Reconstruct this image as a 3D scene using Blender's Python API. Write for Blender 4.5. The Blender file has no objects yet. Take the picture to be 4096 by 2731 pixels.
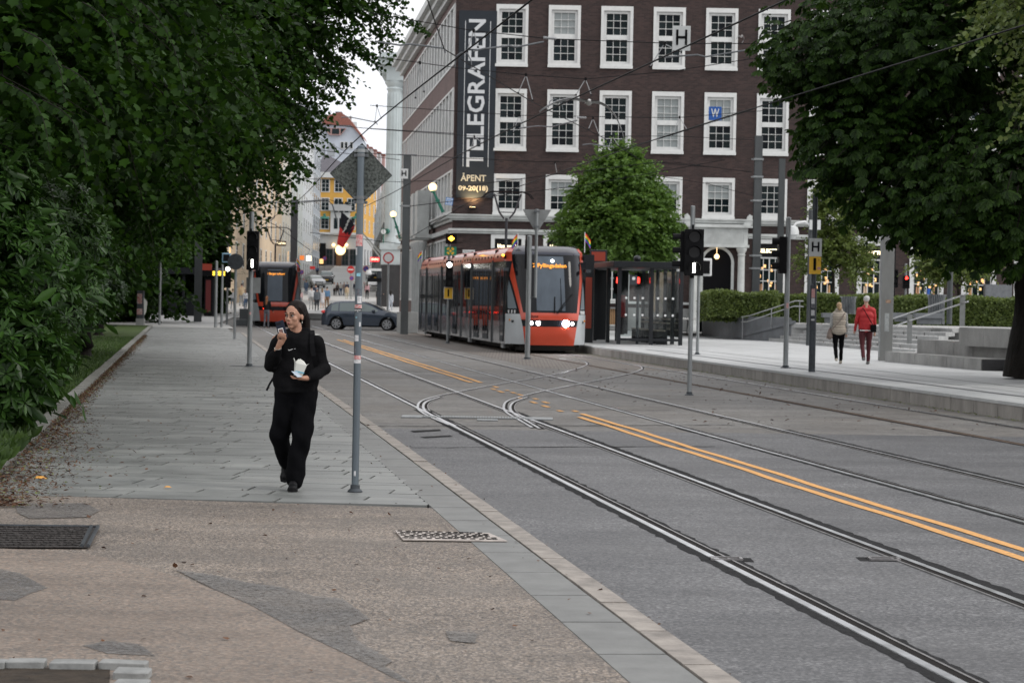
import bpy, math, random
import numpy as np
from mathutils import Vector, Matrix
random.seed(7); rng = np.random.default_rng(7)
SC = bpy.context.scene; COL = SC.collection
R = math.radians
# ---------------------------------------------------------------- camera
H = 1.78; FPX = 9671.0; ROLL = 0.019; PITCH = math.atan((1365.5-1193)/FPX)
_up0 = Vector((0, math.sin(PITCH), math.cos(PITCH))); _fw = Vector((0, math.cos(PITCH), -math.sin(PITCH)))
_rt = Vector((1,0,0))*math.cos(ROLL) + _up0*math.sin(ROLL)
_up = Vector((-1,0,0))*math.sin(ROLL) + _up0*math.cos(ROLL)
cam_d = bpy.data.cameras.new('camera'); cam = bpy.data.objects.new('camera', cam_d); COL.objects.link(cam)
cam_d.lens = 85; cam_d.sensor_width = 36; cam_d.clip_start = .1; cam_d.clip_end = 6000
cam.matrix_world = Matrix(((_rt.x,_up.x,-_fw.x,0),(_rt.y,_up.y,-_fw.y,0),(_rt.z,_up.z,-_fw.z,H),(0,0,0,1)))
cam_d.dof.use_dof = True; cam_d.dof.focus_distance = 21.0; cam_d.dof.aperture_fstop = 7.5
SC.camera = cam
# ---------------------------------------------------------------- world, sun, exposure
SUN_EL, SUN_AZ = R(42), R(112)
w = bpy.data.worlds.new('World'); SC.world = w; w.use_nodes = True
nt = w.node_tree; nt.nodes.clear()
sky = nt.nodes.new('ShaderNodeTexSky'); sky.sky_type = 'NISHITA'; sky.sun_disc = False
sky.sun_elevation = SUN_EL; sky.sun_rotation = SUN_AZ; sky.air_density = 1.0; sky.dust_density = 3.0
hs = nt.nodes.new('ShaderNodeHueSaturation'); hs.inputs['Saturation'].default_value = .22
tcw = nt.nodes.new('ShaderNodeTexCoord'); mpw = nt.nodes.new('ShaderNodeMapping'); mpw.inputs['Scale'].default_value = (1,1,3)
nz = nt.nodes.new('ShaderNodeTexNoise'); nz.inputs['Scale'].default_value = 2.2; nz.inputs['Detail'].default_value = 6
rp = nt.nodes.new('ShaderNodeValToRGB'); rp.color_ramp.elements[0].position = .3; rp.color_ramp.elements[0].color = (9.5,10.0,11.0,1)
rp.color_ramp.elements[1].position = .7; rp.color_ramp.elements[1].color = (12.5,12.0,11.6,1)
mx = nt.nodes.new('ShaderNodeMix'); mx.data_type = 'RGBA'; mx.inputs['Factor'].default_value = .8
bg = nt.nodes.new('ShaderNodeBackground'); bg.inputs['Strength'].default_value = .085
wo = nt.nodes.new('ShaderNodeOutputWorld')
L = nt.links.new
L(sky.outputs[0], hs.inputs['Color']); L(tcw.outputs['Generated'], mpw.inputs[0]); L(mpw.outputs[0], nz.inputs['Vector']); L(nz.outputs[0], rp.inputs[0])
L(hs.outputs[0], mx.inputs['A']); L(rp.outputs[0], mx.inputs['B']); L(mx.outputs['Result'], bg.inputs[0]); L(bg.outputs[0], wo.inputs[0])
sl = bpy.data.lights.new('sun', 'SUN'); sl.energy = .9; sl.angle = R(18); sl.color = (1,.95,.88)
so = bpy.data.objects.new('sun', sl); COL.objects.link(so)
_sd = Vector((math.sin(SUN_AZ)*math.cos(SUN_EL), math.cos(SUN_AZ)*math.cos(SUN_EL), math.sin(SUN_EL)))
so.rotation_euler = _sd.to_track_quat('Z','Y').to_euler()
SC.view_settings.view_transform = 'Standard'; SC.view_settings.look = 'None'; SC.view_settings.exposure = .52; SC.view_settings.gamma = 1
SC.view_settings.use_curve_mapping = False
# ---------------------------------------------------------------- picture-to-place helpers (layout survey of the photograph, 4096 px wide)
def ray(x, y):
    d = _rt*((x-2048)/FPX) + _up*(-(y-1365.5)/FPX) + _fw
    return d
def G(x, y, z=0.0):
    d = ray(x, y); t = (z-H)/d.z
    return Vector((d.x*t, d.y*t, z))
def At(x, y, Y):
    d = ray(x, y); t = Y/d.y
    return Vector((d.x*t, Y, H+d.z*t))
TG_ = [(-50,0),(135,0),(170,.6),(240,1.3),(290,2.5),(330,4.0),(410,6.7),(600,11),(2500,30)]
def gz(Y):
    for (a,za),(b,zb) in zip(TG_, TG_[1:]):
        if Y <= b: return za+(zb-za)*(Y-a)/(b-a)
    return TG_[-1][1]
def TG(x, y):
    Y = 20.0
    while Y < 700:
        p = At(x, y, Y)
        if p.z <= gz(Y): return Vector((p.x, Y, gz(Y)))
        Y *= 1.004
    return Vector((At(x,y,410).x, 410, gz(410)))
TT = 0.1341                                   # the tracks run this much to the left per metre of depth
def TX(X0, Y): return X0-TT*Y
# ---------------------------------------------------------------- mesh builder
class MB:
    def __init__(s): s.v=[]; s.f=[]; s.m=[]
    def add(s, vs, fs, mi=0):
        o=len(s.v); s.v.extend([tuple(q) for q in vs]); s.f.extend([tuple(i+o for i in f) for f in fs]); s.m.extend([mi]*len(fs)); return s
    def bx(s, x0,x1,y0,y1,z0,z1, mi=0):
        return s.add([(x0,y0,z0),(x1,y0,z0),(x1,y1,z0),(x0,y1,z0),(x0,y0,z1),(x1,y0,z1),(x1,y1,z1),(x0,y1,z1)],
                     [(0,3,2,1),(4,5,6,7),(0,1,5,4),(1,2,6,5),(2,3,7,6),(3,0,4,7)], mi)
    def box(s, c, sz, mi=0, rz=0, mt=None):
        hx,hy,hz = sz[0]/2,sz[1]/2,sz[2]/2
        vs=[Vector(q) for q in [(-hx,-hy,-hz),(hx,-hy,-hz),(hx,hy,-hz),(-hx,hy,-hz),(-hx,-hy,hz),(hx,-hy,hz),(hx,hy,hz),(-hx,hy,hz)]]
        m = mt or Matrix.Rotation(rz,4,'Z'); c=Vector(c)
        return s.add([m@q+c for q in vs],[(0,3,2,1),(4,5,6,7),(0,1,5,4),(1,2,6,5),(2,3,7,6),(3,0,4,7)],mi)
    def cyl(s, p0, p1, r0, r1=None, n=10, mi=0, caps=True):
        r1 = r0 if r1 is None else r1; p0=Vector(p0); p1=Vector(p1); d=(p1-p0)
        if d.length<1e-6: return s
        q=d.to_track_quat('Z','Y'); vs=[]
        for p,r in ((p0,r0),(p1,r1)):
            for i in range(n):
                a=2*math.pi*i/n; vs.append(p+q@Vector((r*math.cos(a),r*math.sin(a),0)))
        fs=[(i,(i+1)%n,n+(i+1)%n,n+i) for i in range(n)]
        if caps: fs += [tuple(range(n-1,-1,-1)), tuple(range(n,2*n))]
        return s.add(vs,fs,mi)
    def tube(s, pts, r, n=6, mi=0):
        pts=[Vector(p) for p in pts]; vs=[]; k=len(pts)
        rr = r if isinstance(r,(list,tuple)) else [r]*k
        for i,p in enumerate(pts):
            d=(pts[min(i+1,k-1)]-pts[max(i-1,0)]); q=d.to_track_quat('Z','Y')
            for j in range(n):
                a=2*math.pi*j/n; vs.append(p+q@Vector((rr[i]*math.cos(a),rr[i]*math.sin(a),0)))
        fs=[(i*n+j,i*n+(j+1)%n,(i+1)*n+(j+1)%n,(i+1)*n+j) for i in range(k-1) for j in range(n)]
        fs += [tuple(range(n-1,-1,-1)), tuple(range((k-1)*n,k*n))]
        return s.add(vs,fs,mi)
    def poly(s, pts, mi=0): return s.add(pts,[tuple(range(len(pts)))],mi)
    def ext(s, pts, vec, mi=0):
        vec=Vector(vec); pts=[Vector(p) for p in pts]; n=len(pts)
        return s.add(pts+[p+vec for p in pts],[tuple(range(n-1,-1,-1)),tuple(range(n,2*n))]+[(i,(i+1)%n,n+(i+1)%n,n+i) for i in range(n)],mi)
    def sph(s, c, r, n=12, m=8, mi=0):
        r = (r,r,r) if not isinstance(r,(tuple,list)) else r; vs=[]; fs=[]
        for i in range(1,m):
            t=math.pi*i/m
            for j in range(n):
                a=2*math.pi*j/n; vs.append((c[0]+r[0]*math.sin(t)*math.cos(a),c[1]+r[1]*math.sin(t)*math.sin(a),c[2]+r[2]*math.cos(t)))
        vs += [(c[0],c[1],c[2]+r[2]),(c[0],c[1],c[2]-r[2])]; T=len(vs)-2
        for i in range(m-2):
            for j in range(n): fs.append((i*n+j,(i+1)*n+j,(i+1)*n+(j+1)%n,i*n+(j+1)%n))
        for j in range(n): fs.append((T,j,(j+1)%n)); fs.append((T+1,(m-2)*n+(j+1)%n,(m-2)*n+j))
        return s.add(vs,fs,mi)
    def grid(s, rows, mi=0):
        n=len(rows[0]); vs=[p for r in rows for p in r]
        return s.add(vs,[(i*n+j,i*n+j+1,(i+1)*n+j+1,(i+1)*n+j) for i in range(len(rows)-1) for j in range(n-1)],mi)
    def lathe(s, prof, c=(0,0,0), n=16, mi=0):
        vs=[]; k=len(prof)
        for r,z in prof:
            for j in range(n): a=2*math.pi*j/n; vs.append((c[0]+r*math.cos(a),c[1]+r*math.sin(a),c[2]+z))
        fs=[(i*n+j,i*n+(j+1)%n,(i+1)*n+(j+1)%n,(i+1)*n+j) for i in range(k-1) for j in range(n)]
        fs += [tuple(range(n-1,-1,-1)), tuple(range((k-1)*n,k*n))]
        return s.add(vs,fs,mi)
    def mesh(s, name, mats, smooth=None, bev=0):
        me=bpy.data.meshes.new(name); me.from_pydata(s.v,[],s.f)
        for m in (mats if isinstance(mats,(list,tuple)) else [mats]): me.materials.append(m)
        if len(me.materials)>1: me.polygons.foreach_set('material_index', s.m)
        if smooth is not None:
            me.shade_smooth(); me.set_sharp_from_angle(angle=R(smooth))
        me.update(); return me
    def build(s, name, mats, parent=None, smooth=None, world=False, label=None, kind=None, bev=0):
        me=s.mesh(name, mats, smooth); o=bpy.data.objects.new(name, me); COL.objects.link(o)
        if parent is not None:
            o.parent=parent
            if world:
                o.location=-Vector(parent.location)
        if label: o['label']=label
        if kind: o['kind']=kind
        if bev:
            md=o.modifiers.new('bevel','BEVEL'); md.width=bev; md.segments=2; md.limit_method='ANGLE'
        return o
def T(name, label, cat, loc=(0,0,0), rz=0, group=None, kind=None):
    o=bpy.data.objects.new(name,None); COL.objects.link(o); o.empty_display_size=.2
    o.location=loc; o.rotation_euler=(0,0,rz)
    if kind: o['kind']=kind
    else: o['label']=label; o['category']=cat
    if group: o['group']=group
    return o
def tag(o,label,cat,group=None):
    o['label']=label; o['category']=cat
    if group: o['group']=group
    return o
def copy_tree(o, parent=None):
    c=o.copy(); COL.objects.link(c); c.parent=parent
    for ch in [q for q in bpy.data.objects if q.parent==o]: copy_tree(ch,c)
    return c
def text(s, size, mat, parent, loc, rot=(math.pi/2,0,0), depth=.004, align='CENTER', name='lettering', width=None, sx=1, bold=0):
    cu=bpy.data.curves.new('t','FONT'); cu.body=s; cu.size=size; cu.extrude=depth; cu.align_x=align; cu.align_y='CENTER'; cu.resolution_u=2; cu.offset=bold
    tmp=bpy.data.objects.new('t',cu); COL.objects.link(tmp)
    bpy.context.view_layer.update()
    me=bpy.data.meshes.new_from_object(tmp.evaluated_get(bpy.context.evaluated_depsgraph_get()))
    bpy.data.objects.remove(tmp)
    me.materials.clear(); me.materials.append(mat)
    if width:
        xs=[v.co.x for v in me.vertices]; k=width/(max(xs)-min(xs))
        for v in me.vertices: v.co.x*=k
    o=bpy.data.objects.new(name,me); COL.objects.link(o); o.parent=parent; o.location=loc; o.rotation_euler=rot
    return o
# ---------------------------------------------------------------- materials
MC={}
def mat(name, col, rough=.6, metal=0.0, ns=None, na=.25, bs=None, ba=.3, bd=.02, emit=None, es=1.0, coat=0, trans=0, col2=None, pos=False, spec=None, detail=5, stretch=None, rn=0, alpha=1):
    if name in MC: return MC[name]
    m=bpy.data.materials.new(name); m.use_nodes=True; n=m.node_tree; b=n.nodes['Principled BSDF']; MC[name]=m
    b.inputs['Base Color'].default_value=(*col,1); b.inputs['Roughness'].default_value=rough; b.inputs['Metallic'].default_value=metal
    if spec is None: spec=.18 if max(col)<.03 else (.28 if max(col)<.12 else .45)
    if not metal or spec: b.inputs['Specular IOR Level'].default_value=spec
    if coat: b.inputs['Coat Weight'].default_value=coat; b.inputs['Coat Roughness'].default_value=.08
    if trans: b.inputs['Transmission Weight'].default_value=trans
    if alpha<1: b.inputs['Alpha'].default_value=alpha
    if emit: b.inputs['Emission Color'].default_value=(*emit,1); b.inputs['Emission Strength'].default_value=es
    def coords():
        if pos: return n.nodes.new('ShaderNodeNewGeometry').outputs['Position']
        return n.nodes.new('ShaderNodeTexCoord').outputs['Object']
    if ns or bs:
        c=coords()
        if stretch:
            mp=n.nodes.new('ShaderNodeMapping'); mp.inputs['Scale'].default_value=stretch; n.links.new(c,mp.inputs[0]); c=mp.outputs[0]
    if ns:
        t=n.nodes.new('ShaderNodeTexNoise'); t.inputs['Scale'].default_value=ns; t.inputs['Detail'].default_value=detail; t.inputs['Roughness'].default_value=.65
        n.links.new(c,t.inputs['Vector'])
        r=n.nodes.new('ShaderNodeValToRGB'); r.color_ramp.elements[0].position=.32; r.color_ramp.elements[1].position=.68
        c2 = col2 or tuple(min(1,q*(1+na)) for q in col)
        c1 = col if col2 else tuple(q*(1-na) for q in col)
        r.color_ramp.elements[0].color=(*c1,1); r.color_ramp.elements[1].color=(*c2,1)
        n.links.new(t.outputs[0],r.inputs[0]); n.links.new(r.outputs[0],b.inputs['Base Color'])
        if rn:
            mr=n.nodes.new('ShaderNodeMapRange'); mr.inputs['To Min'].default_value=rough-rn; mr.inputs['To Max'].default_value=rough+rn
            n.links.new(t.outputs[0],mr.inputs[0]); n.links.new(mr.outputs[0],b.inputs['Roughness'])
    if bs:
        t=n.nodes.new('ShaderNodeTexNoise'); t.inputs['Scale'].default_value=bs; t.inputs['Detail'].default_value=4
        n.links.new(c,t.inputs['Vector']); bp=n.nodes.new('ShaderNodeBump'); bp.inputs['Strength'].default_value=ba; bp.inputs['Distance'].default_value=bd
        n.links.new(t.outputs[0],bp.inputs['Height']); n.links.new(bp.outputs[0],b.inputs['Normal'])
    return m
def aggregate(name, cols, vs, rough, fine=40, patch=.35, patchcol=None, bd=.004, pscale=.6, bump=.5, grime=None):
    """stone-chip surface: voronoi chips coloured at random, large soft stains, chip relief"""
    if name in MC: return MC[name]
    m=bpy.data.materials.new(name); m.use_nodes=True; n=m.node_tree; b=n.nodes['Principled BSDF']; MC[name]=m; N=n.nodes.new; LK=n.links.new
    g=N('ShaderNodeNewGeometry').outputs['Position']
    v=N('ShaderNodeTexVoronoi'); v.inputs['Scale'].default_value=vs; LK(g,v.inputs['Vector'])
    sp=N('ShaderNodeSeparateColor'); LK(v.outputs['Color'],sp.inputs[0])
    r=N('ShaderNodeValToRGB'); r.color_ramp.interpolation='CONSTANT'
    while len(r.color_ramp.elements)<len(cols): r.color_ramp.elements.new(.5)
    for i,c in enumerate(cols): r.color_ramp.elements[i].position=i/len(cols); r.color_ramp.elements[i].color=(*c,1)
    LK(sp.outputs[0],r.inputs[0])
    t=N('ShaderNodeTexNoise'); t.inputs['Scale'].default_value=pscale; t.inputs['Detail'].default_value=7; t.inputs['Roughness'].default_value=.7; LK(g,t.inputs['Vector'])
    rr=N('ShaderNodeValToRGB'); rr.color_ramp.elements[0].position=.4; rr.color_ramp.elements[1].position=.62; LK(t.outputs[0],rr.inputs[0])
    mxx=N('ShaderNodeMix'); mxx.data_type='RGBA'; mu=N('ShaderNodeMath'); mu.operation='MULTIPLY'; mu.inputs[1].default_value=patch; LK(rr.outputs[0],mu.inputs[0]); LK(mu.outputs[0],mxx.inputs['Factor'])
    LK(r.outputs[0],mxx.inputs['A']); pc=patchcol or tuple(q*.6 for q in cols[0]); mxx.inputs['B'].default_value=(*pc,1)
    t2=N('ShaderNodeTexNoise'); t2.inputs['Scale'].default_value=fine; t2.inputs['Detail'].default_value=3; LK(g,t2.inputs['Vector'])
    m2=N('ShaderNodeMix'); m2.data_type='RGBA'; m2.blend_type='OVERLAY'; m2.inputs['Factor'].default_value=.5; LK(mxx.outputs['Result'],m2.inputs['A']); LK(t2.outputs[0],m2.inputs['B'])
    mp=N('ShaderNodeMapping'); mp.inputs['Scale'].default_value=(.35,1.0,1); LK(g,mp.inputs[0]); t3=N('ShaderNodeTexNoise'); t3.inputs['Scale'].default_value=.9; t3.inputs['Detail'].default_value=9; t3.inputs['Roughness'].default_value=.72; LK(mp.outputs[0],t3.inputs['Vector'])
    r3=N('ShaderNodeValToRGB'); r3.color_ramp.elements[0].position=.33; r3.color_ramp.elements[0].color=(.66,.66,.67,1); r3.color_ramp.elements[1].position=.62; r3.color_ramp.elements[1].color=(1.08,1.07,1.06,1); LK(t3.outputs[0],r3.inputs[0])
    m3=N('ShaderNodeMix'); m3.data_type='RGBA'; m3.blend_type='MULTIPLY'; m3.inputs['Factor'].default_value=1; LK(m2.outputs['Result'],m3.inputs['A']); LK(r3.outputs[0],m3.inputs['B'])
    LK(m3.outputs['Result'],b.inputs['Base Color']); b.inputs['Roughness'].default_value=rough; b.inputs['Specular IOR Level'].default_value=.3
    bp=N('ShaderNodeBump'); bp.inputs['Strength'].default_value=bump; bp.inputs['Distance'].default_value=bd; LK(v.outputs['Distance'],bp.inputs['Height']); LK(bp.outputs[0],b.inputs['Normal'])
    return m
def brickmat(name, c1, c2, mortar, scale=1.0, bw=.24, rh=.075, ms=.01, rough=.8, axis='XZ', off=.5, bd=.006):
    if name in MC: return MC[name]
    m=bpy.data.materials.new(name); m.use_nodes=True; n=m.node_tree; b=n.nodes['Principled BSDF']; MC[name]=m; N=n.nodes.new; LK=n.links.new
    c=N('ShaderNodeTexCoord').outputs['Object']; s=N('ShaderNodeSeparateXYZ'); LK(c,s.inputs[0]); cb=N('ShaderNodeCombineXYZ')
    if axis=='XY': LK(s.outputs[0],cb.inputs[0]); LK(s.outputs[1],cb.inputs[1])
    else:
        ad=N('ShaderNodeMath'); ad.operation='ADD'; LK(s.outputs[0],ad.inputs[0]); LK(s.outputs[1],ad.inputs[1]); LK(ad.outputs[0],cb.inputs[0]); LK(s.outputs[2],cb.inputs[1])
    t=N('ShaderNodeTexBrick'); t.offset=off; t.inputs['Scale'].default_value=scale; t.inputs['Brick Width'].default_value=bw; t.inputs['Row Height'].default_value=rh; t.inputs['Mortar Size'].default_value=ms
    t.inputs['Color1'].default_value=(*c1,1); t.inputs['Color2'].default_value=(*c2,1); t.inputs['Mortar'].default_value=(*mortar,1); t.inputs['Bias'].default_value=-.1
    LK(cb.outputs[0],t.inputs['Vector'])
    nn=N('ShaderNodeTexNoise'); nn.inputs['Scale'].default_value=.7; nn.inputs['Detail'].default_value=8; nn.inputs['Roughness'].default_value=.75; LK(c,nn.inputs['Vector'])
    mx=N('ShaderNodeMix'); mx.data_type='RGBA'; mx.blend_type='OVERLAY'; mx.inputs['Factor'].default_value=.55; LK(t.outputs['Color'],mx.inputs['A']); LK(nn.outputs[0],mx.inputs['B'])
    LK(mx.outputs['Result'],b.inputs['Base Color']); b.inputs['Roughness'].default_value=rough
    bp=N('ShaderNodeBump'); bp.inputs['Strength'].default_value=.6; bp.inputs['Distance'].default_value=bd; bp.invert=True; LK(t.outputs['Fac'],bp.inputs['Height']); LK(bp.outputs[0],b.inputs['Normal'])
    return m
def leafmat(name, c1, c2, rough=.45, tr=.35, spec=.5, tcol=None):
    if name in MC: return MC[name]
    m=bpy.data.materials.new(name); m.use_nodes=True; n=m.node_tree; b=n.nodes['Principled BSDF']; MC[name]=m; N=n.nodes.new; LK=n.links.new
    g=N('ShaderNodeNewGeometry'); r=N('ShaderNodeValToRGB'); r.color_ramp.elements[0].color=(*c1,1); r.color_ramp.elements[1].color=(*c2,1)
    LK(g.outputs['Random Per Island'],r.inputs[0])
    LK(r.outputs[0],b.inputs['Base Color']); b.inputs['Roughness'].default_value=rough; b.inputs['Specular IOR Level'].default_value=spec
    tl=N('ShaderNodeBsdfTranslucent'); hs=N('ShaderNodeHueSaturation'); hs.inputs['Value'].default_value=1.6; hs.inputs['Hue'].default_value=.485; LK(r.outputs[0],hs.inputs['Color']); LK(hs.outputs[0],tl.inputs[0])
    ms=N('ShaderNodeMixShader'); ms.inputs[0].default_value=tr; out=n.nodes['Material Output']
    LK(b.outputs[0],ms.inputs[1]); LK(tl.outputs[0],ms.inputs[2]); LK(ms.outputs[0],out.inputs[0])
    return m
M=lambda k: MC[k]
mat('black_paint',(.008,.008,.009),.5,spec=.1); mat('black_matte',(.006,.006,.007),.8,spec=.08); mat('rubber',(.015,.015,.015),.8)
mat('steel_grey',(.16,.17,.18),.45,.6,ns=6,na=.2); mat('galv',(.27,.285,.29),.45,.6,ns=4,na=.18,stretch=(1,1,.3)); mat('dark_steel',(.055,.062,.07),.45,.3,ns=8,na=.25)
mat('mast_grey',(.075,.082,.085),.5,.2,ns=3,na=.15,stretch=(1,1,.3)); mat('white_paint',(.72,.73,.73),.5,ns=3,na=.06); mat('white_stone',(.56,.57,.56),.6,ns=2.5,na=.16,bs=8,ba=.1)
mat('rail_steel',(.66,.67,.69),.33,1.0,ns=3,na=.15,rn=.08,pos=True); mat('rail_groove',(.010,.008,.007),.9,ns=8,na=.4,pos=True); mat('rail_lip',(.30,.29,.29),.4,.9,ns=8,na=.3,pos=True)
mat('rust',(.085,.06,.045),.85,ns=12,na=.4,pos=True); mat('bitumen',(.024,.024,.025),.85,ns=20,na=.4,bs=60,ba=.6,bd=.01,pos=True,spec=.08)
mat('wire',(.008,.008,.009),.6,0,spec=.1); mat('insulator',(.35,.36,.37),.3,.2)
mat('glass_dark',(.02,.026,.028),.06,0,spec=.6); mat('red_light',(.3,0,0),.4,emit=(1,.03,.02),es=6); mat('white_light',(1,1,1),.4,emit=(1,.98,.88),es=9)
mat('amber_light',(1,.4,0),.4,emit=(1,.42,.03),es=7); mat('lens_off',(.02,.02,.022),.2)
mat('red_paint',(.52,.03,.03),.4); mat('blue_paint',(.02,.10,.42),.4); mat('yellow_paint',(.78,.45,.03),.45); mat('sign_back',(.24,.25,.25),.6,.3,ns=5,na=.12)
# ================================================================= GROUND, ROAD, PAVEMENTS
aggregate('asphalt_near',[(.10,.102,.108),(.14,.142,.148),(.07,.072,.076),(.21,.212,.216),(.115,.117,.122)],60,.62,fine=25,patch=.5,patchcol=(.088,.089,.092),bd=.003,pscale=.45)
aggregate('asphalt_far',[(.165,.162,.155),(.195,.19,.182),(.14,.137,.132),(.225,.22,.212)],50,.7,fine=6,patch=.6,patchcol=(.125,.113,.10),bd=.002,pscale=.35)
aggregate('exposed_aggregate',[(.205,.165,.13),(.13,.113,.10),(.285,.238,.195),(.072,.068,.066),(.17,.148,.127),(.36,.31,.265)],78,.65,fine=30,patch=.45,patchcol=(.16,.145,.13),bd=.006,pscale=1.1,bump=.8)
aggregate('aggregate_warm',[(.225,.175,.14),(.18,.15,.127),(.28,.228,.188),(.135,.122,.11),(.205,.178,.152)],58,.65,fine=30,patch=.4,patchcol=(.20,.16,.13),bd=.005,pscale=.8,bump=.6)
aggregate('tar_patch',[(.145,.14,.135),(.16,.153,.146),(.13,.128,.126)],90,.65,fine=12,patch=.5,patchcol=(.19,.17,.15),bd=.001,pscale=2)
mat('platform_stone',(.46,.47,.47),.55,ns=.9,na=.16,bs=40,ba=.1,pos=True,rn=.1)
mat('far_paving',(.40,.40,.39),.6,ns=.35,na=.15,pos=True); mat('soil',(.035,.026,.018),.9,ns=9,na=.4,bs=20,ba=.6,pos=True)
def plain(name,pts,z,m,kind='structure'):
    o=MB().poly([(p[0],p[1],z) for p in pts]).build(name,m,kind=kind); return o
# terrain: one sheet out to the horizon, rising towards the old town
b=MB(); xs=[-2500,-600,-120,-40,0,40,120,600,2500]; ys=[-60,0,60,135,150,170,205,240,265,290,310,330,370,410,500,600,2500]
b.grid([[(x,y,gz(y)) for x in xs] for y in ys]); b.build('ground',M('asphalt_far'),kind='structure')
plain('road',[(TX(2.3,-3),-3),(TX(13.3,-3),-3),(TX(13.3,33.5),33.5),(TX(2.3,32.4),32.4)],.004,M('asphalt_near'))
b=MB(); 
for (u0,v0,u1,v1) in [(1480,1762,1960,1770),(1180,1600,1300,1602)]: pass
# irregular dark repair scars in the road beside the first rail
for pts in ([(1640,1722),(1760,1716),(1765,1722),(1655,1729)],[(1680,1746),(1800,1740),(1812,1745),(1700,1751)]):
    b.poly([tuple(G(x,y,.0085)) for x,y in pts][::-1])
b.build('road_scar',M('bitumen'),kind='structure')
b=MB()
for (x0,y0,x1,y1,wd) in [(1480,1706,2940,1701,4),(1640,1792,2860,1787,3),(1323,1486,1760,1489,3),(2100,1640,2700,1642,2)]:
    p=G(x0,y0); q=G(x1,y1); k=26; pts=[p.lerp(q,i/k)+Vector((0,random.uniform(-.05,.05),0)) for i in range(k+1)]
    for a,c in zip(pts,pts[1:]):
        h=.012*wd*random.uniform(.5,1.2); b.poly([(a.x,a.y-h,.009),(c.x,c.y-h,.009),(c.x,c.y+h,.009),(a.x,a.y+h,.009)])
b.build('road_joint',M('bitumen'),kind='structure')
# cobbled strip beside the platform tram
brickmat('cobbles',(.20,.175,.15),(.14,.125,.11),(.06,.05,.045),bw=.2,rh=.13,ms=.02,axis='XY',bd=.02)
plain('cobble_strip',[(TX(9.0,62),62),(TX(13.1,62),62),(TX(13.1,115),115),(TX(9.0,115),115)],.004,M('cobbles'))
PZ=.06
# --- left pavement: exposed aggregate in front
kl=2.02                                                # gutter band starts at this track-offset
plain('aggregate_pavement',[(-14,-3),(TX(kl,-3),-3),(TX(kl,19.75),19.75),(-14,21.6)],PZ-.004,M('exposed_aggregate'))
def gp(l,z): return [tuple(G(x,y,z)) for x,y in l]
b=MB(); b.poly(gp([(-300,2900),(1900,2860),(1640,2731),(1420,2632),(1200,2528),(1100,2470),(1000,2418),(880,2366),(760,2320),(660,2290),(560,2262),(440,2232),(350,2214),(180,2200),(0,2192),(-300,2190)],PZ)); b.build('pavement_repair',M('aggregate_warm'),kind='structure')
b=MB()
for l in ([(700,2276),(850,2296),(1000,2330),(1120,2345),(1250,2380),(1370,2392),(1480,2472),(1400,2500),(1430,2560),(1570,2640),(1540,2660),(1650,2731),(1600,2722),(1420,2630),(1200,2526),(1000,2416),(860,2356)],
          [(60,2010),(340,2010),(400,2040),(350,2066),(120,2072),(70,2050)],[(-80,2260),(80,2290),(190,2350),(120,2372),(60,2400),(-80,2390)],
          [(1780,2520),(1910,2530),(1900,2570),(1800,2560)],[(430,2560),(560,2575),(620,2620),(430,2612),(330,2580)]):
    b.poly(gp(l,PZ+.003))
b.build('tar_patch',M('tar_patch'),kind='structure')
_m=M('tar_patch'); _n=_m.node_tree; _g=_n.nodes.new('ShaderNodeNewGeometry'); _t=_n.nodes.new('ShaderNodeTexNoise'); _t.inputs['Scale'].default_value=34; _t.inputs['Detail'].default_value=9; _t.inputs['Roughness'].default_value=.8
_r=_n.nodes.new('ShaderNodeValToRGB'); _r.color_ramp.elements[0].position=.36; _r.color_ramp.elements[1].position=.54; _n.links.new(_g.outputs['Position'],_t.inputs['Vector']); _n.links.new(_t.outputs[0],_r.inputs[0]); _n.links.new(_r.outputs[0],_n.nodes['Principled BSDF'].inputs['Alpha'])
# gutter band of long granite slabs + low kerb stones, each stone its own piece
mat('granite_band',(.158,.161,.156),.6,ns=4,na=.22,bs=50,ba=.15,pos=True,rn=.1); mat('kerb_brown',(.25,.225,.20),.65,ns=5,na=.35,bs=40,ba=.2,pos=True)
unit=MB().bx(-.5,.5,-.5,.5,-.5,.5).mesh('stone',M('granite_band'))
AN=-math.atan(TT)
def piece(name,mesh,parent,c,s,rz,var=0):
    o=bpy.data.objects.new(name,mesh); COL.objects.link(o); o.parent=parent; o.location=c; o.scale=s; o.rotation_euler=(random.uniform(-var,var),random.uniform(-var,var),rz); return o
def KX(X0,Y):   # left kerb: a touch of bend
    return TX(X0,Y)-.0012*max(0,Y-30)
gb=T('gutter_band','',None,(0,0,0),kind='structure'); kb=T('kerb','',None,(0,0,0),kind='structure')
kbm=MB().bx(-.5,.5,-.5,.5,-.5,.5).mesh('kerb_stone',M('kerb_brown'))
Y=6.0; nn_=0
while Y<105:
    Lg=1.15 if Y<60 else 2.3
    piece('paving_stone',unit,gb,(KX(2.19,Y+Lg/2),Y+Lg/2,PZ-.05),(.335,Lg-.012,.1),-AN,.002); 
    piece('kerb_stone',kbm,kb,(KX(2.455,Y+Lg/2-.3),Y+Lg/2-.3,PZ-.065+random.uniform(-.003,.003)),(.15,Lg-.012,.13),-AN,.003)
    Y+=Lg
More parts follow.
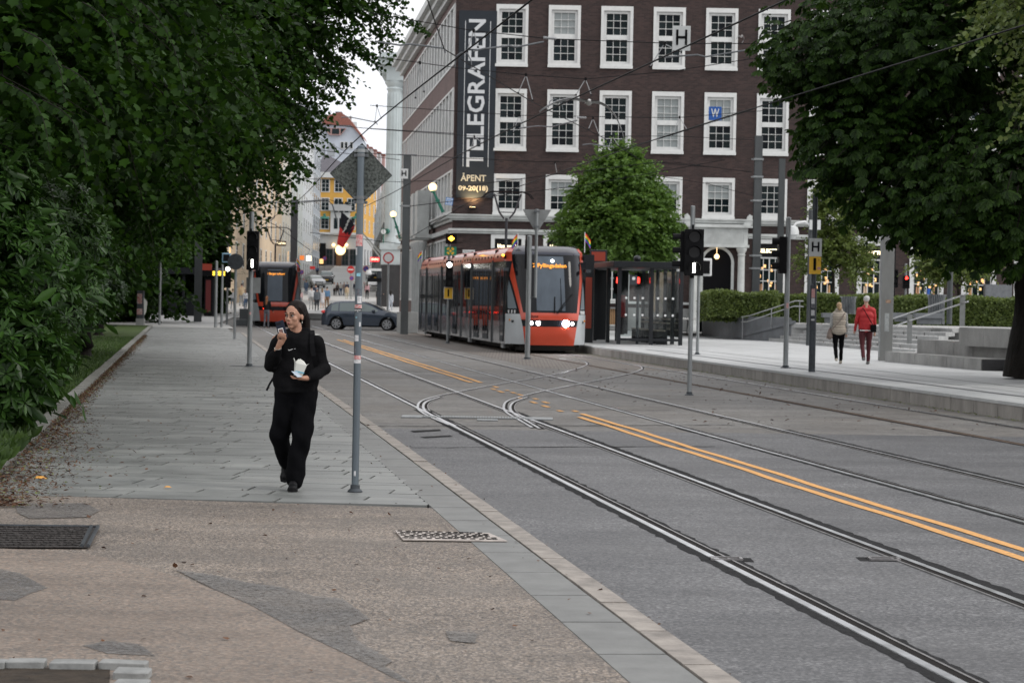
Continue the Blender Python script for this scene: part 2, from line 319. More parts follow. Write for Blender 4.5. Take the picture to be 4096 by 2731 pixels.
# slab paving: rows across the pavement, every slab a piece (nearest 300), the rest joined
mat('slab_a',(.172,.179,.173),.5,ns=1.7,na=.2,bs=30,ba=.12,pos=True,rn=.12); mat('slab_b',(.145,.151,.146),.5,ns=1.7,na=.2,bs=30,ba=.12,pos=True,rn=.12); mat('slab_c',(.202,.208,.20),.52,ns=1.7,na=.2,bs=30,ba=.12,pos=True,rn=.1)
mat('joint_dark',(.022,.02,.018),.9,ns=4,na=.3,pos=True)
plain('paving_bed',[(TX(-1.8,19.8),20.9),(KX(2.02,20),19.75),(KX(2.02,118),118),(TX(-1.8,118),118)],PZ-.03,M('joint_dark'))
sp=T('slab_pavement','',None,(0,0,0),kind='structure')
sm=[MB().bx(-.5,.5,-.5,.5,-.5,.5).mesh('slab',M(k)) for k in ('slab_a','slab_b','slab_c')]
fb=MB(); cnt=0; row=0; Y=19.95; sk=math.atan(-.0)
while Y<118:
    rh=random.choice([.28,.36,.36,.44,.5]); g=.014
    X=TX(-1.72,Y)+random.uniform(-.6,0); Xe=KX(2.02,Y)
    skew=-.28*(1-min(1,(Y-19.9)/60))/4.2     # rows lie a little askew near the aggregate
    while X<Xe-.01:
        ln=random.uniform(.55,1.35); x1=min(X+ln,Xe)
        if Xe-x1<.2: x1=Xe
        x0=max(X,TX(-1.74,Y)); X=x1
        if x1-x0<.05: continue
        cx=(x0+x1)/2; cy=Y+rh/2+skew*(cx-Xe)+0; dz=random.uniform(-.0025,.0015)
        if cnt<296 :
            piece('slab',sm[random.choice([0,0,1,2])],sp,(cx,cy,PZ-.02+dz),(x1-x0-.024,rh-.012,.04),math.atan(skew),.0015); cnt+=1
        else:
            mi=random.choice([0,0,1,2]); hx=(x1-x0)/2-.013; hy=rh/2-.007; zt=PZ+dz; fb.box((cx,cy,zt-.02),(2*hx,2*hy,.04),mi,math.atan(skew))
    Y+=rh; row+=1
fb.build('slab',[M('slab_a'),M('slab_b'),M('slab_c')],sp,kind='stuff')
# light paving beyond, left, round the far shelter
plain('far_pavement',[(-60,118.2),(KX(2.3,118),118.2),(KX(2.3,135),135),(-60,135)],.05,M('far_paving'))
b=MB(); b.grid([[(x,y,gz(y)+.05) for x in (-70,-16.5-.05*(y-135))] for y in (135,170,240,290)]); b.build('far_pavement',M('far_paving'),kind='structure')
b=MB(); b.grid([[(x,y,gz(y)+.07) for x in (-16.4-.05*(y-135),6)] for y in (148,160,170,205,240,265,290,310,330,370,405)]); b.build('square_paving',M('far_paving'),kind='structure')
# grass verge with its kerb
mat('grass_ground',(.030,.052,.012),.9,ns=3,na=.5,bs=30,ba=.7,bd=.03,pos=True,col2=(.055,.085,.02))
plain('grass_verge',[(-60,12),(TX(-1.95,12),12),(TX(-1.95,122),122),(-60,122)],.075,M('grass_ground'))
ve=T('verge_edging','',None,kind='structure')
em=MB().bx(-.5,.5,-.5,.5,-.5,.5).mesh('edging_stone',mat('edging',(.17,.17,.155),.75,ns=6,na=.3,bs=30,ba=.3,pos=True))
Y=12
while Y<120:
    Lg=1.0 if Y<60 else 2; piece('edging_stone',em,ve,(TX(-1.83,Y+Lg/2)+random.uniform(-.01,.01),Y+Lg/2,.055),(.17,Lg-.015,.11),-AN,.006); Y+=Lg
# ---------------- rails
def offset(pts,d):
    out=[]; k=len(pts)
    for i,p in enumerate(pts):
        t=(pts[min(i+1,k-1)]-pts[max(i-1,0)]); t.z=0; t.normalize(); out.append(p+Vector((t.y,-t.x,0))*d)
    return out
def strip(b,pts,d0,d1,z0,z1,mi,jit=0):
    A=offset(pts,d0); B=offset(pts,d1); rows=[]
    for a,c in zip(A,B): rows.append(((a.x+random.uniform(-jit,0),a.y,z0),(c.x+random.uniform(0,jit),c.y,z1)))
    b.grid(rows,mi)
def rail(parent,pts,sgn=1,tar=True,w_=1.0,rusty=False):
    """grooved rail: running head, deep groove, guard lip"""
    b=MB(); prof=[(-.035,.003),(-.032,.0125),(.020,.013),(.022,.0092),(.024,.0088),(.078,.0088),(.080,.0125),(.096,.0125),(.099,.003)]
    rows=[[ (q.x,q.y,z) for q in offset(pts,d*sgn*w_)] for d,z in prof]
    ms=[0,0,1,1,1,1,2,2]
    for i in range(len(prof)-1):
        mi=ms[i]; b.grid([[rows[i][j],rows[i+1][j]] for j in range(len(pts))],mi)
    o=b.build('rail',[M('rail_steel') if not rusty else M('rust'),M('rail_groove') if not rusty else M('rust'),M('rail_lip') if not rusty else M('rust')],parent)
    return o
def tarstrip(pts,wl,wr,name='rail_sealant'):
    b=MB(); fine=[]
    for a,c in zip(pts,pts[1:]):
        k=max(1,int((c-a).length/.13)); fine+= [a.lerp(c,i/k) for i in range(k)]
    fine.append(pts[-1]); strip(b,fine,-wl,wr,.0065,.0065,0,.032); b.build(name,M('bitumen'),kind='structure')
def line(X0,y0,y1,n=40): return [Vector((TX(X0,y0+(y1-y0)*i/n),y0+(y1-y0)*i/n,0)) for i in range(n+1)]
tracks=[(3.68,5.05),(6.96,8.34),(10.83,12.36)]
for i,(a,c) in enumerate(tracks):
    t=T('tram_track','',None,kind='structure')
    for j,X0 in enumerate((a,c)):
        far=150 if i<2 else 118
        rail(t,line(X0,6,far,60),1 if j==0 else -1,rusty=(i==2 and j==0))
        if i==0: tarstrip(line(X0,6,38,60),.09 if j==0 else .06,.13)
        elif i==1: tarstrip(line(X0,6,34,60),.06,.13)
        else: tarstrip(line(X0,20,45,60),.05,.07)
def smooth_px(pts,n=8,z=0):
    P=[G(x,y) for x,y in pts]; out=[]
    for i in range(len(P)-1):
        p0=P[max(i-1,0)];p1=P[i];p2=P[i+1];p3=P[min(i+2,len(P)-1)]
        for k in range(n):
            t=k/n; out.append(.5*((2*p1)+(p2-p0)*t+(2*p0-5*p1+4*p2-p3)*t*t+(3*p1-p0-3*p2+p3)*t**3))
    out.append(P[-1]); 
    for q in out: q.z=z
    return out
xo=T('crossover_track','',None,kind='structure')
for pts in ([(1800,1702),(1735,1675),(1688,1650),(1672,1630),(1686,1606),(1740,1588),(1812,1572),(1990,1538),(2170,1508),(2270,1487),(2335,1466),(2348,1454),(2320,1443),(2240,1436)],
            [(1825,1706),(1765,1678),(1712,1652),(1694,1630),(1708,1608),(1760,1590)],
            [(2130,1712),(2075,1680),(2032,1655),(2016,1632),(2030,1606),(2090,1586),(2170,1566),(2300,1540),(2420,1516),(2520,1495),(2562,1480),(2568,1471),(2545,1462),(2490,1456)],
            [(2160,1716),(2105,1684),(2058,1656),(2042,1634),(2056,1610),(2110,1590)]):
    rail(xo,smooth_px(pts),1,w_=.75)
# point cover plates between the rails
b=MB(); p=G(1640,1668); q=G(2130,1676)
k=44
for i in range(k):
    a=p.lerp(q,i/k); c=p.lerp(q,(i+.7)/k); b.bx(a.x,c.x,a.y-.22,a.y+.22,.004,.022)
b.bx(p.x-.12,p.x+.18,p.y-.3,p.y+.3,.003,.018); b.bx(q.x-.1,q.x+.3,q.y-.3,q.y+.3,.003,.018)
b.bx(p.x+1.0,p.x+1.3,p.y-.75,p.y-.45,.003,.018); 
b.build('point_cover',M('galv'),kind='structure')
for (x,y) in ((2905,2240),(3535,2240)):
    p=G(x,y); b=MB()
    for s in (-1,1): b.bx(p.x-.10,p.x+.10,p.y+s*.07-.01,p.y+s*.07+.01,.004,.02)
    for s in (-1,1): b.bx(p.x+s*.10-.01,p.x+s*.10+.01,p.y-.07,p.y+.07,.004,.02)
    b.bx(p.x-.18,p.x+.18,p.y-.12,p.y+.12,.003,.0075,1); b.build('rail_drain_box',[M('rail_lip'),M('bitumen')],kind='structure')
# ---------------- yellow centre lines
mat('line_yellow',(.62,.32,.10),.7,ns=14,na=.22,pos=True,bs=50,ba=.2); mat('line_white',(.55,.55,.53),.6,ns=8,na=.2,pos=True)
b=MB()
def paint(X0,y0,y1,w=.1,n=30,wob=.012):
    pts=line(X0,y0,y1,n)
    A=[];ph=random.uniform(0,6)
    for i,p in enumerate(pts): p.x+=wob*math.sin(p.y*.9+ph)+wob*.6*math.sin(p.y*2.3+ph*2); A.append(p)
    strip(b,A,-w/2,w/2,.0095,.0095,0)
paint(5.94,8,36.5,.095,80); paint(6.16,8,37.6,.095,80)
for X0 in (5.94,6.16):
    Yc=38.2
    while Yc<49: 
        ln=random.uniform(.3,.9)
        if random.random()<.6: paint(X0+random.uniform(-.02,.02),Yc,Yc+ln,.08,3)
        Yc+=ln+random.uniform(.4,1.2)
    paint(X0,50.5,96,.1,60)
b.build('centre_line',M('line_yellow'),kind='structure')
b=MB(); 
p=G(1310,1488); q=G(1750,1489); b.bx(p.x,q.x,p.y-.05,p.y+.05,.009,.0095)
for X0 in (4.3,4.9,5.4): 
    yy=105
    b.bx(TX(X0,yy)-.15,TX(X0,yy)+.15,yy,yy+3,.009,.0095)
b.build('white_marking',M('line_white'),kind='structure')
# ---------------- right-hand platform
PH=.27
pl=[(TX(13.42,20),20),(40,20),(40,122),(TX(13.42,122),122)]
b=MB(); b.poly([(x,y,PH) for x,y in pl]); b.build('platform',M('platform_stone'),kind='structure')
# platform slabs pieces: nearest rows raised from a dark bed
pk=T('platform_kerb','',None,kind='structure')
mat('kerb_granite',(.27,.255,.235),.6,ns=2.2,na=.3,bs=30,ba=.2,pos=True,stretch=(1,1,.4)); pkm=MB().bx(-.5,.5,-.5,.5,-.5,.5).mesh('kerb_stone',M('kerb_granite'))
mat('kerb_cap',(.44,.45,.45),.5,ns=2,na=.1,pos=True)
Y=20
cap=T('platform_edge','',None,kind='structure'); cm=MB().bx(-.5,.5,-.5,.5,-.5,.5).mesh('edge_slab',M('kerb_cap'))
while Y<118:
    Lg=1.2 if Y<70 else 2.4
    piece('kerb_stone',pkm,pk,(TX(13.25,Y+Lg/2),Y+Lg/2,.11),(.2,Lg-.014,.24),-AN,.002)
    piece('edge_slab',cm,cap,(TX(13.29,Y+Lg/2),Y+Lg/2,PH-.018),(.30,Lg-.014,.052),-AN,.0015); Y+=Lg
# darker tactile strips and joints
mat('tactile',(.12,.125,.13),.7,ns=9,na=.3,pos=True)
b=MB()
for (X0,wd,y0,y1) in ((14.25,.16,20,75),(15.9,.05,20,110),(14.9,.03,20,110)):
    pts=line(X0,y0,y1,30); strip(b,pts,-wd/2,wd/2,PH+.004,PH+.004,0)
Yc=22.
while Yc<110:
    b.poly([(TX(13.5,Yc),Yc,PH+.004),(TX(24,Yc)+0,Yc+1.4,PH+.004),(TX(24,Yc),Yc+1.42,PH+.004),(TX(13.5,Yc),Yc+.02,PH+.004)]); Yc+=random.choice([1.2,1.8,2.4])
b.build('platform_tactile_strip',M('tactile'),kind='structure')
# covers and grates in the foreground pavement
mat('cast_iron',(.055,.05,.048),.6,.4,ns=20,na=.4,bs=45,ba=.8,bd=.02,pos=True); mat('grate_stone',(.40,.36,.33),.7,ns=12,na=.3,pos=True)
pts=gp([(-150,2106),(392,2112),(352,2190),(-150,2188)],PZ+.006)
t=T('access_cover','dark cast iron access cover set in the brown pavement at the left','access cover',tuple(pts[0]))
b=MB(); b.ext(pts,(0,0,.008)); b.build('plate',M('cast_iron'),t,world=True)
b=MB(); P=[Vector(p) for p in pts]
for k in range(9):
    for j in range(22):
        u=(j+.5+.25*(k%2))/22.5; v=(k+.5)/9; a=P[0].lerp(P[1],u*.93); c=P[3].lerp(P[2],u*.93); q=a.lerp(c,v); b.box((q.x,q.y,PZ+.019),(.05,.022,.008),0,random.choice([.6,-.6]))
b.build('tread_pattern',M('cast_iron'),t,world=True,kind='stuff')
b=MB(); a=P[1].lerp(P[0],.05); c=P[2].lerp(P[3],.05); b.tube([a+Vector((0,0,.014)),c+Vector((0,0,.014))],.014,6); b.tube([P[1]+Vector((0,0,.014)),P[2]+Vector((0,0,.014))],.014,6); b.tube([P[0]+Vector((0,0,.014)),P[1]+Vector((0,0,.014))],.01,6); b.build('frame',M('dark_steel'),t,world=True)
pts=gp([(1580,2124),(1955,2134),(2030,2166),(1612,2160)],PZ+.004)
t=T('gutter_grate','pale worn drain grate with curved slots at the pavement edge','drain grate',tuple(pts[0]))
b=MB(); b.ext(pts,(0,0,.008)); b.build('plate',M('grate_stone'),t,world=True); P=[Vector(p) for p in pts]
b=MB()
for k in range(6):
    for j in range(13):
        u=(j+.6)/14+.02*math.sin(k*2+j); v=(k+.6)/6.5; a=P[0].lerp(P[1],u); c=P[3].lerp(P[2],u); q=a.lerp(c,v); b.box((q.x,q.y,PZ+.0145),(.034,.03,.004),0,.5*math.sin(j*.8+k))
b.build('slot',M('black_matte'),t,world=True,kind='stuff')
# edging of the tree pit, bottom left
te=T('tree_pit_edging','',None,kind='structure')
mat('cobble_grey',(.23,.235,.23),.7,ns=7,na=.25,bs=25,ba=.3,pos=True); tm=MB().bx(-.5,.5,-.5,.5,-.5,.5).mesh('edging_stone',M('cobble_grey'))
for (x,y,w_,l_) in ((-60,2650,.20,.12),(105,2650,.18,.11),(295,2654,.21,.12),(495,2655,.22,.11),(530,2690,.16,.15),(525,2738,.15,.16),(520,2790,.15,.15)):
    p=G(x,y,PZ+.02); o=piece('edging_stone',tm,te,(p.x,p.y,PZ+.005),(w_*.98,l_,.06),random.uniform(-.05,.05),.02)
    md=o.modifiers.new('bevel','BEVEL'); md.width=.08; md.segments=2
b=MB(); b.poly(gp([(-300,2668),(440,2672),(430,2900),(-300,2900)],PZ+.004)); b.build('tree_pit_soil',M('soil'),kind='structure')
# ================================================================= BUILDINGS
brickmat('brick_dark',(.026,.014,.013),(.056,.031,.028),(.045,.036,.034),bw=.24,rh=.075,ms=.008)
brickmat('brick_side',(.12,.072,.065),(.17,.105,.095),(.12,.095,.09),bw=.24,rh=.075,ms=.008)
mat('marble',(.50,.52,.51),.5,ns=1.6,na=.18,bs=6,ba=.08); mat('window_white',(.66,.67,.66),.5,ns=5,na=.06); mat('basement',(.24,.245,.24),.7,ns=1.2,na=.2,bs=8,ba=.15)
for i,c in enumerate([(.008,.014,.017),(.012,.020,.021),(.018,.028,.031),(.006,.009,.012)]): mat('pane_%d'%i,c,.05+.03*i,spec=.10)
mat('blind',(.30,.33,.33),.4); mat('shop_black',(.008,.008,.009),.3); mat('shop_lit',(.6,.4,.2),.5,emit=(1,.55,.2),es=.9,ns=3,na=.5); mat('lit_letters',(1,.9,.7),.5,emit=(1,.82,.5),es=2.2)
mat('cardboard',(.40,.24,.12),.7)
def wall_holes(b,x0,x1,z0,z1,y,holes,dep=.25,mi=0):
    xs=sorted({x0,x1,*[h[0] for h in holes],*[h[1] for h in holes]}); zs=sorted({z0,z1,*[h[2] for h in holes],*[h[3] for h in holes]})
    for a,c in zip(xs,xs[1:]):
        for d,e in zip(zs,zs[1:]):
            mxx,mz=(a+c)/2,(d+e)/2
            if any(h[0]<mxx<h[1] and h[2]<mz<h[3] for h in holes): continue
            b.add([(a,y,d),(c,y,d),(c,y,e),(a,y,e)],[(0,1,2,3)],mi)
    for (a,c,d,e) in holes:
        b.add([(a,y,d),(a,y+dep,d),(a,y+dep,e),(a,y,e)],[(0,1,2,3)],mi); b.add([(c,y,d),(c,y,e),(c,y+dep,e),(c,y+dep,d)],[(0,1,2,3)],mi)
        b.add([(a,y,e),(a,y+dep,e),(c,y+dep,e),(c,y,e)],[(0,1,2,3)],mi); b.add([(a,y,d),(c,y,d),(c,y+dep,d),(a,y+dep,d)],[(0,1,2,3)],mi)
FY=120.9
tb=T('office_building','dark brown brick office building with white framed windows and a tall corner banner','building',(-3.1,FY,.3))
ox,oy,oz=-3.1,FY,.3
cols=[-.30+2.62*i-(-3.1)-0 for i in range(0,12)]     # local x of window axes (origin at the corner)
cols=[(2025+209.3*i-2048)/80+3.1 for i in range(12)]
rows=[(13.34,16.42),(9.14,12.22),(5.93,7.98)]
b=MB(); holes=[]
for i,cx in enumerate(cols):
    for (a,c) in rows: holes.append((cx-.66,cx+.66,a-oz+.22,c-oz-.22))
    if i!=4: holes.append((cx-.68,cx+.68,1.75-oz,4.72-oz))
    if i in(2,3,5,6,7,8): holes.append((cx-.6,cx+.5,.55-oz,1.35-oz))
holes.append((cols[4]-.72,cols[4]+.72,0,3.3))
wall_holes(b,0,34,1.4-oz if False else 1.42-oz,19,0,[h for h in holes if h[3]>1.5-oz+.4 and h[2]>1.3-oz or h[2]==0 and False] ,.3)
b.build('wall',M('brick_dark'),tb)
b=MB(); wall_holes(b,0,34,0,1.42-oz-.0,-.06,[h for h in holes if h[3]<1.2] ,.4); b.bx(0,34,-.06,.0,1.42-oz,1.43-oz); b.build('basement_wall',M('basement'),tb)
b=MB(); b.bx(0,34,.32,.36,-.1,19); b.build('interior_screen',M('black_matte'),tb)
b=MB(); b.bx(-.02,34,-.14,0,1.62-oz,1.74-oz); b.build('sill_band',M('marble'),tb)
# cornices
for (z0,z1,pr) in ((5.62,5.72,.12),(5.72,5.86,.28),(5.86,5.93,.36),(4.98,5.10,.10),(5.10,5.22,.18)):
    b=MB(); b.bx(-pr,cols[4]-1.45 if z0<5.5 else 34,-pr,-.0,z0-oz,z1-oz)
    if z0<5.5: b.bx(cols[4]+1.45,34,-pr,-.0,z0-oz,z1-oz)
    b.build('cornice',M('marble'),tb,label=None)
paneM=[MB().bx(-.5,.5,-.5,.5,-.5,.5).mesh('pane',M('pane_%d'%i)) for i in range(4)]; blindM=MB().bx(-.5,.5,-.5,.5,-.5,.5).mesh('pane',M('blind'))
def window(parent,cx,z0,z1,kind,panes_obj=True,seed=0):
    """white stone surround, wooden sashes with glazing bars, panes set back"""
    rd=random.Random(seed)
    b=MB(); w2=.80
    b.bx(cx-w2,cx-.655,-.07,0,z0,z1); b.bx(cx+.655,cx+w2,-.07,0,z0,z1); b.bx(cx-.655,cx+.655,-.07,0,z1-.225,z1); b.bx(cx-w2-.02,cx+w2+.02,-.11,-.071,z0-.02,z0+.12); b.bx(cx-.655,cx+.655,-.07,0,z0+.12,z0+.225)
    y0,y1=.06,.16; gx0,gx1=cx-.52,cx+.52
    b.bx(cx-.66,gx0,y0,y1,z0+.22,z1-.22); b.bx(gx1,cx+.66,y0,y1,z0+.22,z1-.22); b.bx(gx0,gx1,y0,y1,z1-.36,z1-.22); b.bx(gx0,gx1,y0,y1,z0+.22,z0+.34)
    sashes=[]
    if kind=='tall':
        m_=(z0+z1)/2; b.bx(gx0,gx1,y0-.02,y1,m_-.12,m_+.12); sashes=[(z0+.34,m_-.12,3,3),(m_+.12,z1-.36,3,3)]
        sashes=[(z0+.34,m_-.12,3,3),(m_+.12,z1-.36,3,3)]
    elif kind=='mid': sashes=[(z0+.34,z1-.36,3,4)]
    else: sashes=[(z0+.34,z1-.36,4,5)]
    win=None; pan=MB(); panes=[]
    for (a,c,nx,nz) in sashes:
        for k in range(1,nx): x=gx0+(gx1-gx0)*k/nx; b.bx(x-.011,x+.011,y0+.02,y1-.02,a,c)
        for k in range(1,nz): z=a+(c-a)*k/nz; b.bx(gx0,gx1,y0+.018,y1-.022,z-.012,z+.012)
        bl=rd.random()
        for i in range(nx):
            for j in range(nz):
                q=((gx0+(gx1-gx0)*(i+.5)/nx),a+(c-a)*(j+.5)/nz,(gx1-gx0)/nx,(c-a)/nz); 
                isb = (kind=='mid' and j>=nz/2 and bl<.75) or (kind=='tall' and bl<.12)
                panes.append((q,4 if isb else rd.choice([0,1,1,2,3])))
    win=b.build('window',M('window_white'),parent)
    if panes_obj:
        for q,i in panes:
            o=bpy.data.objects.new('pane',blindM if i==4 else paneM[i]); COL.objects.link(o); o.parent=win; o.location=(q[0],y1+.01,q[1]); o.scale=(q[2],.02,q[3]); o.rotation_euler=(rd.uniform(-.01,.01),0,rd.uniform(-.01,.01))
    else:
        for q,i in panes: pan.box((q[0],y1+.01,q[1]),(q[2],.02,q[3]),i)
        pan.build('pane',[M('pane_0'),M('pane_1'),M('pane_2'),M('pane_3'),M('blind')],win,kind='stuff')
    return win
for i,cx in enumerate(cols):
    for r,(a,c) in enumerate(rows):
        window(tb,cx,a-oz,c-oz,'mid' if r==2 else 'tall', (r<2 and i<6),seed=i*10+r)
words={0:'blue-tomato',1:'blue-tomato',5:'SELECTED',6:'SELECTED',7:'SELECTED',8:'SELECTED'}
for i,cx in enumerate(cols):
    if i==4: continue
    b=MB(); z0,z1=1.74-oz,4.95-oz
    b.bx(cx-.86,cx-.67,-.07,0,z0,z1); b.bx(cx+.67,cx+.86,-.07,0,z0,z1); b.bx(cx-.67,cx+.67,-.07,0,z1-.2,z1)
    b.bx(cx-.025,cx+.025,.05,.12,z0,4.02-oz)
    zz=z0+.02
    b.bx(cx-.67,cx+.67,.04,.12,4.0-oz,4.08-oz)
    for z in (z0+.6,z0+1.14,z0+1.7): b.bx(cx-.67,cx+.67,.05,.115,z-.02,z+.02)
    b.bx(cx-.67,cx+.67,.03,.14,z0,z0+.1); b.bx(cx-.67,cx-.60,.04,.14,z0,4.0-oz); b.bx(cx+.60,cx+.67,.04,.14,z0,4.0-oz)
    if i>4:
        for x in (-.3,.3): b.bx(cx+x-.015,cx+x+.015,.055,.11,z0,4.0-oz)
    wv=b.build('shop_window',M('window_white'),tb)
    b=MB(); b.bx(cx-.6,cx+.6,.14,.16,z0,4.0-oz); b.build('pane',M('pane_1'),wv)
    b=MB(); b.bx(cx-.665,cx+.665,.0,.04,4.09-oz,4.70-oz); b.build('fascia_sign',M('shop_black'),wv)
    if i in words: text(words[i],.26,M('lit_letters'),wv,(cx,-.012,4.38-oz),width=1.05,bold=.006)
    if i>4:
        b=MB(); rd=random.Random(i)
        for k in range(9):
            x=cx+rd.uniform(-.5,.5); z=z0+rd.uniform(.9,2.0); b.bx(x-.05,x+.06,.125,.135,z-rd.uniform(.03,.12),z+.06)
        b.build('lit_display',M('shop_lit'),wv)
        b=MB()
        for k in range(4):
            x=cx+(-.45 if k<2 else .32)+.1*(k%2); b.ext([(x-.05,.13,z0+.25),(x+.05,.13,z0+.25),(x+.03,.13,z0+1.0),(x-.03,.13,z0+1.0)],(0,-.012,0))
        b.build('clothes',mat('clothes_%d'%(i%3),[(.35,.2,.1),(.45,.4,.35),(.25,.12,.08)][i%3],.8,emit=(.5,.3,.15),es=.35),wv)  # clothes glow faintly, shop lighting put into their material
# basement windows
for i in (2,3,5,6,7,8):
    cx=cols[i]; b=MB(); b.bx(cx-.66,cx-.6,-.1,0,.5-oz+.0,1.4-oz); b.bx(cx+.5,cx+.58,-.1,0,.5-oz,1.4-oz); b.bx(cx-.6,cx+.5,-.1,-.02,.5-oz,.56-oz)
    bw=b.build('basement_window',M('marble'),tb)
    b=MB(); b.bx(cx-.6,cx+.5,.05,.1,.55-oz,1.36-oz); b.build('boarding',M('cardboard'),bw)
    b=MB()
    for k in range(12): x=cx-.57+.095*k; b.cyl((x,-.03,.56-oz),(x,-.03,1.36-oz),.008,n=5)
    b.build('bars',M('black_paint'),bw)
# stone portal with arched entrance
cx=cols[4]; b=MB(); z=lambda v:v-oz
b.bx(cx-1.48,cx+1.48,-.30,-.02,z(4.65),z(5.50)); b.bx(cx-1.7,cx+1.7,-.46,-.01,z(5.5),z(5.60))
b.bx(cx-1.62,cx+1.62,-.38,-.015,z(5.60),z(5.66)); b.bx(cx-1.55,cx+1.55,-.40,-.012,z(4.52),z(4.65))
for k in range(22):
    x=cx-1.3+k*.124; b.bx(x-.03,x+.03,-.33,-.30,z(4.72),z(5.42))
b.build('entablature',M('marble'),tb)
for s in (-1,1):
    b=MB(); x=cx+s*1.18+.0
    b.lathe([(.24,0),(.24,.25),(.20,.3),(.19,.4),(.17,3.7),(.17,3.8),(.22,3.86),(.16,3.9),(.26,4.1),(.27,4.2)],(x,-.28,z(.3)),14); b.build('column',M('marble'),tb,smooth=40)
    b=MB(); x=cx+s*1.45
    b.ext([(x-.24*s,-.32,z(5.66)),(x+.24*s,-.32,z(5.66)),(x+.24*s,-.32,z(6.1)),(x+.10*s,-.32,z(6.18)),(x-.02*s,-.32,z(6.05)),(x-.06*s,-.32,z(5.85))][::1 if s>0 else -1],(0,.25,0)); b.build('scroll',M('marble'),tb)
b=MB(); N=20; ri,ro=.70,.84; zc=z(3.75)
for k in range(N):
    a0,a1=math.pi*k/N,math.pi*(k+1)/N; q=[(cx+r*math.cos(a),zc+r*math.sin(a)) for r,a in ((ri,a0),(ro,a0),(ro,a1),(ri,a1))]
    b.ext([(p[0],-.06,p[1]) for p in q],(0,.1,0))
b.bx(cx-ro,cx-ri,-.06,.04,0,zc); b.bx(cx+ri,cx+ro,-.06,.04,0,zc); b.build('arch',M('marble'),tb)
b=MB(); q=[(cx+ri*math.cos(math.pi*k/N),-.035,zc+ri*math.sin(math.pi*k/N)) for k in range(N+1)]; b.poly([(cx+ri,-.035,0)]+q+[(cx-ri,-.035,0)]); b.build('doorway',M('black_matte'),tb)
b=MB(); b.sph((cx-.05,-.28,z(4.05)),.13); b.cyl((cx-.05,-.28,z(4.15)),(cx-.05,-.28,z(4.5)),.012,n=6); b.build('hanging_lamp',mat('globe_warm',(1,.8,.5),.4,emit=(1,.66,.30),es=1.9),tb)
# banner at the corner
b=MB(); b.bx(.16,2.05,-.10,-.04,6.75-oz,16.07-oz); bn=b.build('banner',mat('banner_cloth',(.024,.03,.038),.7,ns=1,na=.1),tb)
mat('banner_white',(.60,.62,.64),.6)
text('TELEGRAFEN',1.17,M('banner_white'),bn,(1.12,-.11,12.0-oz),rot=(math.pi/2,-math.pi/2,0),width=7.35,bold=.022)
b=MB(); b.bx(.47,.50,-.115,-.10,8.3-oz,15.55-oz); b.bx(1.72,1.75,-.115,-.10,8.3-oz,15.55-oz); b.build('banner_line',M('banner_white'),bn)
text('ÅPENT',.43,mat('banner_cream',(.55,.52,.42),.6),bn,(1.02,-.11,7.72-oz),width=1.27,bold=.008)
text('09-20(18)',.34,M('banner_cream'),bn,(1.02,-.11,7.22-oz),width=1.48,bold=.008)
b=MB(); b.bx(.8,1.2,-.45,-.1,6.18-oz,6.28-oz); b.build('uplight',M('black_paint'),tb)
b=MB(); b.bx(.85,1.15,-.4,-.14,6.281-oz,6.29-oz); b.build('uplight_lens',mat('lamp_lens',(1,.8,.5),.4,emit=(1,.7,.35),es=8),tb)
ll=bpy.data.lights.new('banner_uplight','SPOT'); ll.energy=170; ll.color=(1,.68,.32); ll.spot_size=R(120); ll.shadow_soft_size=.1; ll.spot_blend=.8
lo=bpy.data.objects.new('banner_uplight',ll); COL.objects.link(lo); lo.location=(-3.1+1.0,FY-.42,6.36); lo.rotation_euler=(R(160),0,0)
# rusticated corner courses
b=MB()
for k in range(5): b.bx(-.04,.16,-.04,.0,6.05-oz+.28*k,6.05-oz+.28*k+.2)
for k in range(9): b.bx(-.05,.55,-.05,.0,1.9-oz+.33*k,1.9-oz+.33*k+.25)
b.build('corner_course',M('brick_dark'),tb)
b=MB(); b.bx(1.0,1.0+.62,-.03,0,z(3.9),z(4.05)); pl_=b.build('street_name_plate',M('white_paint'),tb); pl_.location=(-.46,0,.10)
text('Christies gate',.085,M('black_paint'),pl_,(1.31,-.035,z(3.975)),width=.5)
# roof edge
b=MB(); b.bx(-.5,34,-.5,0,18.6-oz,19.3-oz); b.bx(-.2,34,0,40,19-oz,19.2-oz); b.build('roof_edge',M('marble'),tb)
# side facade (recedes up the old street)
SA=math.atan(.103); SL=46
sd=bpy.data.objects.new('side_facade',None)
side=T('side_wing','pilastered side wing of the brick office building facing the old street','building',(-3.1,FY,.3),math.pi/2+SA)
b=MB(); bands=[(13.5,16.4),(9.35,12.2),(6.1,8.1),(1.6,4.7)]
holes=[(1.2,SL-6,a-oz,c-oz) for a,c in bands]+[(.35,.95,a-oz,c-oz) for a,c in bands]+[(SL-4.5,SL-1.5,a-oz,c-oz) for a,c in bands]
